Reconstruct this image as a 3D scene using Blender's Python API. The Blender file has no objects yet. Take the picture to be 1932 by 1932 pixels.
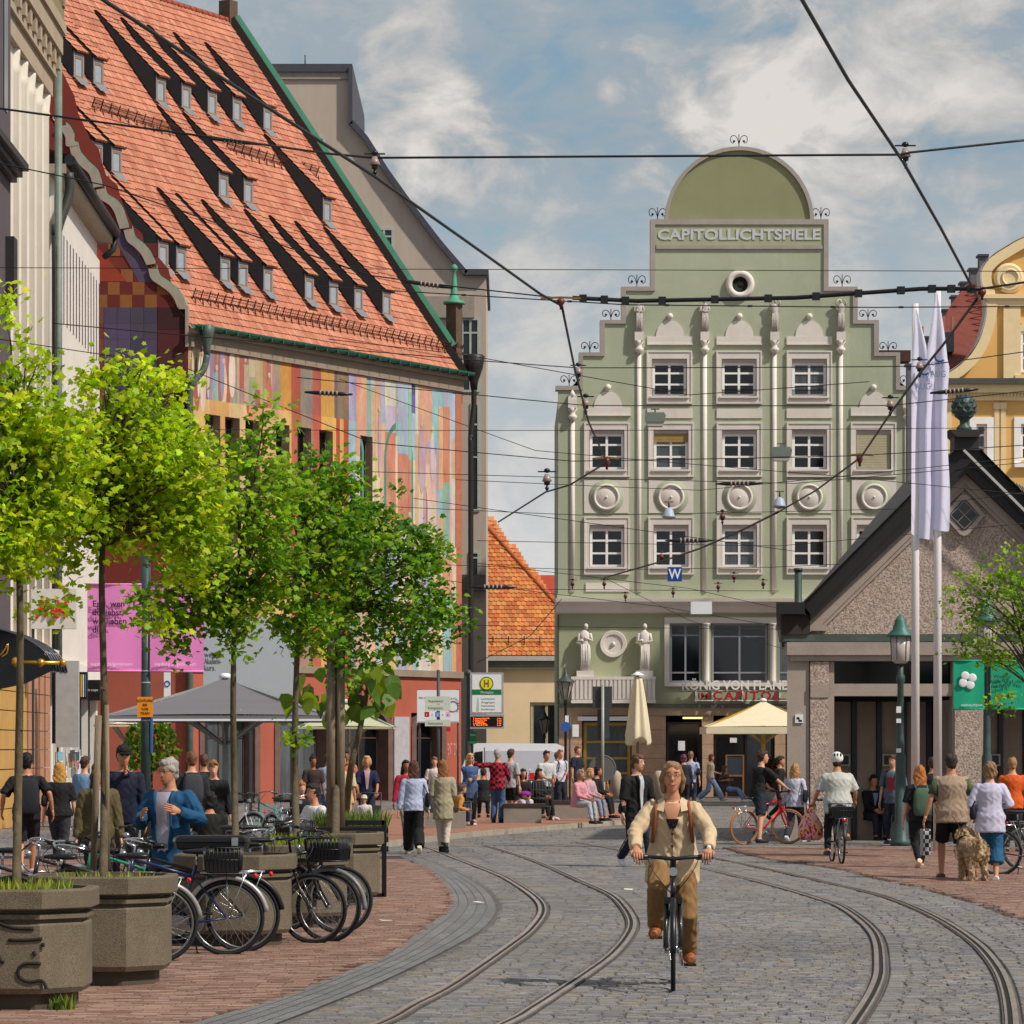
import bpy, math, random
import numpy as np
from mathutils import Vector, Matrix, noise
random.seed(7); np.random.seed(7)
scn = bpy.context.scene
COL = scn.collection
rad = math.radians
HZ, CH, F = 1410.0, 1.9, 6500.0      # horizon row, camera height (m), focal length in picture units
UP = Vector((0, 0, 1))
# ---------------------------------------------------------------- camera
cam_d = bpy.data.cameras.new('camera'); cam = bpy.data.objects.new('camera', cam_d); COL.objects.link(cam)
cam.location = (0, 0, CH); cam.rotation_euler = (rad(90), 0, 0)
cam_d.sensor_width = 36; cam_d.lens = 36 * F / 1932
cam_d.shift_y = (HZ - 966) / 1932
cam_d.clip_start = 1; cam_d.clip_end = 4000
scn.camera = cam
scn.view_settings.view_transform = 'Standard'
scn.view_settings.look = 'None'
scn.view_settings.exposure = 0.55
scn.view_settings.gamma = 1
# ---------------------------------------------------------------- sun and sky
SUN = Vector((0.64, -0.36, 0.80)).normalized()
sd = bpy.data.lights.new('sun', 'SUN'); sd.energy = 3.0; sd.angle = rad(2.0); sd.color = (1.0, 0.93, 0.82)
so = bpy.data.objects.new('sun', sd); COL.objects.link(so)
so.rotation_euler = SUN.to_track_quat('Z', 'Y').to_euler()
world = bpy.data.worlds.new('World'); scn.world = world; world.use_nodes = True
NT = world.node_tree; NT.nodes.clear()
def lin(h, k=1.0):
 out = []
 for i in (0, 2, 4):
  c = int(h[i:i + 2], 16) / 255
  out.append(k * (c / 12.92 if c <= .04045 else ((c + .055) / 1.055) ** 2.4))
 return tuple(out)
def dirv(x, y):
 return Vector((x - 966, F, HZ - y)).normalized()
def build_sky():
 N, L = NT.nodes, NT.links
 out = N.new('ShaderNodeOutputWorld'); bg = N.new('ShaderNodeBackground'); bg.inputs[1].default_value = .75
 sky = N.new('ShaderNodeTexSky'); sky.sky_type = 'NISHITA'; sky.sun_disc = False
 sky.sun_elevation = math.asin(SUN.z); sky.sun_rotation = math.atan2(SUN.x, SUN.y)
 sky.air_density = 1.2; sky.dust_density = 2.0
 tc = N.new('ShaderNodeTexCoord')
 def math_(op, a, b=None, c=None, clamp=False):
  n = N.new('ShaderNodeMath'); n.operation = op; n.use_clamp = clamp
  for i, v in enumerate((a, b, c)):
   if v is None: continue
   if isinstance(v, (int, float)): n.inputs[i].default_value = v
   else: L.new(v, n.inputs[i])
  return n.outputs[0]
 def noise_(scale, detail, dist, off, rough=.55, sz=1.6):
  mp = N.new('ShaderNodeMapping'); mp.inputs[1].default_value = off; mp.inputs[3].default_value = (1, 1, sz)
  L.new(tc.outputs['Generated'], mp.inputs[0])
  n = N.new('ShaderNodeTexNoise'); n.inputs['Scale'].default_value = scale; n.inputs['Detail'].default_value = detail
  n.inputs['Roughness'].default_value = rough; n.inputs['Distortion'].default_value = dist
  L.new(mp.outputs[0], n.inputs['Vector']); return n.outputs['Fac']
 big = noise_(9, 8, .35, (1.3, .2, .75), .58)
 fine = noise_(30, 9, .35, (3.1, .7, .2), .6)
 acc = None
 for x, y, r, a in [(1640, 90, 420, .15), (1880, 180, 240, .09), (1430, 90, 130, .10), (1560, 200, 160, .05), (1400, 130, 220, .12), (800, 165, 130, .17), (850, 150, 60, .12), (720, 180, 90, .10), (850, 240, 120, .14), (1148, 172, 34, .26), (1250, 1000, 700, .10),
        (1350, 300, 160, .06), (1180, 90, 130, -.06), (1330, 20, 110, -.2), (1060, 330, 160, -.05), (400, 100, 500, .05), (1000, 700, 500, .08), (1000, 420, 200, .04),
        (620, 60, 260, -.04), (1760, 330, 200, -.05)]:
  d = N.new('ShaderNodeVectorMath'); d.operation = 'DISTANCE'
  L.new(tc.outputs['Generated'], d.inputs[0]); d.inputs[1].default_value = dirv(x, y)
  t = math_('DIVIDE', d.outputs['Value'], r / F)
  t = math_('SUBTRACT', 1.0, t)
  t = math_('ADD', t, math_('MULTIPLY', math_('SUBTRACT', fine, .5), 2.4), clamp=True)
  t = math_('SMOOTH_MIN', t, 1.0, .1)
  t = math_('MULTIPLY', t, a)
  acc = t if acc is None else math_('ADD', acc, t)
 s = math_('ADD', math_('MULTIPLY', big, .52), math_('MULTIPLY', fine, .48))
 s = math_('ADD', math_('MULTIPLY', s, 1.3), -.13)
 s = math_('ADD', s, acc)
 ramp = N.new('ShaderNodeValToRGB'); cr = ramp.color_ramp
 cr.interpolation = 'EASE'
 cr.elements[0].position = .30; cr.elements[0].color = (0, 0, 0, 1)
 cr.elements[1].position = .46; cr.elements[1].color = (.9, .9, .9, 1)
 L.new(s, ramp.inputs[0])
 cb = N.new('ShaderNodeValToRGB'); c2 = cb.color_ramp
 c2.elements[0].position = .36; c2.elements[0].color = (*lin('8a9dab'), 1)
 c2.elements[1].position = .82; c2.elements[1].color = (*lin('dcd5ce'), 1)
 e = c2.elements.new(.50); e.color = (*lin('9ba5ac'), 1)
 e = c2.elements.new(.61); e.color = (*lin('b8b6b4'), 1)
 L.new(s, cb.inputs[0])
 skm = N.new('ShaderNodeMixRGB'); skm.blend_type = 'MULTIPLY'; skm.inputs[0].default_value = 1
 L.new(sky.outputs[0], skm.inputs[1]); skm.inputs[2].default_value = (.075, .09, .095, 1)
 mix = N.new('ShaderNodeMixRGB'); L.new(ramp.outputs[0], mix.inputs[0])
 L.new(skm.outputs[0], mix.inputs[1]); L.new(cb.outputs[0], mix.inputs[2])
 sep = N.new('ShaderNodeSeparateXYZ'); L.new(tc.outputs['Generated'], sep.inputs[0])
 hz = N.new('ShaderNodeMapRange'); hz.inputs[1].default_value = .0; hz.inputs[2].default_value = .17
 hz.inputs[3].default_value = .8; hz.inputs[4].default_value = 0
 L.new(sep.outputs[2], hz.inputs[0])
 mx = N.new('ShaderNodeMixRGB'); L.new(hz.outputs[0], mx.inputs[0]); L.new(mix.outputs[0], mx.inputs[1])
 mx.inputs[2].default_value = (*lin('d6d8da'), 1)
 L.new(mx.outputs[0], bg.inputs[0]); L.new(bg.outputs[0], out.inputs[0])
build_sky()
# ---------------------------------------------------------------- picture-to-place helpers
def G(x, y):
 s = (y - HZ) / CH
 return Vector(((x - 966) / s, F / s, 0))
def W(x, y, D):
 s = F / D
 return Vector(((x - 966) / s, D, CH + (HZ - y) / s))
def GX(x, s):                          # ground point at column x where one metre is s units
 return Vector(((x - 966) / s, F / s, 0))
def ray_plane(x, y, p0, n):
 d = Vector((x - 966, F, HZ - y)); o = Vector((0, 0, CH))
 t = (p0 - o).dot(n) / d.dot(n)
 return o + d * t
# ---------------------------------------------------------------- materials
MATS = {}
def mat(key, col='808080', k=1.0, rough=.75, var=.12, scale=4.0, bump=0.0, bscale=None, metal=0.0, spec=.4,
  attr=False, stretch=(1, 1, 1), emis=0.0, trans=0.0, dirt=0.0, coat=0.0, fine=0.0):
 if key in MATS: return MATS[key]
 m = bpy.data.materials.new(key); m.use_nodes = True; MATS[key] = m
 nt = m.node_tree; N, L = nt.nodes, nt.links; N.clear()
 out = N.new('ShaderNodeOutputMaterial'); b = N.new('ShaderNodeBsdfPrincipled')
 b.inputs['Roughness'].default_value = rough; b.inputs['Metallic'].default_value = metal
 b.inputs['Specular IOR Level'].default_value = spec
 if coat: b.inputs['Coat Weight'].default_value = coat
 c = (*lin(col, k), 1)
 tc = N.new('ShaderNodeTexCoord'); mp = N.new('ShaderNodeMapping'); mp.inputs[3].default_value = stretch
 L.new(tc.outputs['Object'], mp.inputs[0])
 if attr:
  at = N.new('ShaderNodeAttribute'); at.attribute_name = 'Col'; src = at.outputs['Color']
 else:
  rgb = N.new('ShaderNodeRGB'); rgb.outputs[0].default_value = c; src = rgb.outputs[0]
 if var:
  n = N.new('ShaderNodeTexNoise'); n.inputs['Scale'].default_value = scale; n.inputs['Detail'].default_value = 6
  n.inputs['Roughness'].default_value = .65
  L.new(mp.outputs[0], n.inputs['Vector'])
  mr = N.new('ShaderNodeMapRange'); mr.inputs[1].default_value = .3; mr.inputs[2].default_value = .7
  mr.inputs[3].default_value = 1 - var; mr.inputs[4].default_value = 1 + var
  L.new(n.outputs['Fac'], mr.inputs[0])
  v = mr.outputs[0]
  if fine:
   n3 = N.new('ShaderNodeTexNoise'); n3.inputs['Scale'].default_value = bscale or scale * 8; n3.inputs['Detail'].default_value = 3
   L.new(mp.outputs[0], n3.inputs['Vector'])
   m3 = N.new('ShaderNodeMapRange'); m3.inputs[1].default_value = .35; m3.inputs[2].default_value = .65
   m3.inputs[3].default_value = 1 - fine; m3.inputs[4].default_value = 1 + fine
   L.new(n3.outputs['Fac'], m3.inputs[0])
   mm = N.new('ShaderNodeMath'); mm.operation = 'MULTIPLY'; L.new(v, mm.inputs[0]); L.new(m3.outputs[0], mm.inputs[1]); v = mm.outputs[0]
  vm = N.new('ShaderNodeVectorMath'); vm.operation = 'SCALE'
  L.new(src, vm.inputs[0]); L.new(v, vm.inputs['Scale']); src = vm.outputs[0]
  if dirt:
   n2 = N.new('ShaderNodeTexNoise'); n2.inputs['Scale'].default_value = scale * .45; n2.inputs['Detail'].default_value = 8
   n2.inputs['Roughness'].default_value = .75
   mp2 = N.new('ShaderNodeMapping'); mp2.inputs[1].default_value = (5, 3, 1); mp2.inputs[3].default_value = (1.6, 1.6, .35)
   L.new(tc.outputs['Object'], mp2.inputs[0]); L.new(mp2.outputs[0], n2.inputs['Vector'])
   m2 = N.new('ShaderNodeMapRange'); m2.inputs[1].default_value = .5; m2.inputs[2].default_value = .75
   m2.inputs[3].default_value = 0; m2.inputs[4].default_value = dirt
   L.new(n2.outputs['Fac'], m2.inputs[0])
   mx = N.new('ShaderNodeMixRGB'); L.new(m2.outputs[0], mx.inputs[0]); L.new(src, mx.inputs[1])
   mx.inputs[2].default_value = (.05, .043, .035, 1); src = mx.outputs[0]
 L.new(src, b.inputs['Base Color'])
 if emis:
  L.new(src, b.inputs['Emission Color']); b.inputs['Emission Strength'].default_value = emis
 if bump:
  nb = N.new('ShaderNodeTexNoise'); nb.inputs['Scale'].default_value = bscale or scale * 6; nb.inputs['Detail'].default_value = 5
  L.new(mp.outputs[0], nb.inputs['Vector'])
  bp = N.new('ShaderNodeBump'); bp.inputs['Strength'].default_value = bump; bp.inputs['Distance'].default_value = .02
  L.new(nb.outputs['Fac'], bp.inputs['Height']); L.new(bp.outputs[0], b.inputs['Normal'])
 sh = b.outputs[0]
 if trans:
  tr = N.new('ShaderNodeBsdfTranslucent'); L.new(src, tr.inputs[0])
  ms = N.new('ShaderNodeMixShader'); ms.inputs[0].default_value = trans
  L.new(b.outputs[0], ms.inputs[1]); L.new(tr.outputs[0], ms.inputs[2]); sh = ms.outputs[0]
 L.new(sh, out.inputs[0])
 return m
ATT = lambda: mat('tinted_surface', attr=True, var=.1, scale=3, bump=.15, bscale=20)
# ---------------------------------------------------------------- mesh collector
class MB:
 def __init__(s): s.v = []; s.f = []; s.c = []; s.sm = []; s.col = None; s.smooth = False
 def add(s, vs, fs, col=None, smooth=None):
  o = len(s.v); s.v.extend([tuple(v) for v in vs])
  c = col or s.col; m = s.smooth if smooth is None else smooth
  for f in fs: s.f.append(tuple(i + o for i in f)); s.c.append(c); s.sm.append(m)
  return s
 def box(s, x0, x1, y0, y1, z0, z1, col=None):
  v = [(x0, y0, z0), (x1, y0, z0), (x1, y1, z0), (x0, y1, z0), (x0, y0, z1), (x1, y0, z1), (x1, y1, z1), (x0, y1, z1)]
  return s.add(v, [(3, 2, 1, 0), (4, 5, 6, 7), (0, 1, 5, 4), (1, 2, 6, 5), (2, 3, 7, 6), (3, 0, 4, 7)], col)
 def obox(s, c, ax, ay, az, col=None):                 # oriented box: centre and three half-axes
  c, ax, ay, az = map(Vector, (c, ax, ay, az))
  v = [c - ax - ay - az, c + ax - ay - az, c + ax + ay - az, c - ax + ay - az, c - ax - ay + az, c + ax - ay + az, c + ax + ay + az, c - ax + ay + az]
  return s.add(v, [(3, 2, 1, 0), (4, 5, 6, 7), (0, 1, 5, 4), (1, 2, 6, 5), (2, 3, 7, 6), (3, 0, 4, 7)], col)
 def bar(s, a, b, w, h=None, col=None, up=UP):
  a, b = Vector(a), Vector(b); d = b - a; h = h or w
  u = Vector(up)
  if abs(d.normalized().dot(u)) > .98: u = Vector((0, 1, 0))
  x = d.cross(u).normalized(); z = x.cross(d).normalized()
  return s.obox((a + b) / 2, d / 2, x * w / 2, z * h / 2, col)
 def prism(s, pts, y0, y1, col=None):                  # polygon in x-z swept along y
  n = len(pts)
  v = [(x, y0, z) for x, z in pts] + [(x, y1, z) for x, z in pts]
  f = [tuple(range(n)), tuple(range(2 * n - 1, n - 1, -1))]
  f += [(i, (i + n), (i + 1) % n + n, (i + 1) % n) for i in range(n)]
  return s.add(v, f, col)
 def prismz(s, pts, z0, z1, col=None):
  n = len(pts)
  v = [(x, y, z0) for x, y in pts] + [(x, y, z1) for x, y in pts]
  f = [tuple(range(n - 1, -1, -1)), tuple(range(n, 2 * n))]
  f += [(i, (i + 1) % n, (i + 1) % n + n, i + n) for i in range(n)]
  return s.add(v, f, col)
 def rings(s, rings, col=None, smooth=True, cap=True, closed=True):
  n = len(rings[0]); v = [p for r in rings for p in r]; f = []
  for k in range(len(rings) - 1):
   for i in range(n if closed else n - 1):
    j = (i + 1) % n
    f.append((k * n + i, k * n + j, (k + 1) * n + j, (k + 1) * n + i))
  o = len(s.v); s.add(v, f, col, smooth)
  if cap:
   s.f.append(tuple(o + i for i in range(n - 1, -1, -1))); s.c.append(col or s.col); s.sm.append(False)
   s.f.append(tuple(o + (len(rings) - 1) * n + i for i in range(n))); s.c.append(col or s.col); s.sm.append(False)
  return s
 def tube(s, pts, r, n=8, col=None, cap=True, smooth=True):
  pts = [Vector(p) for p in pts]; m = len(pts)
  rr = r if isinstance(r, (list, tuple)) else [r] * m
  rg = []; prev = None
  for i, p in enumerate(pts):
   d = (pts[min(i + 1, m - 1)] - pts[max(i - 1, 0)])
   d = d.normalized() if d.length > 1e-9 else UP
   if prev is None:
    u = d.cross(UP if abs(d.z) < .9 else Vector((1, 0, 0))).normalized()
   else:
    u = (prev - d * prev.dot(d)).normalized()
   prev = u; w = d.cross(u)
   rg.append([p + (u * math.cos(2 * math.pi * k / n) + w * math.sin(2 * math.pi * k / n)) * rr[i] for k in range(n)])
  return s.rings(rg, col, smooth, cap)
 def lathe(s, prof, n=16, c=(0, 0, 0), col=None, smooth=True, axis='z'):
  c = Vector(c); rg = []
  for r, h in prof:
   r = max(r, 1e-4)
   rg.append([c + (Vector((r * math.cos(2 * math.pi * k / n), r * math.sin(2 * math.pi * k / n), h)) if axis == 'z'
       else Vector((r * math.cos(2 * math.pi * k / n), h, r * math.sin(2 * math.pi * k / n))) if axis == 'y'
       else Vector((h, r * math.cos(2 * math.pi * k / n), r * math.sin(2 * math.pi * k / n)))) for k in range(n)])
  return s.rings(rg, col, smooth)
 def ball(s, c, r, n=12, m=8, col=None):
  c = Vector(c); r = Vector((r, r, r)) if isinstance(r, (int, float)) else Vector(r); rg = []
  for j in range(m + 1):
   t = math.pi * j / m; q = max(math.sin(t), 1e-3)
   rg.append([c + Vector((r.x * q * math.cos(2 * math.pi * k / n), r.y * q * math.sin(2 * math.pi * k / n), -r.z * math.cos(t))) for k in range(n)])
  return s.rings(rg, col, True)
 def torus(s, c, R_, r, n=24, m=8, axis='y', col=None, sq=1.0, a0=0, a1=2 * math.pi):
  c = Vector(c); full = abs(a1 - a0 - 2 * math.pi) < 1e-6; rg = []
  for i in range(n + (0 if full else 1)):
   a = a0 + (a1 - a0) * i / n
   e = {'y': Vector((math.cos(a), 0, math.sin(a))), 'x': Vector((0, math.cos(a), math.sin(a))), 'z': Vector((math.cos(a), math.sin(a), 0))}[axis]
   w = {'y': Vector((0, 1, 0)), 'x': Vector((1, 0, 0)), 'z': UP}[axis]
   rg.append([c + e * (R_ + r * math.cos(2 * math.pi * k / m)) + w * r * sq * math.sin(2 * math.pi * k / m) for k in range(m)])
  if full: rg.append(rg[0])
  return s.rings(rg, col, True, cap=not full)
 def quad(s, a, b, c, d, col=None): return s.add([a, b, c, d], [(0, 1, 2, 3)], col)
 def mesh(s, name):
  me = bpy.data.meshes.new(name); me.from_pydata(s.v, [], s.f)
  me.polygons.foreach_set('use_smooth', s.sm)
  if any(c is not None for c in s.c):
   at = me.color_attributes.new('Col', 'FLOAT_COLOR', 'CORNER')
   n = np.array([len(f) for f in s.f]); cc = np.array([(*(c or (.5, .5, .5)), 1.0)[:4] for c in s.c], dtype=np.float32)
   at.data.foreach_set('color', np.repeat(cc, n, axis=0).ravel())
  me.update(); return me
 def build(s, name, m, parent=None, loc=(0, 0, 0), kind=None):
  return obj(name, s.mesh(name), m, parent, loc, kind)
def obj(name, me, m, parent=None, loc=(0, 0, 0), kind=None):
 o = bpy.data.objects.new(name, me); COL.objects.link(o)
 if m is not None and not len(me.materials): me.materials.append(m)
 o.location = loc
 if parent is not None: o.parent = parent
 if kind: o['kind'] = kind
 return o
def part(name, me, parent, loc=(0, 0, 0), rz=0.0, m=None, label=None):
 o = obj(name, me, m, parent, loc); o.rotation_euler.z = rz
 if label: o['label'] = label
 return o
def tag(o, label, cat, group=None, kind=None):
 o['label'] = label; o['category'] = cat
 if group: o['group'] = group
 if kind: o['kind'] = kind
 return o
def thing(name, label, cat, loc=(0, 0, 0), rz=0.0, group=None):
 o = bpy.data.objects.new(name, None); COL.objects.link(o); o.location = loc; o.rotation_euler = (0, 0, rz)
 o.empty_display_size = .3
 return tag(o, label, cat, group)
def dup(root, loc, rz=None, label=None, group=None, scale=None):
 r = root.copy(); COL.objects.link(r); r.location = loc
 if rz is not None: r.rotation_euler = (0, 0, rz)
 if scale: r.scale = (scale,) * 3
 if label: r['label'] = label
 if group: r['group'] = group
 for ch in list(root.children):
  c = ch.copy(); COL.objects.link(c); c.parent = r
  for g in ch.children:
   d = g.copy(); COL.objects.link(d); d.parent = c
 return r
def struct(name, mb, m, parent=None): return mb.build(name, m, parent, kind='structure')
FONT = None
def text(s, size, depth=.01, m=None, parent=None, loc=(0, 0, 0), name='lettering', width=None, bold=0.0, rz=0.0, align='LEFT', rx=90, spacing=1.0, height=None):
 cu = bpy.data.curves.new('txt', 'FONT'); cu.body = s; cu.size = size; cu.extrude = depth; cu.offset = bold
 cu.align_x = align; cu.space_character = spacing; cu.resolution_u = 3
 t = bpy.data.objects.new('txt', cu); COL.objects.link(t)
 me = bpy.data.meshes.new_from_object(t); COL.objects.unlink(t); bpy.data.objects.remove(t)
 me.name = name; me.materials.clear()
 if width or height:
  co = np.empty(len(me.vertices) * 3, dtype=np.float32); me.vertices.foreach_get('co', co); co = co.reshape(-1, 3)
  w = co[:, 0].max() - co[:, 0].min()
  if width:
   if align == 'LEFT': co[:, 0] -= co[:, 0].min()
   co[:, 0] *= width / w
  if height:
   co[:, 1] -= co[:, 1].min(); co[:, 1] *= height / max(co[:, 1].max(), 1e-6)
  me.vertices.foreach_set('co', co.ravel())
 o = obj(name, me, m, parent, loc); o.rotation_euler = (rad(rx), 0, rz)
 return o
def spline(pts, n):                       # Catmull-Rom through points
 pts = [Vector(p) for p in pts]; out = []
 P = [pts[0] * 2 - pts[1]] + pts + [pts[-1] * 2 - pts[-2]]
 for i in range(1, len(P) - 2):
  for k in range(n):
   t = k / n
   out.append(.5 * ((2 * P[i]) + (-P[i - 1] + P[i + 1]) * t + (2 * P[i - 1] - 5 * P[i] + 4 * P[i + 1] - P[i + 2]) * t * t + (-P[i - 1] + 3 * P[i] - 3 * P[i + 1] + P[i + 2]) * t ** 3))
 out.append(pts[-1]); return out
def wall(mb, x0, x1, z0, z1, holes, y=0.0, depth=.25, col=None, zf=None):
 """front skin of a wall in the x-z plane with rectangular holes (hx0,hx1,hz0,hz1) and their reveals"""
 xs = sorted({x0, x1, *[h[0] for h in holes], *[h[1] for h in holes]}); xs = [x for x in xs if x0 <= x <= x1]
 zs = sorted({z0, z1, *[h[2] for h in holes], *[h[3] for h in holes]}); zs = [z for z in zs if z0 <= z <= z1]
 for i in range(len(xs) - 1):
  for j in range(len(zs) - 1):
   cx, cz = (xs[i] + xs[i + 1]) / 2, (zs[j] + zs[j + 1]) / 2
   if any(h[0] < cx < h[1] and h[2] < cz < h[3] for h in holes): continue
   mb.quad((xs[i], y, zs[j]), (xs[i + 1], y, zs[j]), (xs[i + 1], y, zs[j + 1]), (xs[i], y, zs[j + 1]), col)
 for a, b, c, d in holes:
  q = y + depth
  mb.quad((a, y, c), (a, y, d), (a, q, d), (a, q, c), col); mb.quad((b, y, d), (b, y, c), (b, q, c), (b, q, d), col)
  mb.quad((a, y, d), (b, y, d), (b, q, d), (a, q, d), col); mb.quad((a, q, c), (b, q, c), (b, y, c), (a, y, c), col)
_wr = random.Random(9)
GLASS2 = mat('curtained_glass', '4a4f52', rough=.1, var=.35, scale=1.5, stretch=(5, 1, .6), spec=.6)
GLASS = mat('window_glass', '0c1014', rough=.06, var=.3, scale=.8, spec=.6)
WFRAME = mat('white_window_frame', 'f2eeee', rough=.45, var=.04, scale=5)
BLACK = mat('black_metal', '101214', rough=.4, var=.2, scale=20, spec=.5)
DARKGREY = mat('dark_grey_metal', '3a3f42', rough=.5, var=.12, scale=12)
WOOD = mat('weathered_wood', '7a6b58', rough=.85, var=.3, scale=6, stretch=(4, 4, .5), bump=.4)
WHITE = mat('white_paint', 'e2e2e6', rough=.5, var=.04, scale=3)
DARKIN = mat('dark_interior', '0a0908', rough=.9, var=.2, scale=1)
# ================================================================ ground, road, tracks
ROADBASE = mat('road_joint_grit', '5e5856', rough=.9, var=.25, scale=1.5, bump=.5, bscale=60)
STONE = mat('granite_sett', attr=True, rough=.62, var=.2, scale=9, bump=.5, bscale=70, spec=.25, fine=.08, dirt=.5)
BRICKM = mat('clinker_brick', attr=True, rough=.7, var=.18, scale=7, bump=.3, bscale=60, fine=.06, dirt=.35)
BAND = mat('granite_band', '7d7c80', k=.6, rough=.55, var=.16, scale=2.5, bump=.3, bscale=60, fine=.1)
g = MB(); g.quad((-1500, -60, -.03), (1500, -60, -.03), (1500, 3000, -.03), (-1500, 3000, -.03))
struct('ground', g, mat('city_ground', '8a857e', k=.6, rough=.9, var=.15, scale=.3, bump=.3, bscale=8))
def curve_fn(pix):
 P = [G(*p) for p in pix]; S = spline(P, 8)
 return S
# left edge of the cobbles / outer edge of the smooth grey band
bandR = curve_fn([(300, 2030), (450, 1960), (608, 1899), (735, 1846), (858, 1785), (915, 1749), (935, 1711), (908, 1674), (845, 1639), (795, 1621), (740, 1607), (690, 1597)])
bandL = curve_fn([(-160, 2060), (200, 1975), (483, 1896), (628, 1843), (733, 1799), (793, 1756), (833, 1726), (849, 1701), (835, 1668), (800, 1638), (765, 1620), (730, 1608), (690, 1599)])
rails = {
 'A': curve_fn([(560, 1995), (723, 1932), (783, 1899), (858, 1859), (966, 1784), (1003, 1754), (1024, 1721), (1011, 1695), (966, 1664), (933, 1648), (858, 1619), (818, 1603), (780, 1591)]),
 'B': curve_fn([(820, 1995), (966, 1928), (1003, 1906), (1053, 1874), (1106, 1839), (1153, 1804), (1183, 1769), (1192, 1742), (1178, 1714), (1151, 1689), (1096, 1664), (1003, 1623), (915, 1596)]),
 'C': curve_fn([(1560, 2000), (1612, 1932), (1650, 1870), (1661, 1824), (1649, 1763), (1599, 1719), (1549, 1698), (1449, 1669), (1326, 1639), (1200, 1611), (1090, 1590)]),
 'D': curve_fn([(1900, 2010), (1908, 1932), (1896, 1862), (1874, 1819), (1837, 1779), (1774, 1737), (1699, 1703), (1624, 1681), (1449, 1641), (1330, 1616), (1220, 1594)])}
brickR = curve_fn([(2060, 1830), (1932, 1747), (1849, 1712), (1749, 1682), (1649, 1659), (1549, 1637), (1449, 1624), (1352, 1598)])
kerb = curve_fn([(690, 1603), (758, 1595), (808, 1589), (883, 1580), (966, 1573), (1066, 1564), (1176, 1556), (1250, 1552)])
def xy_at(S):
 Y = np.array([p.y for p in S]); X = np.array([p.x for p in S]); o = np.argsort(Y)
 return lambda y: np.interp(y, Y[o], X[o])
def strip(name, L, Rr, z, m, n=60, parent=None, h=.0):
 mb = MB(); fl, fr = L, Rr
 return mb
# road sheet and its courses of setts
ymax = 60.0
road = MB()
fL = xy_at(bandR); fBL = xy_at(bandL); fBR = xy_at(brickR)
ys = np.linspace(20, 60, 41)
for a, b in zip(ys[:-1], ys[1:]):
 road.quad((fL(a) - .02, a, -.006), (16, a, -.006), (16, b, -.006), (fL(b) - .02, b, -.006))
road.quad((-40, 60, -.006), (40, 60, -.006), (40, 230, -.006), (-40, 230, -.006))
roado = struct('road', road, ROADBASE)
fr_ = {k: xy_at(v) for k, v in rails.items()}
rng = np.random.RandomState(3)
PAL = [lin(h, .62) for h in ('9d9793', '93908f', 'a19b99', '88868c', '98928f', 'a5a1a2', '8e898a', '84838a', '9c958e', 'a39688')]
def sett_mesh(mb, x0, x1, y0, y1, z, col, sk):
 e = .012; m = min((x1 - x0), (y1 - y0)) * .10
 b = [(x0, y0), (x1, y0 + sk), (x1, y1 + sk), (x0, y1)]
 t = [(x0 + m, y0 + m * .7), (x1 - m, y0 + m * .7 + sk), (x1 - m, y1 - m * .7 + sk), (x0 + m, y1 - m * .7)]
 mb.add([(x, y, -.006) for x, y in b] + [(x, y, z) for x, y in t],
     [(4, 5, 6, 7), (0, 1, 5, 4), (1, 2, 6, 5), (2, 3, 7, 6), (3, 0, 4, 7)], col)
single = 0; bulk = MB(); y = 22.6
while y < ymax:
 dep = .108 * (1 + .1 * rng.randn()); dep = max(dep, .08)
 if y > 40: dep *= 1.35
 yc = y + dep / 2; half = yc * .151
 bounds = [fL(yc), fBR(yc) if yc > 33 else 99]
 rx = [f(yc) for f in fr_.values()]
 x = max(-half - .2, bounds[0] + .03) + rng.rand() * .1
 while x < min(half + .2, bounds[1]):
  w = .115 + .07 * rng.rand() if y < 40 else .2 + .1 * rng.rand()
  x2 = x + w; hit = None
  for r in rx:
   if x2 > r - .075 and x < r + .075: hit = r
  if hit is not None:
   if hit - .08 - x > .05: x2 = hit - .08; nx = hit + .08
   else: x = hit + .08; continue
  else: nx = x2 + .010
  c = PAL[rng.randint(len(PAL))]; k = (.86 + .26 * rng.rand()) * (1 + .20 * noise.noise(Vector((x * .35, y * .2, 0))))
  c = (c[0] * k, c[1] * k, c[2] * k)
  z = .008 + .005 * rng.rand() + .008 * noise.noise(Vector((x * .6, y * .6, 0)))
  if single < 300:
   mb = MB(); sett_mesh(mb, -(x2 - x) / 2, (x2 - x) / 2, -dep / 2 + .007, dep / 2 - .007, z, c, rng.randn() * .004)
   mb.build('cobblestone', STONE, roado, ((x + x2) / 2, yc, 0)); single += 1
  else: sett_mesh(bulk, x, x2, y + .005, y + dep - .005, z, c, rng.randn() * .005)
  x = nx
 y += dep
bulk.build('cobblestones', STONE, roado, kind='stuff')
# courses farther off, read as one mass
far = MB(); y = ymax
while y < 120:
 dep = .30; half = y * .155; x = -half
 while x < half:
  w = .5 + .5 * rng.rand(); c = PAL[rng.randint(len(PAL))]; k = .85 + .3 * rng.rand()
  far.quad((x, y + .02, .004), (x + w - .03, y + .02, .004), (x + w - .03, y + dep, .004), (x, y + dep, .004), (c[0] * k, c[1] * k, c[2] * k))
  x += w
 y += dep
far.build('far_paving', STONE, roado, kind='stuff')
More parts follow.
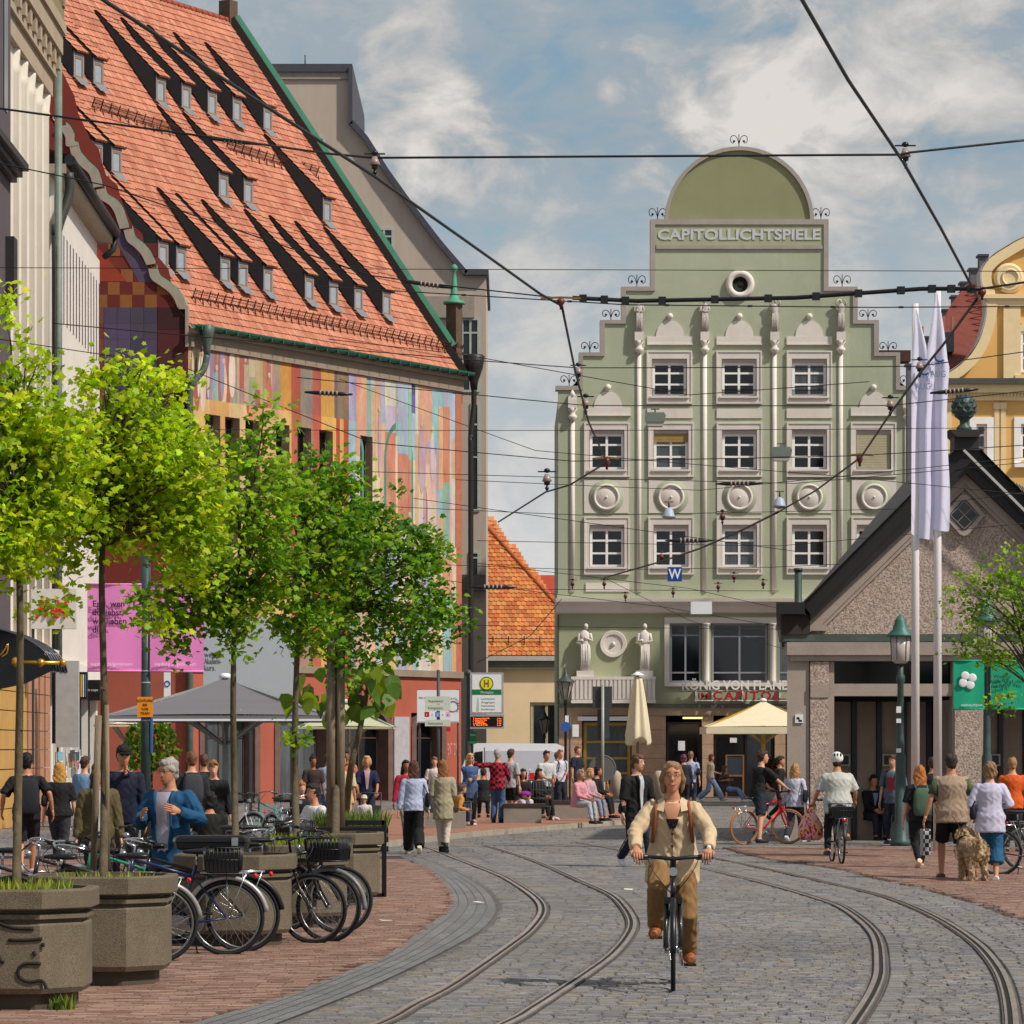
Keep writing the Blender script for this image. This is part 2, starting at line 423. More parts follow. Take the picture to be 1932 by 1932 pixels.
# smooth band of long concentric granite strips
band = MB(); nS = 5
YY = np.linspace(21.5, 64, 120)
def bandpt(y, t): return Vector((fBL(y) * (1 - t) + fL(y) * t, y, 0))
tmax = max(p.y for p in bandR)
band.rings([[Vector((fBL(y), y, 0.0)), Vector((fL(y), y, 0.0))] for y in YY if y < tmax], cap=False, closed=False, smooth=False)
bo = struct('granite_band', band, BAND)
for k in range(nS):
 t0, t1 = k / nS + .008, (k + 1) / nS - .008
 seg = 0; yy = 22.0
 while yy < min(58, tmax):
  L_ = .8 + .5 * rng.rand(); m2 = MB(); c = rng.rand() * .25 + .87
  pts = [yy + L_ * i / 3 for i in range(4)]
  rg = [[bandpt(p, t0) + UP * .006, bandpt(p, t1) + UP * .006] for p in pts]
  m2.rings(rg, (.175 * c, .17 * c, .170 * c), smooth=False, cap=False, closed=False)
  m2.build('kerb_slab', STONE, bo); yy += L_ + .012
# brick pavements
BPAL = [lin(h, .70) for h in ('a07a68', 'a88272', '94705f', 'b08e7e', '9a7565', '8c6a5e', 'a98a7a')]
def bricks(name, x_lo, x_hi, y0, y1, maxn, sheet, zt=.0):
 base = struct(name, sheet, mat('brick_joint', '4c3c36', k=.8, rough=.9, var=.2, scale=3, bump=.3))
 n = 0; bulkb = MB(); y = y0
 while y < y1:
  dep = .105; yc = y + dep / 2; half = yc * .19
  lo, hi = max(x_lo(yc), -half), min(x_hi(yc), half); x = lo + (rng.rand() * .2)
  while x < hi - .1:
   c = BPAL[rng.randint(len(BPAL))]; k = (.85 + .3 * rng.rand()) * (1 + .15 * noise.noise(Vector((x * .5, y * .3, 5))))
   c = (c[0] * k, c[1] * k, c[2] * k); z = .012 + .004 * rng.rand()
   if n < maxn:
    mb = MB(); mb.box(0, .192, 0, dep - .010, -.004, z, c); mb.build('brick', BRICKM, base, (x, y, zt)); n += 1
   else: bulkb.box(x, x + .192, y, y + dep - .010, zt - .004, zt + z, c)
   x += .204
  y += dep
 bulkb.build('brickwork', BRICKM, base, kind='stuff')
 return base
pl = MB()
for a, b in zip(ys[:-1], ys[1:]): pl.quad((-16, a, -.004), (fBL(a), a, -.004), (fBL(b), b, -.004), (-16, b, -.004))
pl.quad((-20, 60, -.002), (-6.0, 60, -.002), (-6.0, 110, -.002), (-20, 110, -.002))
bricks('brick_pavement', lambda y: -99, lambda y: fBL(y) - .02, 22.3, 58, 180, pl)
pr = MB()
yr = np.linspace(26, 64.8, 30)
for a, b in zip(yr[:-1], yr[1:]): pr.quad((fBR(a), a, .012), (18, a, .012), (18, b, .012), (fBR(b), b, .012))
bricks('right_pavement', lambda y: fBR(y) + .02, lambda y: 99, 33, 64.7, 110, pr, .014)
# raised island with kerb where people wait
fK = [p for p in kerb]
isl = MB(); back = [G(1250, 1532), G(1000, 1532), G(700, 1538)]
isl.prismz([(p.x, p.y) for p in fK] + [(p.x, p.y) for p in back], -.01, .10)
io = struct('waiting_island', isl, mat('island_brick', 'a0715c', k=.8, rough=.8, var=.2, scale=2.5, bump=.3, bscale=20, fine=.15))
for a, b in zip(fK[:-1:1], fK[1::1]):
 m2 = MB(); d = (b - a); m2.obox((a + b) / 2 + UP * .055 + Vector((0, -.08, 0)), d * .49, Vector((0, .10, 0)), UP * .062, lin('b5ab9a', .75))
 m2.build('kerb_stone', STONE, io)
# grooved rails
RAILM = mat('rail_steel', 'c0b0a8', k=.85, rough=.26, var=.35, scale=1.2, metal=.6)
GROOVE = mat('rail_groove', '17130f', rough=.9)
EDGE = mat('rail_bitumen', '6c6461', k=.5, rough=.7, var=.3, scale=4, bump=.4)
for k, S in rails.items():
 lab = {'A': 'leftmost tram rail curving through the cobbles', 'B': 'second tram rail from the left, curving left of the cyclist',
     'C': 'tram rail curving just right of the cyclist', 'D': 'rightmost tram rail curving beside the right pavement'}[k]
 t = thing('tram_rail', lab, 'tram rail', S[0].to_tuple(), 0, 'tram rails'); o0 = Vector(S[0])
 def sweep(off0, off1, z, mm, nm):
  mb = MB(); rg = []
  for i, p in enumerate(S):
   d = (S[min(i + 1, len(S) - 1)] - S[max(i - 1, 0)]).normalized(); n = Vector((d.y, -d.x, 0)) if d.y > 0 else Vector((-d.y, d.x, 0))
   rg.append([p - o0 + n * off0 + UP * z, p - o0 + n * off1 + UP * z, p - o0 + n * off1 + UP * -.02, p - o0 + n * off0 + UP * -.02])
  mb.rings(rg, smooth=False); return mb.build(nm, mm, t)
 sg = -1 if k in 'AC' else 1
 sweep(-.060, .060, .010, EDGE, 'bed'); sweep(*sorted((sg * .012, sg * .052)), .020, RAILM, 'rail_head')
 sweep(*sorted((-sg * .024, sg * .012)), .0125, GROOVE, 'groove'); sweep(*sorted((-sg * .024, -sg * .042)), .019, RAILM, 'guard_lip')
# ================================================================ buildings
def window(name, parent, x0, x1, z0, z1, y, cols=(.5,), rows=(.36, .68), fr=.06, fm=None, depth=.07, glass=None, mull=None):
 """casement window: frame mesh with its mullions, and every pane its own sub-part"""
 fm = fm or WFRAME; mull = mull or fr * .9
 f = MB()
 f.box(x0, x0 + fr, y, y + depth, z0, z1); f.box(x1 - fr, x1, y, y + depth, z0, z1)
 f.box(x0 + fr, x1 - fr, y, y + depth, z0, z0 + fr); f.box(x0 + fr, x1 - fr, y, y + depth, z1 - fr, z1)
 xs = [x0 + fr] + [x0 + (x1 - x0) * c for c in cols] + [x1 - fr]
 zs = [z0 + fr] + [z0 + (z1 - z0) * r for r in rows] + [z1 - fr]
 for c in xs[1:-1]: f.box(c - mull / 2, c + mull / 2, y + .003, y + depth - .003, z0 + fr, z1 - fr)
 for r in zs[1:-1]:
  for a, b in zip(xs[:-1], xs[1:]):
   a2 = a + (mull / 2 if a != xs[0] else 0); b2 = b - (mull / 2 if b != xs[-1] else 0)
   f.box(a2, b2, y + .006, y + depth - .006, r - mull * .4, r + mull * .4)
 w = f.build(name, fm, parent); gsel = GLASS2 if _wr.random() < .3 else GLASS
 for i in range(len(xs) - 1):
  for j in range(len(zs) - 1):
   p = MB(); p.quad((xs[i], y + depth * .55, zs[j]), (xs[i + 1], y + depth * .55, zs[j]), (xs[i + 1], y + depth * .55, zs[j + 1]), (xs[i], y + depth * .55, zs[j + 1]))
   p.build('pane', glass or gsel, w)
 return w
# ---------------------------------------------------------------- green cinema building with stepped gable
def green_building():
 s = 49.0; D = F / s
 root = thing('green_stepped_gable_building', 'sage green cinema building with stepped gable, round top and white trim', 'building', ((1053 - 966) / s, D, 0))
 X = lambda x: (x - 1053) / s
 Z = lambda y: CH + (HZ - y) / s
 GREEN = mat('sage_green_render', 'aeb49b', k=.93, rough=.85, var=.10, scale=.5, bump=.15, bscale=14, dirt=.24, fine=.02)
 GREEN2 = mat('darker_green_render', 'a2a688', k=.95, rough=.85, var=.10, scale=.4, bump=.15, bscale=14, dirt=.14)
 TRIM = mat('pale_stone_trim', 'e0d8d0', k=.93, rough=.8, var=.07, scale=.8, bump=.2, bscale=12, dirt=.15)
 COP = mat('grey_coping', 'a89f98', k=.9, rough=.7, var=.1, scale=1.5, dirt=.2)
 steps = [(1053, 1737, 735), (1096, 1696, 672), (1137, 1654, 611), (1177, 1614, 549), (1231, 1559, 421)]
 holes = []
 W1 = [1263, 1394.5, 1527]; W2 = [1145, 1266, 1395, 1527, 1648]
 for x in W1: holes.append((X(x - 33), X(x + 33), Z(748), Z(677)))
 for x in W2:
  if x != 1648: holes.append((X(x - 33), X(x + 33), Z(886), Z(811)))
 holes.append((X(1648 - 33), X(1648 + 33), Z(886), Z(811)))
 for x in [1145, 1266, 1395, 1527, 1649]: holes.append((X(x - 33), X(x + 33), Z(1070), Z(990)))
 m = MB(); zlo = Z(1132)
 prev = zlo
 for a, b, top in steps:
  hz_ = [h for h in holes if h[2] >= prev - 1e-6 and h[3] <= Z(top) + 1e-6]
  wall(m, X(a), X(b), prev, Z(top), [(max(h[0], X(a)), min(h[1], X(b)), max(h[2], prev), min(h[3], Z(top))) for h in holes if h[2] < Z(top) and h[3] > prev], 0, .28)
  prev = Z(top)
 th = .55; xs = [steps[0]]
 z0 = zlo
 for i, (a, b, top) in enumerate(steps):
  m.quad((X(a), th, z0), (X(a), 0, z0), (X(a), 0, Z(top)), (X(a), th, Z(top)))
  m.quad((X(b), 0, z0), (X(b), th, z0), (X(b), th, Z(top)), (X(b), 0, Z(top)))
  m.quad((X(b), th, z0), (X(a), th, z0), (X(a), th, Z(top)), (X(b), th, Z(top)))
  z0 = Z(top)
 m.build('gable_wall', GREEN, root)
 c = X(1395); r = 141 / s; zc = Z(417)
 t = MB(); arc = [(c + (r - .12) * math.cos(a), zc + (r - .12) * math.sin(a)) for a in np.linspace(0, math.pi, 33)]
 t.prism(arc[::-1], .10, .50); t.build('tympanum', mat('olive_green_render', '92936e', k=.9, rough=.85, var=.08, scale=.5, dirt=.1), root)
 t = MB()
 rg = []
 for a in np.linspace(0, math.pi, 41):
  e = Vector((math.cos(a), 0, math.sin(a))); o = Vector((c, 0, zc))
  rg.append([o + e * (r - .15), o + e * (r - .15) + Vector((0, .55, 0)), o + e * r + Vector((0, .55, 0)), o + e * r])
 t.rings(rg, smooth=False); t.build('arch_moulding', COP, root)
 def coping(x0, x1, y0, y1, nm='coping'):
  q = MB(); q.box(X(x0), X(x1), -.07, th + .05, Z(y1), Z(y0)); q.build(nm, COP, root)
 for sx in (0, 1):
  f = (lambda x: x) if sx == 0 else (lambda x: 2790 - x)
  def C2(x0, x1, y0, y1):
   a, b = sorted((f(x0), f(x1))); coping(a, b, y0, y1)
  C2(1048, 1100, 728, 736); C2(1092, 1100, 672, 728); C2(1092, 1141, 665, 672); C2(1132, 1141, 611, 665); C2(1132, 1181, 604, 611)
  C2(1172, 1181, 549, 604); C2(1172, 1236, 541, 549); C2(1227, 1236, 424, 541)
 coping(1227, 1563, 414, 424); coping(1238, 1552, 463, 470)
 q = MB(); q.box(X(1236), X(1554), -.02, .0, Z(463), Z(424)); q.build('sign_band', GREEN2, root)
 text('CAPITOLLICHTSPIELE', .5, .012, mat('grey_white_letters', 'c9cdd2', k=.9, rough=.6, var=.05), root, (X(1241), -.034, Z(453)), width=307 / s, height=20.5 / s, bold=.014)
 for fx, fy in [(1074, 728), (1113, 665), (1153, 604), (1202, 541), (1241, 414), (1395, 276), (1550, 414), (1590, 541), (1639, 604), (1677, 665), (1716, 728)]:
  q = MB(); x, z = X(fx), Z(fy); y = .25; k = .5 if fy > 600 else .55
  q.tube([(x, y, z), (x, y, z + 1.0 * k / .5 * .46)], .018, 6)
  for sg in (-1, 1):
   pts = [(x, y, z + .12), (x + sg * .08, y, z + .36 * k * 2 * .95), (x + sg * .20, y, z + .44 * k * 2 * .95), (x + sg * .31, y, z + .36 * k * 2), (x + sg * .31, y, z + .22), (x + sg * .22, y, z + .17), (x + sg * .17, y, z + .24)]
   q.tube(spline(pts, 4), .016, 5); q.ball((x + sg * .19, y, z + .24), .05, 6, 5)
  q.build('iron_finial', BLACK, root)
 q = MB(); ox, oz = X(1396), Z(537)
 q.torus((ox, -.05, oz), .43, .13, 36, 10); q.build('round_window_frame', TRIM, root)
 q = MB(); q.lathe([(.34, -.03), (.001, -.035)], 24, (ox, 0, oz), axis='y'); q.build('round_window_pane', GLASS, root)
 def surround(x, yt, yb, hw=43):
  q = MB(); a, b = X(x - hw), X(x + hw); zt, zb = Z(yt), Z(yb); w = .17
  ho = [(X(x - 33), X(x + 33))]
  i0, i1 = X(x - 33), X(x + 33)
  q.box(a, i0, -.06, .0, zb, zt); q.box(i1, b, -.06, .0, zb, zt)
  return q, a, b, i0, i1, zt, zb
 def full_window(x, yt, yb, ot, ob, blind=None, sill=True, rows=(.36, .69)):
  q, a, b, i0, i1, zt, zb = surround(x, yt, yb)
  q.box(i0, i1, -.06, .0, Z(ot), zt); q.box(i0, i1, -.06, .0, zb, Z(ob))
  e = .07
  for (u0, u1, v0, v1) in ((a - .0, a + .06, zb, zt), (b - .06, b, zb, zt), (a + .06, b - .06, zt - .06, zt), (a + .06, b - .06, zb, zb + .06)):
   q.box(u0, u1, -.09, -.06, v0, v1)
  q.build('window_surround', TRIM, root)
  q = MB(); q.box(i0, i1, .02, .2, Z(ot + 7), Z(ot)); q.build('shutter_box', mat('shutter_box_grey', 'b8aaa4', rough=.6, var=.05), root)
  window('window', root, i0 + .02, i1 - .02, Z(ob), Z(ot + 7), .10, (.5,), rows, .10)
  q = MB(); q.box(i0 - .08, i1 + .08, -.14, .12, Z(ob) - .07, Z(ob)); q.build('window_sill', TRIM, root)
  if blind == 'yellow':
   q = MB(); n = 6
   for i in range(n):
    q.box(i0 + .04, i1 - .04, .05, .09, Z(ot + 7 + 16) + i * .055, Z(ot + 7 + 16) + i * .055 + .045)
   q.build('yellow_blind', mat('yellow_blind', 'c2a25e', k=.7, rough=.7), root)
  if blind == 'closed':
   for i in range(23):
    z0_ = Z(ob) + .03 + i * .062
    q = MB(); q.box(i0 + .03, i1 - .03, .03, .06, z0_, z0_ + .052); q.build('shutter_slat', mat('cream_shutter', 'c8bd9f', k=.85, rough=.6, var=.05), root)
 for x in W1: full_window(x, 662, 762, 677, 748)
 for x in W2: full_window(x, 797, 900, 811, 886, {1266: 'yellow', 1648: 'closed'}.get(x))
 for x in [1145, 1266, 1395, 1527, 1649]: full_window(x, 975, 1084, 990, 1070)
 q = MB(); q.box(X(1100), X(1690), .5, .52, Z(1125), Z(672)); q.build('room_dark', DARKIN, root)
 def pediment(x, y):
  q = MB(); q.box(X(x - 43), X(x + 43), -.05, 0, Z(y + 16), Z(y))
  arc = [(X(x) + .54 * math.cos(a), Z(y) + .62 * math.sin(a)) for a in np.linspace(0, math.pi, 17)]
  q.prism(arc[::-1], -.04, 0); q.ball((X(x), -.06, Z(y - 38)), .12, 12, 8); q.box(X(x) - .08, X(x) + .08, -.05, 0, Z(y - 32) - .03, Z(y - 32) + .05)
  q.box(X(x - 43), X(x + 43), -.09, -.05, Z(y + 16), Z(y + 16) + .05)
  q.build('pediment', TRIM, root)
 for x in (1264, 1395, 1527): pediment(x, 635)
 for x in (1147, 1648): pediment(x, 769)
 for x in (1264, 1395, 1527):
  q = MB(); q.box(X(x - 43), X(x + 43), -.045, 0, Z(789), Z(771)); q.build('stone_panel', TRIM, root)
 q = MB(); q.box(X(1105), X(1187), -.045, 0, Z(1116), Z(1100)); q.build('stone_panel', TRIM, root)
 for x in (1144, 1266, 1395, 1527, 1649):
  q = MB(); q.box(X(x - 42), X(x + 42), -.035, 0, Z(968), Z(906)); q.build('roundel_panel', TRIM, root)
  q = MB(); rg = []
  q.lathe([(.01, -.055), (.66, -.055), (.67, -.04), (.01, -.04)], 36, (X(x), 0, Z(938)), axis='y'); q.build('roundel_ground', GREEN, root)
  q = MB(); q.torus((X(x), -.075, Z(938)), .46, .055, 36, 8); q.lathe([(.01, -.075), (.40, -.072), (.42, -.05)], 30, (X(x), 0, Z(938)), axis='y')
  q.ball((X(x), -.085, Z(938)), .05, 8, 6); q.build('roundel', TRIM, root)
 WSTAT = mat('white_stone_statue', 'c9c0b9', k=.85, rough=.8, var=.14, scale=4, bump=.4, bscale=20, dirt=.25)
 for x, yt in ((1080, 795), (1205.5, 668), (1329.5, 668), (1461, 668), (1586, 668), (1711, 795)):
  q = MB(); q.lathe([(.088, Z(1117)), (.088, Z(yt))], 12, (X(x), .0, 0))
  q.lathe([(.088, Z(yt)), (.10, Z(yt) + .05), (.17, Z(yt) + .12), (.18, Z(yt) + .2), (.10, Z(yt) + .26), (.12, Z(yt) + .36), (.19, Z(yt) + .5)], 12, (X(x), -.08, 0))
  q.box(X(x) - .17, X(x) + .17, -.25, 0, Z(yt) + .5, Z(yt) + .84); q.build('pilaster', TRIM, root)
  if yt == 795:
   q = MB(); q.box(X(x) - .16, X(x) + .16, -.22, 0, Z(yt) + .84, Z(yt) + .95); q.lathe([(.16, Z(yt) + .95), (.02, Z(yt) + 1.2)], 4, (X(x), -.11, 0)); q.build('pilaster_cap', TRIM, root)
 return root, X, Z, TRIM, GREEN, GREEN2, COP, WSTAT, D, s
groot, GXx, GZ, TRIM, GREEN, GREEN2, COP, WSTAT, GD, GS = green_building()
def statue_mesh(h, armup=False, robe=True, seed=0):
 """standing stone figure on a plinth, one continuous carving"""
 rnd = random.Random(seed); q = MB(); k = h / 1.75
 tw = rnd.uniform(-.04, .04)
 rg = []
 prof = [(0, .17, .13), (.25, .15, .12), (.55, .16, .13), (.85, .17, .13), (1.02, .135, .105), (1.2, .18, .12), (1.38, .20, .10), (1.46, .10, .07), (1.52, .055, .055)]
 for z, a, b in prof:
  cx = tw * math.sin(z * 3)
  rg.append([Vector((cx + a * math.cos(t) * (1 + .10 * math.sin(5 * t + z * 2)), b * math.sin(t) * (1 + .12 * math.cos(6 * t)), z)) * k for t in np.linspace(0, 2 * math.pi, 15)[:-1]])
 q.rings(rg); q.ball(Vector((tw, -.01, 1.63)) * k, (.085 * k, .095 * k, .125 * k), 10, 8)
 if armup:
  for sg in (-1, 1): q.tube([Vector((sg * .18, 0, 1.38)) * k, Vector((sg * .30, -.02, 1.58)) * k, Vector((sg * .07, -.03, 1.74)) * k], [.055 * k, .045 * k, .04 * k], 7)
 else:
  q.tube([Vector((-.19, 0, 1.38)) * k, Vector((-.25, -.02, 1.1)) * k, Vector((-.08, -.16, 1.06 + .1 * rnd.random())) * k], [.06 * k, .05 * k, .04 * k], 7)
  q.tube([Vector((.19, 0, 1.38)) * k, Vector((.27, -.02, 1.12)) * k, Vector((.2 - .3 * rnd.random(), -.14, .95 + .3 * rnd.random())) * k], [.06 * k, .05 * k, .04 * k], 7)
 for j in range(7):      # drapery folds
  x = -.13 + .045 * j
  q.tube([Vector((x + .02 * rnd.random(), -.12, .98)) * k, Vector((x * 1.1 + .03 * rnd.random(), -.15, .5)) * k, Vector((x * 1.2, -.14, .04)) * k], .02 * k, 5)
 return q
for i, (x, up) in enumerate(((1205.5, 0), (1329.5, 0), (1461, 1), (1586, 1))):
 side = ['leftmost', 'second from left', 'second from right', 'rightmost'][i]
 q = statue_mesh(1.26, bool(up), seed=i); o = q.build('statue', WSTAT, None, ((groot.location.x + GXx(x)), GD - .16, GZ(668) + .84))
 tag(o, 'small stone statue high on the green gable, %s of the four' % side, 'statue', 'statues on the gable pilasters')
# lower storeys of the green building
def green_lower():
 X, Z, s, root = GXx, GZ, GS, groot
 q = MB(); q.box(X(1051), X(1740), -.02, .5, Z(1132), Z(1120)); q.build('green_ledge', GREEN, root)
 q = MB()
 prof = [(.0, Z(1158)), (-.18, Z(1155)), (-.22, Z(1150)), (-.28, Z(1145)), (-.50, Z(1136)), (-.52, Z(1130)), (0, Z(1130))]
 xs = (X(1048), X(1742))
 n = len(prof); v = [(xs[0], y, z) for y, z in prof] + [(xs[1], y, z) for y, z in prof]
 q.add(v, [tuple(range(n)), tuple(range(2 * n - 1, n - 1, -1))] + [(i, i + n, (i + 1) % n + n, (i + 1) % n) for i in range(n)])
 q.build('cornice', TRIM, root)
 wins = [(1263, 1324), (1342, 1449), (1467, 1528)]
 q = MB(); wall(q, X(1053), X(1740), Z(1330), Z(1156), [(X(a), X(b), Z(1288), Z(1176)) for a, b in wins], 0, .3); q.build('first_floor_wall', GREEN2, root)
 q = MB()
 for a, b in ((1253.5, 1263), (1528, 1538)): q.box(X(a), X(b), -.1, 0, Z(1295), Z(1165))
 q.box(X(1263), X(1528), -.1, 0, Z(1176), Z(1165)); q.box(X(1263), X(1528), -.1, 0, Z(1295), Z(1288)); q.build('window_surround', TRIM, root)
 GREYF = mat('grey_window_frame', '8f9097', rough=.4, var=.05)
 for a, b in wins: window('cafe_window', root, X(a) + .02, X(b) - .02, Z(1288), Z(1176), .1, (.5,), (.17, .80) if b - a < 70 else (.17, .78), .08, GREYF)
 for x in (1333, 1458):
  q = MB(); q.lathe([(.13, Z(1288)), (.11, Z(1284)), (.11, Z(1182)), (.16, Z(1178)), (.17, Z(1176))], 14, (X(x), -.02, 0)); q.build('column', TRIM, root)
 q = MB(); q.box(X(1263), X(1528), .5, .52, Z(1300), Z(1170)); q.build('room_dark', DARKIN, root)
 q = MB(); q.lathe([(.01, -.03), (.36, -.05), (.37, -.09), (.5, -.10), (.52, 0)], 36, (X(1157), 0, Z(1215)), axis='y', smooth=False); q.ball((X(1157), -.05, Z(1215)), .09, 10, 6); q.build('roundel', TRIM, root)
 q = MB(); q.box(X(1077), X(1236), -.60, .0, Z(1283), Z(1277)); q.box(X(1077), X(1236), -.62, 0, Z(1327), Z(1321)); q.box(X(1078), X(1235), -.55, 0, Z(1321), Z(1283)); bal = q.build('balcony', TRIM, root)
 nfl = 20
 for i in range(nfl):
  x0 = X(1077) + (X(1236) - X(1077)) * i / nfl
  q = MB(); q.box(x0 + .03, x0 + .13, -.60, -.55, Z(1320), Z(1284)); q.build('flute', TRIM, bal)
 for x in (1103.5, 1215.5):
  q = MB(); q.box(X(x - 16), X(x + 16), -.5, 0, Z(1278), Z(1266)); q.build('plinth', TRIM, root)
 q = MB(); q.box(X(1053), X(1740), -.10, 0, Z(1335), Z(1328)); q.build('canopy_edge', mat('canopy_grey', '5d6158', rough=.6), root)
 q = MB(); q.box(X(1053), X(1740), -.04, 0, Z(1350), Z(1335)); q.build('fascia', mat('beige_fascia', 'c4a98e', k=.7, rough=.7, var=.1, dirt=.2), root)
 BST = mat('brown_stone', 'bc9a80', k=.9, rough=.65, var=.16, scale=2, bump=.2, bscale=20, fine=.1)
 for a, b in ((1053, 1098), (1192, 1256), (1325, 1346), (1462, 1482), (1600, 1740)):
  for j in range(6):
   z0 = Z(1512) + j * (Z(1350) - Z(1512)) / 6; q = MB(); q.box(X(a), X(b), 0, .5, z0 + .006, z0 + (Z(1350) - Z(1512)) / 6 - .006); q.build('stone_block', BST, root)
 q = MB(); q.box(X(1098), X(1600), 1.2, 1.25, -.02, Z(1350)); q.box(X(1098), X(1600), .45, 1.2, Z(1352), Z(1350)); q.build('shop_dark', DARKIN, root)
 YF = mat('yellow_window_frame', 'c29a3c', k=.75, rough=.5, var=.06)
 window('shop_window', root, X(1101), X(1190), .35, Z(1363), .2, (), (.22, .45, .7), .12, YF, depth=.1)
 q = MB(); q.box(X(1098), X(1192), .0, .3, -.02, .35); q.build('shop_plinth', BST, root)
 q = MB(); q.box(X(1090), X(1192), -.25, 0, Z(1360), Z(1352)); q.build('awning_box', WHITE, root)
 DD = mat('dark_brown_door', '1d1312', k=1, rough=.35, var=.2, scale=3, stretch=(6, 6, .5))
 for a, b in ((1258, 1323), (1348, 1404), (1406, 1460), (1484, 1540)):
  q = MB(); zt = Z(1362); w = .09
  q.box(X(a), X(a) + w, .3, .38, 0, zt); q.box(X(b) - w, X(b), .3, .38, 0, zt); q.box(X(a) + w, X(b) - w, .3, .38, zt - w, zt); q.box(X(a) + w, X(b) - w, .3, .38, 0, .35)
  d = q.build('door', DD, root)
  q = MB(); q.box(X(a) + w, X(b) - w, .33, .35, .35, zt - w); q.build('door_pane', GLASS, d)
  q = MB(); q.tube([(X(b) - .18, .24, .9), (X(b) - .18, .24, 1.5)], .02, 6); q.build('door_handle', mat('steel', 'a0a0a0', rough=.3, metal=.8), d)
 for x0, x1, y0, y1 in ((1280, 1293, 1398, 1416), (1378, 1391, 1392, 1401)):
  q = MB(); q.box(X(x0), X(x1), .26, .29, Z(y1), Z(y0)); q.build('door_notice', WHITE, root)
 q = MB(); q.box(X(1289), X(1325), .02, .3, Z(1356), Z(1353)); q.build('ceiling_lamp', mat('warm_lamp', 'ffd070', emis=2.0, var=0), root)
 LW = mat('white_letters', 'e8e4e2', rough=.5, var=.03); RD = mat('red_letters', 'a31f2b', k=1.0, rough=.4, var=.05)
 text('KÖNIG VON FLANDERN', .4, .04, LW, root, (X(1286), -.35, Z(1302)), width=245 / s, height=22.0 / s, bold=.008)
 text('IM', .3, .04, RD, root, (X(1316), -.35, Z(1318.5)), width=20 / s, height=11 / s, bold=.006)
 text('CAPITOL', .3, .04, RD, root, (X(1344), -.35, Z(1320.5)), width=127 / s, height=15.5 / s, bold=.010, spacing=1.35)
 q = MB(); q.box(X(1310), X(1530), -.36, -.33, Z(1322.5), Z(1321)); q.box(X(1286), X(1530), -.33, -.31, Z(1304), Z(1303))
 for x in (1312, 1343, 1400, 1470, 1520): q.box(X(x) - .02, X(x) + .02, -.33, 0, Z(1325), Z(1300))
 q.build('sign_rail', LW, root)
 q = MB(); RT = mat('dull_red_roof', '7c4a3c', k=.7, rough=.85, var=.2, scale=2)
 a, b, c = X(1058), X(1732), X(1395); zt = Z(745); zr = Z(440)
 q.quad((a, .55, zt), (c, .55, zr), (c, 13, zr), (a, 13, zt)); q.quad((c, .55, zr), (b, .55, zt), (b, 13, zt), (c, 13, zr)); q.build('roof', RT, root)
 q = MB(); q.box(X(1054), X(1739), 1.26, 13, 0, Z(746)); q.quad((a, 13, zt), (b, 13, zt), (c, 13, zr), (c, 13, zr)); q.build('body', GREEN, root)
 q = MB(); q.box(X(1052), X(1054.5), -.05, .5, -.02, Z(1160)); q.build('downpipe', DARKGREY, root)
 for x0 in (1690, 1700):
  pass
 q = MB(); q.box(X(1663), X(1724), 1.0, 2.0, Z(676), Z(655)); q.build('chimney', mat('chimney_brick', '5c3b33', k=.7, rough=.9, var=.25, scale=5), root)
green_lower()
for i, x in enumerate((1103.5, 1215.5)):
 o = statue_mesh(1.82, False, seed=20 + i * 7).build('statue', mat('bright_stone_statue', 'd6cfca', rough=.8, var=.14, scale=4, bump=.4, bscale=20, dirt=.2), None, (groot.location.x + GXx(x), GD - .27, GZ(1266)))
 tag(o, ['robed pale stone statue left of the round medallion above the balcony', 'pale stone statue right of the round medallion above the balcony'][i], 'statue', 'statues on the balcony')
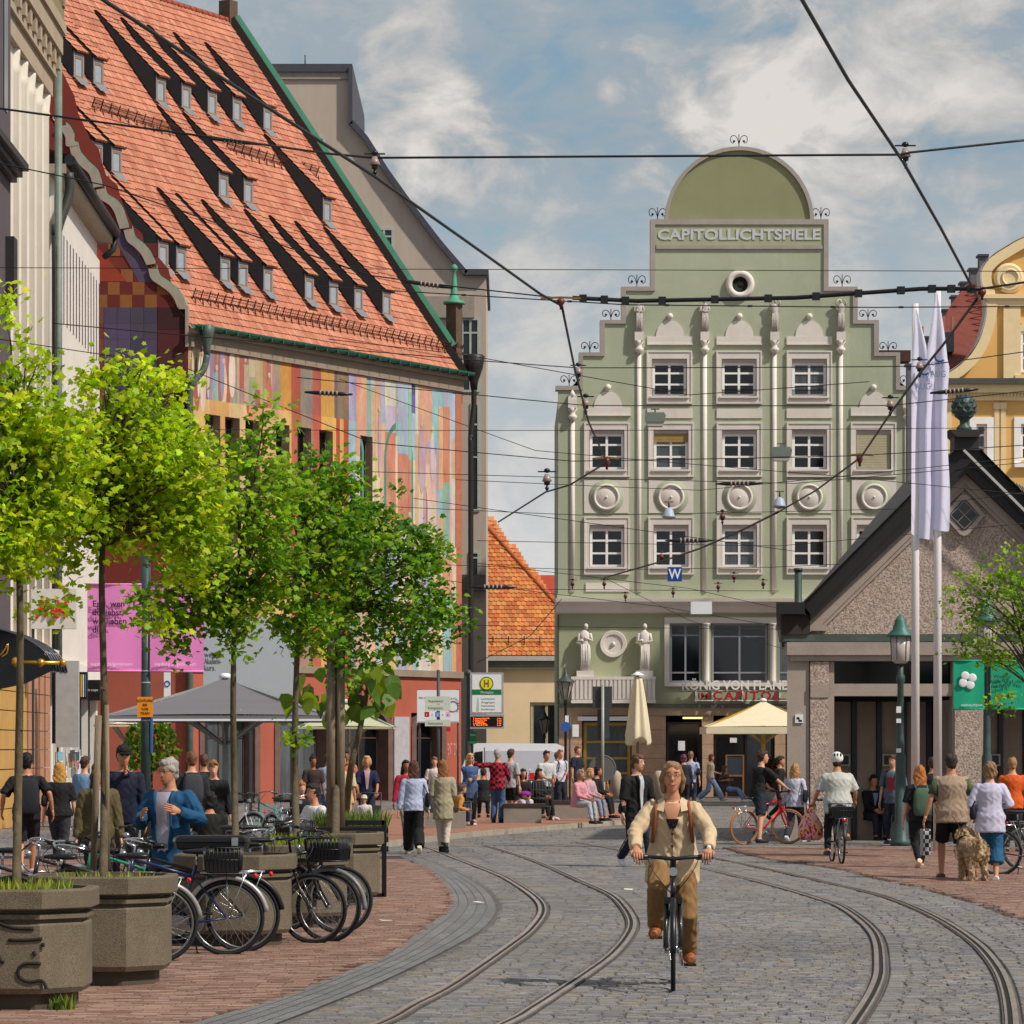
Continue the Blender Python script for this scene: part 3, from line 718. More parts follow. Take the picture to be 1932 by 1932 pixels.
# ---------------------------------------------------------------- concrete tram shelter with pediment
def shelter():
 s = 94.0; D = F / s
 X = lambda x: (x - 1485) / s
 Z = lambda y: CH + (HZ - y) / s
 root = thing('tram_shelter', 'brown concrete tram pavilion with steep dark gable and pebbledash front', 'shelter', ((1485 - 966) / s, D, 0))
 SM = mat('smooth_concrete', 'b0a095', k=.85, rough=.8, var=.12, scale=1.2, bump=.25, bscale=40, dirt=.25, fine=.05)
 PB = mat('pebbledash', 'b4a093', k=.9, rough=.85, var=.10, scale=1.2, bump=.8, bscale=30, fine=.40, dirt=.15)
 DR = mat('dark_roof_metal', '1d1a19', k=1.2, rough=.5, var=.25, scale=1.5)
 GP = mat('green_copper_strip', '5b6a60', k=.6, rough=.6, var=.25, scale=3, dirt=.4)
 ax = 1821
 def skbox(q, a, b, y0, y1, z0, z1, left):
  a, b = min(a, b), max(a, b); k = .080 * (y1 - y0) if left else 0
  q.prismz([(a, y0), (b, y0), (b + k, y1), (a + k, y1)], z0, z1)
 def mir(f):
  f(lambda x: x); f(lambda x: 2 * ax - x)
 q = MB(); q.prism([(X(1528), Z(1196)), (X(2 * ax - 1528), Z(1196)), (X(ax + 15), Z(862)), (X(ax - 15), Z(862))], .12, .5); q.build('pediment', PB, root)
 def band(m):
  q = MB()
  pts = [(X(m(1528)), Z(1190)), (X(m(1553)), Z(1190)), (X(m(1553)), Z(1176)), (X(ax), Z(912)), (X(ax), Z(872)), (X(m(1528)), Z(1152))]
  if m(0) != 0: pts = pts[::-1]
  q.prism(pts, .0, .12); q.build('pediment_band', SM, root)
 mir(band)
 def band2(m):
  q = MB(); pts = [(X(m(1553)), Z(1190)), (X(m(1560)), Z(1190)), (X(m(1560)), Z(1179)), (X(ax), Z(922)), (X(ax), Z(912)), (X(m(1553)), Z(1176))]
  if m(0) != 0: pts = pts[::-1]
  q.prism(pts, .05, .12); q.build('pediment_moulding', SM, root)
 mir(band2)
 def rake(m):
  q = MB(); pts = [(X(m(1512)), Z(1140)), (X(m(1528)), Z(1160)), (X(m(1801)), Z(888)), (X(ax), Z(882)), (X(ax), Z(852)), (X(m(1797)), Z(852))]
  if m(0) != 0: pts = pts[::-1]
  q.prism(pts, -.22, .6); q.build('roof_edge', DR, root)
  q = MB(); pts = [(X(m(1526)), Z(1158)), (X(m(1528)), Z(1171)), (X(ax), Z(894)), (X(ax), Z(882)), (X(m(1801)), Z(888))]
  if m(0) != 0: pts = pts[::-1]
  q.prism(pts, -.2, .12); q.build('roof_edge_lip', DR, root)
  q = MB(); skbox(q, X(m(1461)), X(m(1515)), -.45, 9, Z(1160), Z(1138), m(0) == 0); q.build('eave_gutter', DR, root)
  q = MB(); skbox(q, X(m(1473)), X(m(1526)), -.1, 9, Z(1197), Z(1160), m(0) == 0); q.build('eave_block', mat('dark_brown_concrete', '3f342f', k=.8, rough=.8, var=.15), root)
  q = MB(); v = [(X(m(1512)), -.44, Z(1139)), (X(m(1797)), -.44, Z(851)), (X(m(1797)), 9, Z(851)), (X(m(1512)) + (.8 if m(0) == 0 else 0), 9, Z(1139))]
  q.quad(*v); q.build('roof_plane', DR, root)
 mir(rake)
 cx, cz = X(1819), Z(972); r = .32
 dm = lambda r: [(cx - r, cz), (cx - r * .2, cz - r * .92), (cx, cz - r), (cx + r * .2, cz - r * .92), (cx + r, cz), (cx + r * .2, cz + r * .92), (cx, cz + r), (cx - r * .2, cz + r * .92)]
 q = MB(); q.prism(dm(.42), -.02, .12); q.build('diamond_frame', SM, root)
 q = MB(); q.prism(dm(.31), -.025, -.02); dw = q.build('diamond_pane', GLASS, root)
 q = MB()
 for t in (-.14, 0, .14):
  q.bar((cx - .14 + t, -.03, cz - .14 - t), (cx + .14 + t, -.03, cz + .14 - t), .02); q.bar((cx - .14 + t, -.032, cz + .14 + t), (cx + .14 + t, -.032, cz - .14 + t), .02)
 q.build('lattice', mat('lattice_grey', '77706c', rough=.6), dw)
 q = MB(); q.box(X(1473), X(2200), -.06, .5, Z(1210), Z(1197)); q.build('copper_strip', GP, root)
 q = MB(); q.box(X(1490), X(2200), -.02, .5, Z(1219), Z(1210)); q.box(X(1484), X(2200), -.14, .5, Z(1236), Z(1212)); q.box(X(1491), X(2200), -.08, .5, Z(1247), Z(1236)); q.build('architrave', SM, root)
 q = MB(); skbox(q, X(1485), X(1527), 0, 9, 0, Z(1247), True); q.build('corner_pier', SM, root)
 for a, b in ((1528.5, 1563), (1801, 1849), (2095, 2140)):
  q = MB(); q.box(X(a), X(b), -.05, .6, 0, Z(1248)); q.build('pebble_pier', PB, root)
  q = MB(); q.box(X(a), X(b), -.07, .55, Z(1316), Z(1292)); q.build('pier_band', SM, root)
 q = MB(); q.box(X(1563), X(1574), .02, .6, 0, Z(1248)); q.box(X(1797), X(1801), .02, .6, 0, Z(1248)); q.box(X(1849), X(1856), .02, .6, 0, Z(1248)); q.build('jamb', SM, root)
 for a, b in ((1574, 1797), (1856, 2095)):
  q = MB(); q.box(X(a), X(b), .02, .5, Z(1313), Z(1290)); q.build('lintel', SM, root)
  q = MB(); q.box(X(a), X(b), .35, .37, Z(1290), Z(1248)); q.build('frieze_pane', mat('frieze_dark_glass', '050505', rough=.15, var=.1), root)
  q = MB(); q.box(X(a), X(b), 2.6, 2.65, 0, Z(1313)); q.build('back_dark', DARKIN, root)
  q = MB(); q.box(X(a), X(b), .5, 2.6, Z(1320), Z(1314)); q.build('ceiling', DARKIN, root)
  n = 4 if a < 1800 else 4; pitch = 48
  for k in range(5):
   x0 = a + 9 + k * pitch
   if x0 + 36 > b: break
   q = MB(); q.box(X(x0), X(x0 + 37), 1.5, 1.7, .0, Z(1322)); q.build('stone_slab', mat('brown_slab', '9b897d', k=.85, rough=.8, var=.14, scale=2, bump=.2, bscale=30), root)
   q = MB(); q.box(X(x0 + 38), X(x0 + 47), 1.42, 1.5, .0, Z(1318)); q.build('black_post', BLACK, root)
 SC = mat('grey_display_frame', 'aaa398', rough=.5)
 for x in (1601, 1695, 1850 + 40):
  q = MB(); q.box(X(x - 16), X(x + 16), 1.40, 1.46, Z(1446), Z(1423)); dp = q.build('display_frame', SC, root)
  q = MB(); q.box(X(x - 13), X(x + 13), 1.385, 1.40, Z(1443), Z(1426)); q.build('display', mat('display_dark', '20242b', rough=.3), dp)
 q = MB(); q.box(X(1500) - .0, X(1515), -.03, 0, Z(1364), Z(1348)); sg = q.build('wall_sign', WHITE, root)
 q = MB(); q.box(X(1503), X(1508), -.035, -.03, Z(1357), Z(1353)); q.box(X(1506.5), X(1508.5), -.036, -.031, Z(1361), Z(1355)); q.box(X(1507), X(1513), -.035, -.03, Z(1361.5), Z(1358)); q.build('wall_sign_mark', BLACK, sg)
 q = MB(); q.box(X(1560), X(2150), 8.8, 9, 0, Z(1197)); q.build('rear_wall', SM, root)
 q = MB(); q.box(X(1797), X(1843), -.3, .4, Z(852), Z(821)); q.prism([(X(1786), Z(814)), (X(1800), Z(828)), (X(1840), Z(828)), (X(1854), Z(814))], -.45, .55); q.build('pinnacle_base', mat('dark_pedestal', '2e2c2c', k=1, rough=.6, var=.2), root)
 q = MB(); c = (X(1819.5), .05, 0); zz = Z
 q.lathe([(.16, Z(814)), (.15, Z(806)), (.085, Z(800)), (.09, Z(793)), (.14, Z(789)), (.20, Z(783)), (.225, Z(772)), (.22, Z(762)), (.18, Z(751)), (.10, Z(745)), (.01, Z(742))], 18, c)
 fin = q.build('pine_cone_finial', mat('verdigris_dark', '3c4f4c', k=.9, rough=.5, var=.35, scale=6), root)
 for r in range(5):
  for k in range(9):
   a = 2 * math.pi * (k + .5 * (r % 2)) / 9; zz_ = Z(790) + (Z(746) - Z(790)) * (r + .3) / 5.2; rr = [.16, .225, .235, .21, .14][r]
   d = Vector((math.cos(a), math.sin(a), 0)); p = Vector((c[0], c[1], zz_)) + d * rr
   tq = d.cross(UP); q = MB(); q.add([p - tq * .07, p + tq * .07, p + UP * .12 + d * .015, p + d * .035 + UP * .03], [(0, 1, 3), (1, 2, 3), (2, 0, 3)])
   q.build('cone_scale', fin.data.materials[0], fin)
 q = MB(); a0 = (X(1832), 1.2, Z(858)); a1 = (X(2180), 5.0, Z(858) - .1)
 b0 = (X(1905), 1.0, Z(930)); b1 = (X(2200), 1.0, Z(1100))
 v = [Vector((X(1800), .6, Z(862))), Vector((X(2280), .6, Z(1040))), Vector((X(2280), -.1, Z(1140))), Vector((X(1850), .6, Z(880)))]
 A = Vector((X(1826), .62, Z(856))); B = Vector((X(2010), 3.2, Z(915))); C_ = Vector((X(2120), .55, Z(1160)));
 q.add([A, B, C_], [(0, 1, 2)]); q.build('side_roof', mat('ribbed_roof', '4a4d48', k=.8, rough=.55, var=.2, scale=3), root)
 for k in range(26):
  t = (k + .5) / 26; p = A.lerp(B, t); e = A.lerp(C_, t) ; e = p + (C_ - B) * (1 - 0) * .0 + (C_ - B).normalized() * .01
  end = p + (C_ - B) * (1 if t > .999 else t) if False else A.lerp(C_, t)
  q = MB(); q.bar(p + Vector((0, -.02, .01)), A.lerp(C_, t) + Vector((0, -.02, .01)), .02, .025); q.build('roof_rib', mat('roof_rib_grey', '83867d', k=.7, rough=.5), root)
 q = MB(); q.bar((X(1812), -.5, Z(853)), (X(2100), -.5, Z(1140)), .05, .05); q.build('roof_flashing', mat('pale_flashing', 'b7b2ac', rough=.5), root)  # pale bar: bright light along this roof edge is put into its colour
shelter()
# ---------------------------------------------------------------- mural house with the big tiled roof
s_r, s_l = 50.9, 57.4
PL = Vector(((355 - 966) / s_l, F / s_l, 0)); PR = Vector(((870 - 966) / s_r, F / s_r, 0))
WD = PR - PL; WLEN = WD.length; WU = WD.normalized(); WN = Vector((WU.y, -WU.x, 0))   # outward normal of the long wall
MH = thing('mural_house', 'tall house with colourful mural, steep red tiled roof and rows of dormers', 'building', PL.to_tuple(), math.atan2(WU.y, WU.x))
EZ = CH + (HZ - 703) / s_r; RZ = CH + (HZ - 35) / s_r; BK = -8.66
def loc_(p):                                   # world -> mural house frame (x along wall, y into building)
 d = p - PL; return Vector((d.dot(WU), -d.dot(WN), d.z))
def wall_at(x, y): q = loc_(ray_plane(x, y, PL, WN)); return q.x, q.z
RDIR = Vector((BK, 0, RZ - EZ))                # eave -> ridge (world)
RN = WU.cross(RDIR).normalized(); RN = RN if RN.dot(WN) > 0 else -RN
RP0 = PL + UP * EZ
rdl = Vector((RDIR.dot(WU), -RDIR.dot(WN), RDIR.z));
def roof_at(x, y):
 return loc_(ray_plane(x, y, RP0, RN))
def mural_house():
 R_ = MH
 RED = mat('red_plaster', 'b8604c', k=.78, rough=.85, var=.1, scale=.6, bump=.15, bscale=12, dirt=.15)
 z1 = CH + (HZ - 1268) / s_r * 1.0; z1 = wall_at(850, 1268)[1]
 holes = []
 wins = []
 for x in (400, 437, 475, 532, 573, 614, 690):
  u, z = wall_at(x, 800); holes.append((u - .42, u + .42, 7.2, wall_at(683, 822)[1] if x == 690 else wall_at(525, 800)[1])); wins.append(holes[-1])
 ztop = wall_at(525, 800)[1]
 holes = [(a, b, 8.6, ztop) for a, b, c, d in holes]; holes = holes[:6] + [(holes[6][0], holes[6][1], 8.6, ztop)]
 q = MB(); wall(q, 0, WLEN, z1, EZ - .05, holes, 0, .35); q.build('upper_wall', mat('plaster_cream', 'c9a98a', k=.75, rough=.85, var=.1, scale=.6, dirt=.12), R_)
 for a, b, c, d in holes: window('tall_window', R_, a + .02, b - .02, c, d, .25, (.5,), (.5,), .06, mat('dark_window_frame', '4d4845', rough=.5))
 rndm = random.Random(5); pan = MB()
 warm = ['e0b284', 'dfa078', 'd08a70', 'e6c090', 'd9b498', 'cfae98', 'e2bfa6', 'dba88c', 'e8d0b0', 'e6b27e']
 cool = ['a8b6cc', '9cc0c0', 'b0acca', 'b8c4d2', '94b8ac', 'c4b8cc', 'd2c4c8', 'a2c2cc', 'dacec2']
 def blk(x0, x1, y0, y1, colr, k=.62):
  u0, u1 = wall_at(x0, 760)[0], wall_at(x1, 760)[0]; u0, u1 = max(u0, .02), min(u1, WLEN - .02)
  z0, z1_ = wall_at((x0 + x1) / 2, y1)[1], wall_at((x0 + x1) / 2, y0)[1]
  blkuz(u0, u1, z0, z1_, colr, k)
 cnt = [0]
 def blkuz(u0, u1, z0, z1_, colr, k=.72):
  rects = [(u0, u1, z0, z1_)]
  for h in holes:                          # cut the window openings out
   nr = []
   for a, b, c, d in rects:
    if b <= h[0] or a >= h[1] or d <= h[2] or c >= h[3]: nr.append((a, b, c, d)); continue
    if c < h[2]: nr.append((a, b, c, h[2]))
    if d > h[3]: nr.append((a, b, h[3], d))
    lo, hi = max(c, h[2]), min(d, h[3])
    if a < h[0]: nr.append((a, h[0], lo, hi))
    if b > h[1]: nr.append((h[1], b, lo, hi))
   rects = nr
  cnt[0] += 1; y = -.008 - .004 * (cnt[0] % 40) / 4
  for a, b, c, d in rects:
   if b - a > .01 and d - c > .01: pan.box(a, b, y, -.001, c, d, lin(colr, k))
 zt = EZ - .75
 fz = wall_at(525, 790)[1] + .3
 u = .05; uF = wall_at(520, 760)[0]
 while u < uF:
  w = rndm.uniform(.08, .3); z = fz
  while z < zt:
   h = rndm.uniform(.5, 2.4); blkuz(u, min(u + w, uF), z, min(z + h, zt), rndm.choice(['cf9a86', 'b9705f', 'd8b49a', 'a8857c', 'c58f74', 'dcc0a2', 'c49b98', 'b7ae9a', 'd7b08c', 'cc7466']), .62); z += h
  u += w
 for x0, x1, c in ((520, 529, 'b9a48a'), (529, 549, 'e0a050'), (549, 566, 'c0604c'), (566, 589, '9f8f88'), (589, 605, 'c4685a'), (605, 630, 'e3aa5a'), (630, 636, '7d6a70'), (636, 656, '9c8268')):
  blk(x0, x1, 655, 800, c)
 for x0, x1, c in ((520, 549, 'ddb070'), (549, 566, 'c9654e'), (566, 589, 'a98a7a'), (589, 605, 'c9654e'), (605, 633, 'e6b266'), (633, 640, 'b8503e'), (640, 647, 'e0b060'), (647, 656, 'c2583f'), (656, 662, 'e3b468')):
  blkuz(wall_at(x0, 760)[0], wall_at(x1, 760)[0], z1, fz, c)
 u = .05
 for c in ['e2b878', 'd9a568', 'e6c28a', 'd8a070', 'e4bb80']:
  blkuz(u, u + 1.1, z1, fz, c); u += 1.1
 uA, uB = wall_at(656, 760)[0], WLEN - .42
 u = uA
 while u < uB:
  w = rndm.choice((.12, .2, .3, .45, .7, .9)); z = z1
  while z < zt:
   h = rndm.uniform(.8, 3.6); f = (z - z1) / (zt - z1)
   pal = cool if rndm.random() < (.72 if f > .75 else .42) else warm
   blkuz(u, min(u + w, uB), z, min(z + h, zt), rndm.choice(pal), .74); z += h
  u += w
 blk(706, 728, 690, 840, 'c0583c'); blk(744, 757, 700, 745, '6c72b8'); blk(775, 786, 720, 780, '7a6cc0'); blk(835, 850, 740, 1080, '8fb2b0', .5)
 for cx, w, h, c in ((752, 17, 150, '4f9a84'), (800, 9, 80, 'b6a6d0'), (818, 11, 120, 'd8a0a0')):
  pass
 for x0, x1 in ((640, 655),): pass
 for k, (uu, ww, zb, zh, c) in enumerate(((wall_at(751, 800)[0], .95, 8.0, 13.6, '5f9f8c'), (wall_at(812, 800)[0], .5, 8.6, 13.1, 'c9b6d6'), (wall_at(672, 800)[0], .45, 8.4, 13.0, '6aa8a0'))):
  rg = []
  for a in np.linspace(0, math.pi, 15):
   e = Vector((math.cos(a), 0, math.sin(a) * 1.5)); o = Vector((uu, 0, zh - ww * 1.5))
   rg.append([o + e * ww + Vector((0, -.03, 0)), o + e * (ww - .14) + Vector((0, -.03, 0)), o + e * (ww - .14), o + e * ww])
  rg = [[Vector((p.x, p.y, zb)) for p in rg[0]]] + rg + [[Vector((p.x, p.y, zb)) for p in rg[-1]]]
  pan.rings(rg, lin(c, .6), smooth=False)
 for k in range(46):                          # tall figure-like almond fields
  left = k < 26; uu = rndm.uniform(.3, uF - .3) if left else rndm.uniform(uA + .3, uB - .3); zz = rndm.uniform(fz + .2, zt - 2.2) if left else rndm.uniform(z1 + .5, zt - 3.2)
  w = rndm.uniform(.08, .2); h = rndm.uniform(1.2, 2.3 if left else 3.4)
  if not left and any(a - .2 < uu < b + .2 for a, b, c, d in holes): continue
  o = [(uu + w * math.sin(t) * (1 if t < math.pi else 1), zz + h * (1 - math.cos(t)) / 2) for t in np.linspace(0, 2 * math.pi, 17)[:-1]]
  pan.prism(o, -.024 - .0015 * (k % 9), -.02, lin(rndm.choice(['e8d8c4', 'b0685c', 'c8a8b8', '8fb4b0', 'e2c8a0', '9a90b8', 'c87a5c', 'd8c8d0', '7f9a8c']), .72)); pan.ball((uu, -.03, zz + h + .08), (.09, .01, .11), 8, 5, lin('dcb89c', .72))
 pan.build('mural', mat('mural_paint', attr=True, rough=.85, var=.16, scale=1.3, stretch=(1, 1, .35), bump=.1, bscale=14, dirt=.1, fine=.06), R_, kind='stuff')
 nt = MATS['mural_paint'].node_tree; at = [n for n in nt.nodes if n.type == 'ATTRIBUTE'][0]; n1 = nt.nodes.new('ShaderNodeTexNoise'); n1.inputs['Scale'].default_value = 1.1; n1.inputs['Detail'].default_value = 7; n1.inputs['Distortion'].default_value = 1.2
 mp = nt.nodes.new('ShaderNodeMapping'); mp.inputs[3].default_value = (1.6, 1, .6); tcn = nt.nodes.new('ShaderNodeTexCoord'); nt.links.new(tcn.outputs['Object'], mp.inputs[0]); nt.links.new(mp.outputs[0], n1.inputs['Vector'])
 mx = nt.nodes.new('ShaderNodeMixRGB'); mx.blend_type = 'OVERLAY'; mx.inputs[0].default_value = .42; l = [l for l in nt.links if l.from_node == at][0]; ts = l.to_socket; nt.links.new(at.outputs['Color'], mx.inputs[1]); nt.links.new(n1.outputs['Color'], mx.inputs[2]); nt.links.new(mx.outputs[0], ts)
 q = MB(); q.box(WLEN - .42, WLEN, -.03, 0, z1, EZ - .6); q.build('corner_strip', mat('salmon_strip', 'c8795c', k=.7, rough=.8), R_)
 ST = mat('beige_stone', 'a3917f', k=.7, rough=.8, var=.12, scale=1.5, dirt=.2)
 q = MB(); q.box(0, WLEN, -.12, 0, EZ - .72, EZ - .30); q.box(0, WLEN, -.28, 0, EZ - .30, EZ - .12); q.build('eave_cornice', ST, R_)
 q = MB(); q.box(0, WLEN, -.12, 0, z1 - .22, z1 + .02); q.build('storey_cornice', ST, R_)
 gm = mat('green_gutter', '2f6b58', k=.8, rough=.45, var=.25, scale=4)
 rg = []
 q = MB()
 for u in np.linspace(-.25, WLEN + .1, 34):
  rg.append([Vector((u, -.42 + .14 * math.cos(a), EZ - .02 + .14 * math.sin(a))) for a in np.linspace(math.pi, 2 * math.pi, 9)])
 q.rings(rg, closed=False, cap=False); q.build('gutter', gm, R_)
 for k in range(26):
  q = MB(); q.box(k * .66, k * .66 + .04, -.57, -.27, EZ - .19, EZ - .02); q.build('gutter_bracket', gm, R_)
 AR = mat('brown_arch_stone', '85655c', k=.6, rough=.8, var=.2, scale=2.5, bump=.3, bscale=20)
 zt0 = z1 - .22
 bays = [(.6, 4.0), (4.9, 8.3), (9.2, 12.2), (13.5, 15.8)]
 q = MB(); wall(q, 0, WLEN, 0, zt0, [(a, b, 0, 3.15) for a, b in bays], 0, .5); q.build('ground_floor_wall', RED, R_)
 for a, b in bays:
  c = (a + b) / 2; r = (b - a) / 2; rg = []
  for t in np.linspace(0, math.pi, 17):
   e = Vector((math.cos(t), 0, math.sin(t) * .55)); o = Vector((c, 0, 2.55))
   rg.append([o + e * (r + .02) + Vector((0, -.05, 0)), o + e * (r - .28) + Vector((0, -.05, 0)), o + e * (r - .28) + Vector((0, .4, 0)), o + e * (r + .02) + Vector((0, .4, 0))])
  rg = [[Vector((p.x, p.y, 0)) for p in rg[0]]] + rg + [[Vector((p.x, p.y, 0)) for p in rg[-1]]]
  q = MB(); q.rings(rg, smooth=False); q.build('arch', AR, R_)
  window('shop_front', R_, a + .26, b - .26, .1, 2.95, .42, (.5,), (.75,), .07, mat('brown_shop_frame', '4a3a33', rough=.5))
 q = MB(); q.box(12.3, 13.3, -.06, 0, 0, 3.0); q.build('grey_panel', mat('pale_grey_panel', 'b9b4ba', k=.8, rough=.7), R_)
 gr = text('BNT  DNK', .5, .004, mat('pink_graffiti', 'd98c86', rough=.7), R_, (WLEN - .95, -.012, 1.6), name='graffiti', width=.8, height=.45)
 G0 = PL.copy()
 def gp(x, y): p = W(x, y, G0.y); return p
 PUR = mat('dark_red_stucco', attr=True, rough=.85, var=.12, scale=1.2, bump=.15, bscale=12)
 q = MB(); base = lambda p, dy=0: loc_(Vector((p.x, G0.y + dy, p.z)))
 def gq(x0, y0, x1, y1, c, k=.62, dy=0.0):
  a = [base(gp(x0, y1), dy), base(gp(x1, y1), dy), base(gp(x1, y0), dy), base(gp(x0, y0), dy)]
  q.add(a, [(0, 1, 2, 3)], lin(c, k))
 edge = [(352, 580), (340, 566), (330, 553), (322, 530), (318, 508), (305, 492), (285, 470), (272, 460), (268, 440), (250, 425), (240, 405), (228, 375), (222, 350), (200, 330), (192, 305), (186, 280), (170, 262), (160, 240), (148, 215), (140, 180), (100, 100), (20, 0), (-141, -144)]
 poly = [(-330, 150)] + [(-330, 1600), (355, 1600), (355, 580)] + edge
 vs = [base(gp(x, y), .02) for x, y in poly]; q.add(vs, [tuple(range(len(vs)))], lin('93372c', .6))
 cs = ['7a2f2a', '8f3a2c', '9b4a30', '702a2c', 'a24434']
 for r_, yy in enumerate((580, 532, 483)):
  for k in range(5): gq(183 + 24 * k - 3, yy - 24 if r_ else yy - 24, 183 + 24 * k + 20, yy, ['7b2b26', 'a96a35'][(k + r_) % 2], .62, .0)
 for r_, yy in enumerate((532 + 24, 532 + 48)):
  for k in range(6): gq(180 + 23.3 * k, yy - 24, 180 + 23.3 * (k + 1) - .6, yy, ['7b2b26', 'a8672f'][(k + r_) % 2], .62, -.004)
 for k in range(4):
  for j in range(9): gq(196 + 25.2 * k, 580 + 30 * j, 196 + 25.2 * (k + 1) - .6, 580 + 30 * (j + 1) - .5, rndm.choice(['6a5a78', '5d5470', '74618a', '665a6e', '7a6a86']), .5, -.004)
 for j in range(9):
  gq(183, 580 + 30 * j, 195.4, 610 + 30 * j, rndm.choice(['a84f38', '94402f', '8d5a4a']), .6, -.004)
  gq(297.5, 580 + 42 * j, 350, 621.5 + 42 * j, rndm.choice(['5c2a2e', '66323a', '4f2528', '6a2c2c']), .55, -.004)
 for a in ((183, 470, 250, 500), (206, 440, 262, 508)): pass
 q.add([base(gp(*p), -.006) for p in ((205, 430), (225, 430), (300, 532), (262, 532))], [(3, 2, 1, 0)], lin('6f5a74', .55))
 q.add([base(gp(*p), -.008) for p in ((183, 465), (240, 531), (183, 531))], [(0, 1, 2)], lin('b8452c', .6))
 q.build('painted_gable', PUR, R_)
 gg = MB()                       # ground floor red wall on that side
 gg.add([base(gp(*p), -.01) for p in ((183, 1600), (352, 1600), (352, 1268), (183, 1268))], [(0, 1, 2, 3)]); gg.build('gable_ground_floor', RED, R_)
 VG = mat('verdigris', '8fb09b', k=.75, rough=.6, var=.2, scale=4); VS = mat('verge_stone', 'b3a594', k=.75, rough=.8, var=.1, dirt=.2)
 segs = [[(125, 237), (133, 244), (140, 258), (141, 272), (148, 275)], [(148, 276), (153, 292), (170, 312), (184, 325), (190, 340), (193, 352)], [(198, 356), (204, 372), (222, 384), (232, 398), (238, 415), (243, 430)],
   [(250, 432), (256, 452), (270, 464), (283, 478), (293, 498)], [(296, 505), (302, 524), (318, 536), (334, 548), (345, 562), (352, 579)]]
 for sgm in segs:
  S = spline([base(gp(*p), -.10) for p in sgm], 5); rg = []; rg2 = []
  for p in S:
   rg.append([p + Vector((0, 0, 0)), p + UP * .10, p + UP * .10 + loc_(PL + Vector((0, .6, 0))), p + loc_(PL + Vector((0, .6, 0)))])
   w_ = loc_(PL + Vector((-.28, 0, -.05))); rg2.append([p, p + w_, p + w_ + loc_(PL + Vector((0, .3, 0))), p + loc_(PL + Vector((0, .3, 0)))])
  m1 = MB(); m1.rings(rg, smooth=False); m1.build('verge_cap', VG, R_); m1 = MB(); m1.rings(rg2, smooth=False); m1.build('verge_stone', VS, R_)
 m1 = MB(); m1.add([base(gp(x, y), dy) for dy in (-.12, .3) for x, y in ((338, 578), (356, 578), (356, 655), (350, 655), (350, 584), (338, 584))], [(0, 1, 2, 3, 4, 5), (11, 10, 9, 8, 7, 6), (0, 6, 7, 1), (1, 7, 8, 2), (5, 11, 6, 0)]); m1.build('verge_foot', VS, R_)
 e0 = Vector((0, -.45, EZ - .0)) ; ev = rdl.copy()              # local vector eave->ridge
 slope_unit = ev.normalized(); SL = ev.length + .40
 O = Vector((0, 0, EZ)) - slope_unit * .27
 q = MB(); q.quad(O - Vector((0, 0, .03)), O + Vector((WLEN, 0, -.03)), O + Vector((WLEN, 0, -.03)) + slope_unit * SL, O - Vector((0, 0, .03)) + slope_unit * SL)
 q.build('roof_underlay', mat('roof_gap', '5a2c20', rough=.9), R_)
 nrm = Vector((1, 0, 0)).cross(slope_unit).normalized(); nrm = nrm if nrm.y < 0 else -nrm
 TILE = mat('roof_tile', attr=True, rough=.75, var=.14, scale=3, bump=.25, bscale=25)
 TP = [lin(h, .62) for h in ('e49474', 'dc8a6a', 'e89e80', 'df8e70', 'd48466', 'e69678', 'cf7c60')]
 tw, tl = .21, .30; rnd2 = random.Random(2)
 def tile(mb, P, w, l, c):
  ux = Vector((1, 0, 0)); a = nrm * .045; b = nrm * .012; hmp = nrm * .022
  v = [P + a, P + ux * w * .5 + a + hmp, P + ux * w + a, P + ux * w + slope_unit * l + b, P + ux * w * .5 + slope_unit * l + b + hmp, P + slope_unit * l + b,
    P - nrm * .01, P + ux * w - nrm * .01]
  mb.add(v, [(0, 1, 4, 5), (1, 2, 3, 4), (6, 7, 2, 1, 0)], c)
 bulk = MB(); n = 0; rows = int(SL / tl)
 def vis(P):
  w = PL + WU * P.x - WN * P.y + UP * P.z
  s_ = F / w.y; return -30 < 966 + w.x * s_ < 940 and HZ - (w.z - CH) * s_ > -40
 for r in range(rows):
  off = 0; k = rnd2.uniform(.90, 1.08)
  for i in range(int(WLEN / tw)):
   P = O + slope_unit * (r * tl) + Vector((i * tw + off, 0, 0))
   if not vis(P): continue
   c = rnd2.choice(TP); kk = k * rnd2.uniform(.93, 1.06) * (1 + .12 * noise.noise(Vector((i * .12, r * .1, 3)))); c = tuple(x * kk for x in c)
   if n < 300 and i < 14:
    mb = MB(); tile(mb, Vector((0, 0, 0)), tw - .008, tl + .02, c); mb.build('roof_tile', TILE, R_, P.to_tuple()); n += 1
   else: tile(bulk, P, tw - .008, tl + .02, c)
 bulk.build('roof_tiles', TILE, R_, kind='stuff')
 rid = O + slope_unit * (rows * tl)
 q = MB()
 for i in range(48): q.tube([rid + Vector((i * .36, 0, 0)), rid + Vector((i * .36 + .38, 0, .0))], [.12, .10], 8)
 q.build('ridge_tiles', mat('ridge_tile', 'b4583c', k=.7, rough=.8, var=.2), R_, kind='stuff')
 back = MB(); bk = Vector((ev.x, ev.y, 0)) * 2; back.quad(rid, rid + Vector((WLEN, 0, 0)), rid + Vector((WLEN, 0, 0)) + Vector((bk.x / 2, bk.y / 2, -(RZ - EZ))), rid + Vector((bk.x / 2, bk.y / 2, -(RZ - EZ)))); back.build('rear_slope', mat('roof_gap', ''), R_)
 a = O + Vector((WLEN, 0, 0)); b = rid + Vector((WLEN, 0, 0))
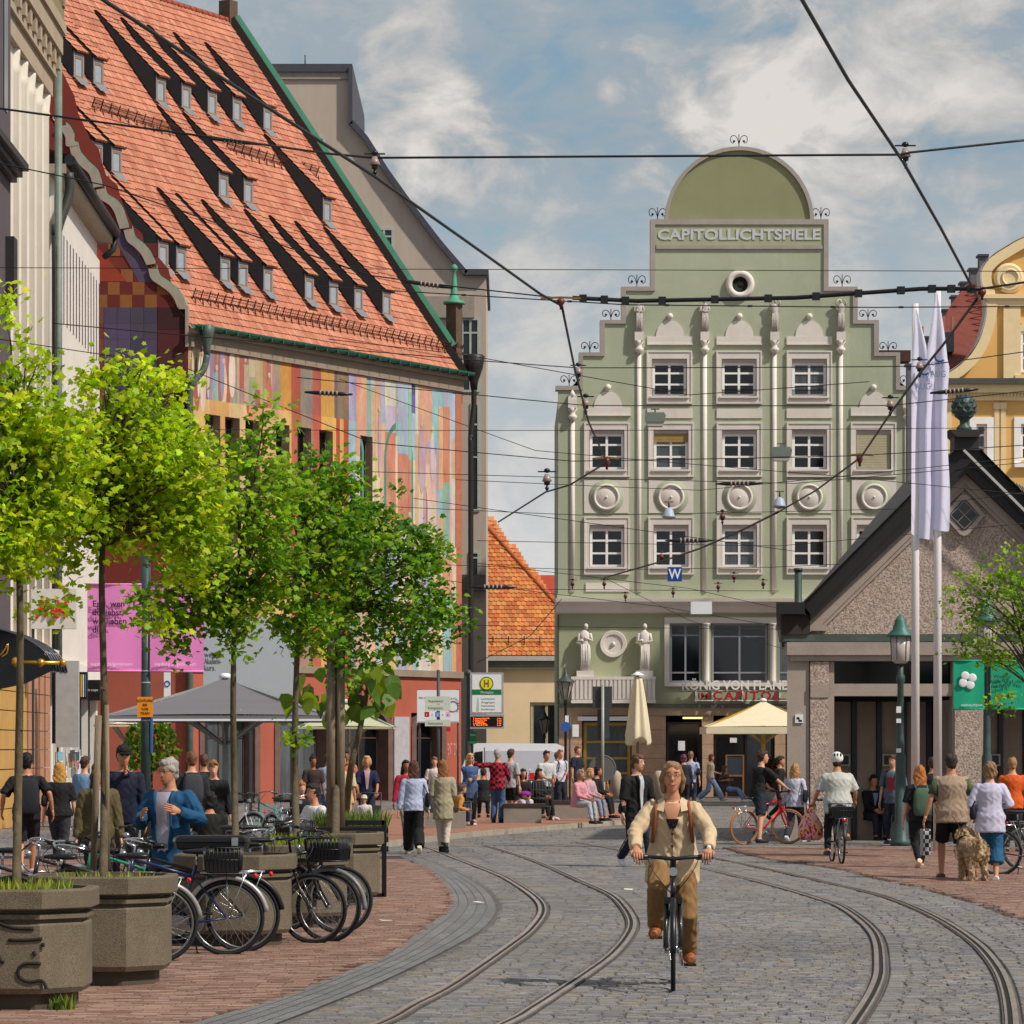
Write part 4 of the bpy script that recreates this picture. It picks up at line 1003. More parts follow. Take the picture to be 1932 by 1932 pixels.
 q = MB(); q.bar(a + slope_unit * 1.3 + Vector((.16, 0, 0)) + nrm * .30, b + Vector((.16, 0, 0)) + nrm * .30, .16, .2); q.build('copper_verge', mat('bright_verdigris', '58a688', k=.75, rough=.6, var=.12, scale=2), R_)
 q = MB(); q.bar(a + slope_unit * .2 + Vector((.02, 0, 0)) + nrm * .12, b + Vector((.02, 0, 0)) + nrm * .12, .2, .26); q.build('verge_board', mat('dark_board', '1c1514', rough=.8), R_)
 q = MB(); p = b + Vector((.1, .1, 0)); q.box(p.x - .25, p.x + .25, p.y - .25, p.y + .25, p.z - .6, p.z + .75); q.build('ridge_post', mat('brown_post', '6b5444', k=.7, rough=.8, var=.2), R_)
 ew = MB(); be = Vector((ev.x, ev.y, 0)); ew.add([Vector((WLEN, 0, 0)), Vector((WLEN, 0, EZ)), Vector((WLEN, 0, 0)) + be + UP * RZ, Vector((WLEN, 0, 0)) + be * 2 + UP * EZ, Vector((WLEN, 0, 0)) + be * 2], [(0, 1, 2, 3, 4)]); ew.build('end_wall', RED, R_)
 pc = loc_(W(857, 640, PR.y + .6)); q = MB()
 zb = wall_at(860, 665)[1]
 q.box(pc.x - .22, pc.x + .22, pc.y - .22, pc.y + .22, zb - 1.8, zb + 1.9); q.build('corner_post', mat('brown_post', ''), R_)
 q = MB(); c0 = (pc.x, pc.y, zb + 1.9); q.lathe([(.42, 0), (.40, .1), (.22, .14), (.14, .4), (.09, 1.0), (.05, 1.2), (.13, 1.28), (.14, 1.38), (.06, 1.48), (.01, 1.5)], 8, c0); q.build('copper_finial', mat('bright_verdigris', ''), R_)
 CH_ = mat('black_slate_cheek', '17141a', k=.9, rough=.75, var=.25, scale=3); BX = mat('dormer_white', '8b8b92', rough=.6, var=.06)
 FR = mat('dormer_wood_frame', '9c7a5c', k=.8, rough=.6); SK = mat('dormer_glass', '9ba4ad', k=.9, rough=.12, var=.1, spec=.7)
 spots = [(143, 150), (180, 162), (298, 195), (346, 207), (395, 219), (442, 231), (500, 248), (178, 318), (214, 329), (416, 375), (463, 386), (612, 421),
    (302, 506), (336, 516), (419, 534), (453, 543), (500, 553), (578, 568), (624, 578), (671, 587), (724, 596)]
 protos = {}
 up_h = Vector((slope_unit.x, slope_unit.y, 0)); tp = slope_unit.z / up_h.length
 perp = up_h.normalized()                       # horizontal run direction up the roof (slightly skewed)
 for (sx, sy) in spots:
  P = roof_at(sx, sy)
  dw = .54; h = 1.0; rise = 3.15
  t = rise / slope_unit.z                    # distance up slope where the shed roof dies
  A = Vector((-dw / 2, -.02, 0)); B = Vector((dw / 2, -.02, 0))
  apex = slope_unit * t
  if 'm' not in protos:
   fr_m = MB(); fr_m.box(-dw / 2, dw / 2, -.06, .02, h - .30, h); fr_m.box(-dw / 2, -dw / 2 + .05, -.06, .02, -.02, h - .3); fr_m.box(dw / 2 - .05, dw / 2, -.06, .02, -.02, h - .3)
   wf = MB(); a_, b_ = -dw / 2 + .05, dw / 2 - .05
   wf.box(a_, a_ + .05, -.05, .0, 0, h - .3); wf.box(b_ - .05, b_, -.05, .0, 0, h - .3); wf.box(a_ + .05, b_ - .05, -.05, 0, 0, .06); wf.box(a_ + .05, b_ - .05, -.05, 0, h - .36, h - .3)
   gl = MB(); gl.quad((a_ + .05, -.03, .06), (b_ - .05, -.03, .06), (b_ - .05, -.03, h - .36), (a_ + .05, -.03, h - .36))
   ck = MB()
   for sgn, Q in ((-1, A), (1, B)):
    ck.add([Q, Q + UP * h, Q + apex, ], [(0, 1, 2)])
    ck.add([Q + Vector((sgn * .06, 0, 0)), Q + UP * h + Vector((sgn * .06, 0, 0)), Q + apex + Vector((sgn * .06, 0, 0))], [(0, 1, 2)])
   rf = MB(); ov = .05; d = (apex - UP * h); dn = d.normalized()
   a0 = A + UP * h - dn * .22 + Vector((-ov, 0, 0)); b0 = B + UP * h - dn * .22 + Vector((ov, 0, 0)); nd = Vector((1, 0, 0)).cross(dn).normalized(); nd = nd if nd.z > 0 else -nd
   Ld = d.length + .22; nn = int(Ld / .28)
   for r in range(nn):
    for i in range(4):
     wq = (dw + 2 * ov) / 4; p0 = a0 + dn * (r * Ld / nn) + Vector((i * wq, 0, 0)); l = Ld / nn
     c = rnd2.choice(TP); c = tuple(x * rnd2.uniform(.85, 1.05) for x in c); ux = Vector((1, 0, 0)) * wq * .97
     rf.add([p0 + nd * .06, p0 + ux * .5 + nd * .085, p0 + ux + nd * .06, p0 + ux + dn * l + nd * .03, p0 + ux * .5 + dn * l + nd * .05, p0 + dn * l + nd * .03, p0 - nd * .02, p0 + ux - nd * .02], [(0, 1, 4, 5), (1, 2, 3, 4), (6, 7, 2, 1, 0)], c)
   rf.obox((a0 + b0) / 2 + dn * Ld / 2 - nd * .03, (b0 - a0) / 2, dn * Ld / 2, nd * .03, lin('3a211b'))
   ap = MB(); o1 = Vector((0, -.05, 0)); ap.add([A + o1, B + o1, B + o1 - slope_unit * .35 + nrm * .06, A + o1 - slope_unit * .35 + nrm * .06], [(0, 1, 2, 3)])
   protos = dict(m=1, a=fr_m.mesh('dormer_front'), b=wf.mesh('dormer_window'), c=gl.mesh('pane'), d=ck.mesh('dormer_cheek'), e=rf.mesh('dormer_roof'), f=ap.mesh('dormer_apron'))
  dm = obj('dormer', protos['a'], BX, R_, P + nrm * .09)
  for nm, k_, mm in (('dormer_window', 'b', FR), ('pane', 'c', SK), ('cheek', 'd', CH_), ('shed_roof', 'e', TILE), ('apron', 'f', mat('lead_apron', '777b83', rough=.5))):
   obj(nm, protos[k_], mm, dm)
 SG = mat('snow_guard_brown', '5a362c', k=.8, rough=.7)
 for pa, pb in (((362, 565), (868, 668)), ((172, 205), (345, 262)), ((425, 283), (595, 335))):
  A_, B_ = roof_at(*pa), roof_at(*pb); L_ = (B_ - A_); nn = int(L_.length / .42)
  q = MB()
  for hh in (.10, .2, .3): q.tube([A_ + nrm * hh + slope_unit * hh * .6, B_ + nrm * hh + slope_unit * hh * .6], .012, 4)
  for k in range(nn + 1):
   p = A_.lerp(B_, k / nn); q.bar(p + nrm * .02, p + nrm * .36 + slope_unit * .22, .03, .03); q.bar(p + nrm * .02 - slope_unit * .22, p + nrm * .14, .03, .03)
  nb = 120
  for k in range(nb): p = A_.lerp(B_, k / nb); q.bar(p + nrm * .1 + slope_unit * .06, p + nrm * .3 + slope_unit * .18, .008, .008)
  q.build('snow_guard', SG, R_)
 for (hx, hy), (px, py), pb in (((366, 640), (350, 700), 352), ((878, 700), (872, 760), 873)):
  uz = wall_at(hx, hy); q = MB(); u = uz[0]; z = uz[1]
  if hx < 400:
   q.lathe([(.10, z - .6), (.12, z - .3), (.22, z + .1), (.26, z + .42), (.20, z + .45)], 8, (u + .1, -.45, 0))
   q.tube(spline([(u + .1, -.45, z - .55), (u - .0, -.4, z - 1.0), (u - .38, -.2, z - 1.6), (u - .42, -.15, z - 2.4), (u - .42, -.15, 0)], 5), .11, 10)
  else:
   q.lathe([(.12, z - .7), (.16, z - .4), (.34, z + .1), (.42, z + .55), (.34, z + .6)], 8, (u + .12, -.3, 0))
   q.tube(spline([(u + .12, -.3, z - .65), (u + .10, -.3, z - 1.4), (u - .02, -.25, z - 2.4), (u - .02, -.25, z - 4), (u - .02, -.25, 0)], 5), .10, 10)
  q.build('downpipe', mat('dark_downpipe', '24211f' if hx > 400 else '4a5850', k=1, rough=.5, var=.2, scale=3) if hx > 400 else mat('patina_downpipe', '55665c', k=.8, rough=.5, var=.3, scale=3), R_)
mural_house()
# ---------------------------------------------------------------- beige tower block behind the mural house
def tower():
 s = 43.3; D = F / s
 X = lambda x: (x - 480) / s
 Z = lambda y: CH + (HZ - y) / s
 root = thing('beige_tower_building', 'tall plain beige building with curved roofline behind the red tiled roof', 'building', ((480 - 966) / s, D, 0))
 BG = mat('beige_render', 'b8a99c', k=.95, rough=.85, var=.06, scale=.5, stretch=(1, 1, .15), bump=.1, dirt=.1, fine=.02)
 pts = [(470, 1600), (917, 1600), (917, 520), (880, 520), (830, 460), (780, 395), (730, 325), (690, 262), (663, 232), (663, 130), (470, 130)]
 q = MB(); q.prism([(X(a), Z(b)) for a, b in pts][::1], 0, 12); q.build('body', BG, root)
 ED = mat('slate_edge', '4a4a55', k=.8, rough=.6, var=.15)
 q = MB(); q.box(X(658), X(663) + .06, -.3, 12, Z(236), Z(128)); q.build('roof_edge', ED, root)
 for a, b in (((663, 232), (690, 262)), ((690, 262), (730, 325)), ((730, 325), (780, 395)), ((780, 395), (830, 460)), ((830, 460), (879, 517)), ((877, 515), (922, 515))):
  q = MB(); q.bar((X(a[0]), 5.9, Z(a[1])), (X(b[0]), 5.9, Z(b[1])), 12.4, .24); q.build('roof_edge', ED, root)
 q = MB(); q.box(X(470), X(665), -.2, 12, Z(137), Z(122)); q.build('flat_roof_edge', ED, root)
 q = MB(); q.box(X(470), X(660), -.1, 0, Z(150), Z(137)); q.build('top_band', mat('pale_band', 'b0a498', k=.7, rough=.8), root)
 for a, b, c, d in ((590, 613, 258, 300), (706, 743, 430, 495), (870, 905, 600, 740), (888, 905, 760, 965), (885, 905, 1040, 1090)):
  window('window', root, X(a), X(b), Z(d), Z(c), -.06, (.5,) if b - a > 30 else (), (.75,) if d - c < 100 else (.5, .8), .1, mat('pale_green_frame', 'a9b0a8', rough=.5), glass=mat('grey_glass', '2a2f36', rough=.1, var=.3, scale=.5))
 q = MB(); q.box(X(800), X(895), -.18, 0, Z(600), Z(560)); q.build('cornice', mat('pale_band', ''), root)
 q = MB(); q.box(X(818), X(916), -.5, 0, Z(1115), Z(1085)); q.build('overhang', mat('grey_overhang', '7d746b', k=.7, rough=.8, dirt=.2), root)
 q = MB(); q.tube([(X(573), 1, Z(122)), (X(573), 1, Z(95))], .03, 5); q.build('aerial', BLACK, root)
 for x0 in (503, 512): pass
tower()
# ---------------------------------------------------------------- small house with orange tiled roof
def orange_house():
 s = 39.4; D = F / s
 X = lambda x: (x - 900) / s
 Z = lambda y: CH + (HZ - y) / s
 root = thing('orange_roof_house', 'low cream house with bright orange tiled roof left of the green building', 'house', ((900 - 966) / s, D, 0))
 CR = mat('cream_render', 'e8d0aa', k=1.0, rough=.85, var=.06, scale=.6, dirt=.08)
 q = MB(); wall(q, X(880), X(1075), 0, Z(1245), [(X(1000), X(1056), Z(1452), Z(1325))], 0, .25); q.box(X(880), X(1075), .3, 9, 0, Z(1245)); q.build('wall', CR, root)
 window('window', root, X(1001), X(1056), Z(1452), Z(1325), .1, (.55,), (.28,), .14, mat('olive_cream_frame', 'b9b296', k=.8, rough=.5))
 q = MB(); q.box(X(880), X(1075), -.45, 0, Z(1247), Z(1238)); q.build('gutter', mat('white_gutter', 'c9c4bf', k=.8, rough=.5), root)
 q = MB(); q.box(X(880), X(1075), -.30, 0, Z(1262), Z(1247)); q.build('eave_board', mat('grey_green_eave', '7d8074', k=.7, rough=.7), root)
 ze, zr = Z(1238), Z(960); dep = 6.0
 up = Vector((0, dep, zr - ze)); un = up.normalized(); nr = Vector((0, -un.z, un.y))
 TL = mat('orange_roof_tile', attr=True, rough=.7, var=.12, scale=4, bump=.2, bscale=25)
 TP = [lin(h, .66) for h in ('f0964e', 'e58a48', 'f4a25c', 'de8040', 'f09a58', 'd9743c')]
 rnd = random.Random(4)
 q = MB(); q.add([(X(880), -.4, ze), (X(1075), -.4, ze), (X(1075), -.4 + dep * .27, ze + (zr - ze) * .27), (X(905), -.4 + dep, zr), (X(880), -.4 + dep, zr)], [(0, 1, 2, 3, 4)]); q.build('roof_underlay', mat('orange_underlay', '7a3f22', rough=.9), root)
 bulk = MB(); n = 0; tw, tl = .24, .27; L = up.length; r = 0
 while r * tl < L:
  for i in range(int((X(1075) - X(880)) / tw) + 1):
   x = X(880) + i * tw + (tw / 2 if r % 2 else 0); v = r * tl / L
   px = x * s + 900; py = HZ - (ze + v * (zr - ze) - CH) * s * (D / (D + v * dep))
   if py < 975 + (px - 915) * (1150 - 975) / 143: continue
   if px > 1072 or px < 885: continue
   P = Vector((x, -.4, ze)) + un * (r * tl); c = tuple(k * rnd.uniform(.86, 1.12) for k in rnd.choice(TP)); w = tw - .01
   pts = [P + Vector((0, 0, 0)) + un * .06 + nr * .05, P + Vector((w * .25, 0, 0)) + un * .01 + nr * .06, P + Vector((w * .5, 0, 0)) + nr * .065, P + Vector((w * .75, 0, 0)) + un * .01 + nr * .06, P + Vector((w, 0, 0)) + un * .06 + nr * .05,
       P + Vector((w, 0, 0)) + un * (tl + .1) + nr * .012, P + un * (tl + .1) + nr * .012]
   dn_ = [p - nr * .03 for p in pts[:5]]
   vv = pts + dn_; fc = [(0, 1, 2, 3, 4, 5, 6)] + [(k + 7, k + 8, k + 1, k) for k in range(4)]
   if n < 300 and px > 915:
    mb = MB(); mb.add([p - P for p in vv], fc, c); mb.build('roof_tile', TL, root, P.to_tuple()); n += 1
   else: bulk.add(vv, fc, c)
  r += 1
 bulk.build('roof_tiles', TL, root, kind='stuff')
 a = Vector((X(908), -.4 + dep * 1.0, Z(966) + .9));
 P1 = Vector((X(912), -.4 + dep * .95, ze + (zr - ze) * .95)); P2 = Vector((X(1066), -.4 + dep * .30, ze + (zr - ze) * .30))
 for k in range(14):
  m2 = MB(); m2.tube([P1.lerp(P2, k / 14), P1.lerp(P2, (k + 1.08) / 14)], [.15, .11], 8); m2.build('hip_tile', mat('hip_tile_orange', 'cf6a35', k=.7, rough=.75, var=.15), root)
 for k in range(5):
  x = X(930) + k * .75; p = Vector((x, -.4, ze)) + un * .85; m2 = MB(); m2.bar(p + nr * .05, p + nr * .3 + un * .15, .05); m2.bar(p + nr * .05 - un * .2, p + nr * .2, .04); m2.build('snow_hook', mat('snow_guard_brown', ''), root)
 q = MB(); p = Vector((0, -.4, ze)) + un * .95 + nr * .18; q.tube([(X(885), p.y, p.z), (X(1070), p.y, p.z)], .02, 5); q.build('snow_rail', mat('snow_guard_brown', ''), root)
orange_house()
def far_red():
 root = thing('far_red_roof', 'sliver of darker red roof behind the orange roof', 'house', W(1030, 1410, 185).to_tuple())
 root.location.z = 0; D = 185; s = F / D; o = root.location
 q = MB(); X = lambda x: (x - 1030) / s; Z = lambda y: CH + (HZ - y) / s
 q.add([(X(985), 0, Z(1130)), (X(1095), 0, Z(1130)), (X(1095), 4, Z(1078)), (X(985), 4, Z(1078))], [(0, 1, 2, 3)]); q.build('roof', mat('red_far_tile', 'c4472c', k=.65, rough=.8, var=.15, scale=3, bump=.4, bscale=10), root)
 q = MB(); q.box(X(990), X(1090), .3, 4, 0, Z(1130)); q.build('wall', mat('cream_render', ''), root)
far_red()
# ---------------------------------------------------------------- yellow baroque house and stepped gable on the right
def yellow_house():
 D = 112.0; s = F / D
 X = lambda x: (x - 1745) / s
 Z = lambda y: CH + (HZ - y) / s
 root = thing('yellow_baroque_house', 'yellow house with curved cream gable and scroll at the right edge', 'building', ((1745 - 966) / s, D, 0))
 YE = mat('yellow_render', 'e4b46c', k=.95, rough=.85, var=.05, scale=.7, dirt=.06); CRM = mat('cream_moulding', 'ead2a4', k=.98, rough=.8, var=.05, dirt=.08); SL = mat('slate_trim', '55534f', k=.8, rough=.6)
 flank = [(1760, 716), (1785, 706), (1810, 690), (1832, 668), (1848, 640), (1858, 608), (1862, 580), (1858, 555), (1852, 535), (1853, 508), (1870, 486), (1900, 466), (1940, 446), (2040, 420), (2150, 446), (2150, 716)]
 q = MB(); q.prism([(X(a), Z(b)) for a, b in flank][::-1], .05, .7); q.build('curved_gable', YE, root)
 S = spline([Vector((X(a), 0, Z(b))) for a, b in flank[:-2]], 5)
 q = MB(); rg = []
 for i, p in enumerate(S):
  d = (S[min(i + 1, len(S) - 1)] - S[max(i - 1, 0)]).normalized(); nn = Vector((d.z, 0, -d.x))
  rg.append([p + Vector((0, -.12, 0)), p + nn * .32 + Vector((0, -.12, 0)), p + nn * .32 + Vector((0, .05, 0)), p + Vector((0, .7, 0))])
 q.rings(rg, smooth=False); q.build('gable_band', CRM, root)
 q = MB(); rg = [[p + Vector((0, -.14, 0)) - Vector((.05, 0, 0)), p + Vector((0, -.14, .06)), p + Vector((0, .72, .06)), p + Vector((-.05, .72, 0))] for p in S]; q.rings(rg, smooth=False); q.build('gable_flashing', mat('white_flashing', 'c4c0bc', k=.8, rough=.5), root)
 q = MB(); q.lathe([(.01, -.16), (.40, -.18), (.48, -.12), (.50, 0)], 28, (X(1903), 0, Z(525)), axis='y', smooth=False); q.torus((X(1905), -.18, Z(525)), .26, .04, 24, 6); q.build('scroll', CRM, root)
 q = MB(); q.box(X(1852), X(2150), -.2, .1, Z(564), Z(556)); q.box(X(1856), X(2150), -.1, .1, Z(578), Z(564)); q.build('upper_cornice', CRM, root)
 for a, b in ((1876, 1922),):
  q = MB(); q.box(X(a) + .0, X(b) * 1.0, .0, .05, Z(712), Z(590));
 q = MB(); q.box(X(1893), X(1925), -.06, .06, Z(714), Z(578)); q.build('pilaster', CRM, root)
 q = MB(); q.box(X(1758), X(2150), -.45, .1, Z(727), Z(716)); q.build('slate_ledge', SL, root)
 q = MB(); q.box(X(1758), X(2150), -.30, .1, Z(742), Z(727)); q.box(X(1750), X(2150), -.12, .1, Z(756), Z(742)); q.build('main_cornice', CRM, root)
 for k in range(60):
  q = MB(); q.box(X(1752 + k * 6.4), X(1755.5 + k * 6.4), -.2, -.12, Z(748), Z(743)); q.build('dentil', CRM, root)
 holes = [(X(1842), X(1862), Z(868), Z(800)), (X(1926), X(1965), Z(868), Z(800))]
 q = MB(); wall(q, X(1762), X(2150), 0, Z(756), holes, 0, .25); q.build('front_wall', YE, root)
 q = MB(); q.box(X(1775), X(2150), .3, 2.5, 0, Z(727)); q.build('body', YE, root)
 for h in holes:
  window('window', root, h[0], h[1], h[2], h[3], .1, (), (.35, .7), .08)
  q = MB(); w = .22; q.box(h[0] - w, h[0], -.05, 0, h[2] - .1, h[3] + w); q.box(h[1], h[1] + w, -.05, 0, h[2] - .1, h[3] + w); q.box(h[0], h[1], -.05, 0, h[3], h[3] + w); q.box(h[0] - w, h[1] + w, -.15, 0, h[2] - .24, h[2] - .1); q.build('window_surround', WFRAME, root)
 window('gable_window', root, X(1926), X(1965), Z(702), Z(625), .0, (.5,), (.35, .7), .08)
 q = MB(); w = .2; a, b, c, d = X(1926), X(1965), Z(702), Z(625); q.box(a - w, a, -.05, .05, c - .1, d + w); q.box(a, b, -.05, .05, d, d + .3); q.box(a - w, b, -.12, .05, c - .25, c - .1); q.build('window_surround', CRM, root)
 for x0 in (1755, 1786, 1876, 1888):
  q = MB(); q.box(X(x0), X(x0 + 9), -.05, 0, Z(1000), Z(760)); q.box(X(x0) - .03, X(x0 + 9) + .03, -.09, 0, Z(772), Z(760)); q.build('pilaster', CRM, root)
 RTm = mat('dark_red_tiles', '8a4032', k=.6, rough=.8, var=.25, scale=3, bump=.7, bscale=14)
 q = MB(); v = [(X(1742), 1.0, Z(735)), (X(1930), 1.0, Z(735)), (X(1930), 7.5, Z(465)), (X(1880), 7.5, Z(478)), (X(1834), 5.5, Z(535)), (X(1744), 1.2, Z(678))]
 q.add(v, [(0, 1, 2, 3, 4, 5)]); ro = q.build('roof', RTm, root)
 for k in range(17):
  t = k / 17; q = MB(); p0 = Vector((X(1748), 1.0, Z(735))).lerp(Vector((X(1868), 7.5, Z(485))), t); p1 = Vector((X(1930), 1.0, Z(735))).lerp(Vector((X(1930), 7.5, Z(455))), t)
  q.bar(p0 + Vector((0, -.06, .03)), p1 + Vector((0, -.06, .03)), .06, .03); q.build('tile_course', RTm, ro)
 q = MB(); q.box(X(1795), X(1815), 2.0, 3.6, Z(650), Z(612)); q.build('dormer', mat('dormer_grey', '5b5f6a', rough=.6), root)
 for x in (1752 + 2, 1795, 1812):
  q = MB(); q.box(X(x), X(x + 4), 2.2, 2.5, Z(620), Z(580 if x > 1790 else 600)); q.build('chimney', mat('copper_pipe', 'a8705a', rough=.6), root)
yellow_house()
def stepped_gable():
 D = 126.0; s = F / D
 X = lambda x: (x - 1735) / s
 Z = lambda y: CH + (HZ - y) / s
 root = thing('grey_stepped_gable', 'grey stepped gable wall rising behind the yellow house roof', 'building', ((1735 - 966) / s, D, 0))
 GRY = mat('grey_stone', '7b7c86', k=.65, rough=.85, var=.15, scale=2, dirt=.2); LID = mat('slate_lid', '4b4c58', k=.7, rough=.6)
 x, y = 1712, 690; pts = []
 q = MB()
 while x < 1850:
  q.box(X(x), X(x + 17.5), 0, .5, 0, Z(y)); m2 = MB(); m2.box(X(x) - .06, X(x + 17.5), -.08, .58, Z(y), Z(y - 4)); m2.build('step_lid', LID, root); x += 17; y -= 25.8
 q.build('gable_wall', GRY, root)
 q = MB(); q.box(X(1905), X(2100), 0, .5, 0, Z(y + 25)); pass
stepped_gable()
# ---------------------------------------------------------------- street front on the left
def left_front():
 sN, sF = 70.4, 62.0
 A = Vector(((95 - 966) / sN, F / sN, 0)); B = Vector(((183 - 966) / sF, F / sF, 0)); d = B - A
 root = thing('white_ribbed_store', 'white department store with vertical ribs and dark gutter on the left', 'building', A.to_tuple(), math.atan2(d.y, d.x)); L = d.length
 H = CH + (HZ - 437) / sF
 WH = mat('white_ribbed_cladding', 'e0d8d2', k=1.0, rough=.7, var=.06, scale=1, dirt=.1)
 zl = CH + (HZ - 765) / sF
 def at(x, y): q = ray_plane(x, y, A, Vector((d.y, -d.x, 0)).normalized()) - A; return q.dot(d.normalized()), q.z
 q = MB(); q.box(0, L, .0, 8, 3.4, H - .3); q.build('body', WH, root)
 n = 46
 for i in range(n):
  q = MB(); x = i * L / n; q.box(x + .03, x + .17, -.09, 0, 4.2, H - .9); q.build('rib', WH, root)
 DK = mat('slot_window', '4d4f57', k=.8, rough=.3)
 for x0 in (107.5, 117, 128, 138, 147, 155, 163, 171, 179):
  pass
 z0s, z1s = at(140, 640)[1], at(140, 480)[1]
 for i in range(2, n, 3):
  x = i * L / n; q = MB(); q.box(x + .19, x + L / n * 1.3, -.10, -.01, z0s, z1s); q.build('slot_window', DK, root)
 q = MB(); q.box(-.3, L + .2, -.45, 1, H - .35, H - .1); q.build('eave_soffit', mat('beige_soffit', 'b9a692', k=.75, rough=.8), root)
 q = MB(); q.tube([(-.3, -.55, H + .0), (L + .3, -.55, H + .0)], .15, 10); q.tube([(L + .3, -.55, H), (L + .35, -.45, H - .5), (L + .2, -.2, H - .75)], .1, 8); q.build('gutter', mat('black_gutter', '22262a', rough=.5, var=.2), root)
 q = MB(); q.quad((-.3, -.5, H + .15), (L + .3, -.5, H + .15), (L + .3, 2.5, H + 1.0), (-.3, 2.5, H + 1.0)); q.build('roof', mat('dull_red_roof', ''), root)
 q = MB(); q.tube(spline([(-.05, -.5, H - .3), (-.05, -.5, H - .9), (-.3, -.2, H - 2.0), (-.3, -.2, H - 3), (-.3, -.2, 2)], 4), .13, 10); q.build('downpipe', mat('dark_downpipe2', '3b3936', rough=.5, var=.2), root)
 q = MB(); q.tube([(-.75, -.3, 2), (-.75, -.3, H + 2.5)], .10, 10); q.build('downpipe', mat('patina_pipe', '7f8c80', k=.7, rough=.5, var=.2), root)
 q = MB(); q.box(-.2, L, -.25, 0, 3.3, 4.25); q.build('canopy_band', WH, root)
 q = MB(); q.box(0, L, .6, .65, 0, 3.4); q.build('shop_glass', mat('shop_glass_grey', '3c3a3a', rough=.15, var=.4, scale=.4), root)
 for i in range(6):
  x = i * L / 5.2; q = MB(); q.box(x, x + .45, -.02, .6, 0, 3.3); q.build('pier', WH, root)
 A2 = Vector(((22 - 966) / 79.0, F / 79.0, 0)); B2 = Vector(((88 - 966) / 73.2, F / 73.2, 0)); d2 = B2 - A2
 r2 = thing('cream_column_building', 'cream classical facade with tall columns and heavy cornice at upper left', 'building', A2.to_tuple(), math.atan2(d2.y, d2.x)); L2 = d2.length
 N2 = Vector((d2.y, -d2.x, 0)).normalized()
 def at2(x, y): q = ray_plane(x, y, A2, N2) - A2; return q.dot(d2.normalized()), q.z
 CRW = mat('cream_stone_wall', 'e9dfd0', k=.86, rough=.8, var=.07, scale=.8, dirt=.12);
 zc = at2(80, 170)[1]
 q = MB(); q.box(-6, L2, 0, 5, 4.2, zc + 5); q.build('wall', CRW, r2)
 nC = 5
 for i in range(nC):
  x = .5 + i * (L2 - .8) / (nC - 1); q = MB(); q.lathe([(.30, 4.3), (.29, zc - .6), (.32, zc - .55), (.30, zc - .45), (.33, zc - .12), (.33, zc)], 16, (x, .19, 0)); q.build('column', CRW, r2)
 q = MB(); q.box(-6, L2 + .1, -.15, 0, zc, zc + .5); q.box(-6, L2 + .12, -.25, 0, zc + .5, zc + .7); q.box(-6, L2 + .2, -.40, 0, zc + 1.1, zc + 1.6); q.box(-6, L2 + .25, -.48, 0, zc + 1.6, zc + 1.9); q.build('cornice', mat('beige_cornice', 'b7a48c', k=.8, rough=.8, var=.1, scale=1.5, dirt=.25), r2)
 for i in range(9):
  x = -1.0 + i * (L2 + .9) / 8; q = MB(); q.box(x, x + .35, -.34, 0, zc + .7, zc + 1.1); q.build('modillion', mat('beige_cornice', ''), r2)
 q = MB(); q.box(-6, L2 * .35, -.15, 0, zc + 1.9, zc + 5.5); q.build('ochre_attic', mat('ochre_attic', 'c58f35', k=.75, rough=.8, var=.15), r2)
 q = MB(); q.box(L2 * .35, L2 + .25, -.42, 0, zc + 1.9, zc + 2.3); q.box(L2 - .2, L2 + .2, -.46, 2, zc + 2.3, zc + 9); q.build('attic_pier', mat('tan_pier', '9c8768', k=.75, rough=.8, var=.15), r2)
 q = MB(); q.box(L2 * .5, L2 - .2, -.36, -.32, zc + 3.0, zc + 6.5); q.build('attic_glazing', mat('attic_glass', '454c55', rough=.15, var=.2), r2)
 for k in range(4):
  x = L2 * .5 + k * (L2 * .5 - .2) / 4; q = MB(); q.box(x, x + .06, -.40, -.36, zc + 3.0, zc + 6.5); q.build('glazing_bar', mat('pale_bar', 'b9bcbc'), r2)
 YS = mat('yellow_sandstone', 'd3a45c', k=.75, rough=.8, var=.12, scale=1.5, bump=.3, bscale=20, dirt=.15); RS = mat('red_sandstone', 'c38d70', k=.75, rough=.8, var=.15, scale=1.5, bump=.3, bscale=20)
 nz = 9
 for xx, w, mm in ((-6, 6.6, YS), (1.0, .8, YS), (2.1, .75, RS), (3.2, .75, RS), (4.3, .75, RS), (5.4, .9, RS)):
  for j in range(nz):
   z0 = j * 4.15 / nz; q = MB(); q.box(xx, xx + w, -.12, .4, z0 + .012, z0 + 4.15 / nz - .012); q.build('stone_block', mm, r2)
 q = MB(); q.box(-6, L2, .3, .35, 0, 4.2); q.build('shop_dark', DARKIN, r2)
 q = MB(); q.box(-6, L2 + .2, -.3, .3, 4.15, 4.4); q.build('ledge', CRW, r2)
 r3 = thing('dark_mauve_facade', 'dark mauve grey facade with sharp cornice cut off by the left edge', 'building', Vector(((20 - 966) / 81.5, F / 81.5, 0)).to_tuple(), rad(90.6))
 MV = mat('mauve_plaster', '6b5f66', k=.6, rough=.85, var=.12, scale=1.2, dirt=.2)
 q = MB(); q.box(-9, 0, 0, 4, 4.3, 26); q.build('wall', MV, r3)
 zk = CH + (HZ - 345) / 81.5
 q = MB()
 for k, (dx, z) in enumerate(((.15, 0), (.28, .12), (.42, .26))): q.box(-9, 0, -dx, 0, zk + z, zk + z + .16)
 q.build('cornice', mat('dark_cornice', '2c2729', rough=.6, var=.2), r3)
 for x0 in (-1.2, -3.0): q = MB(); q.box(x0, x0 + .6, -.02, .1, zk + 1.5, zk + 5.5); q.build('narrow_window', GLASS, r3)
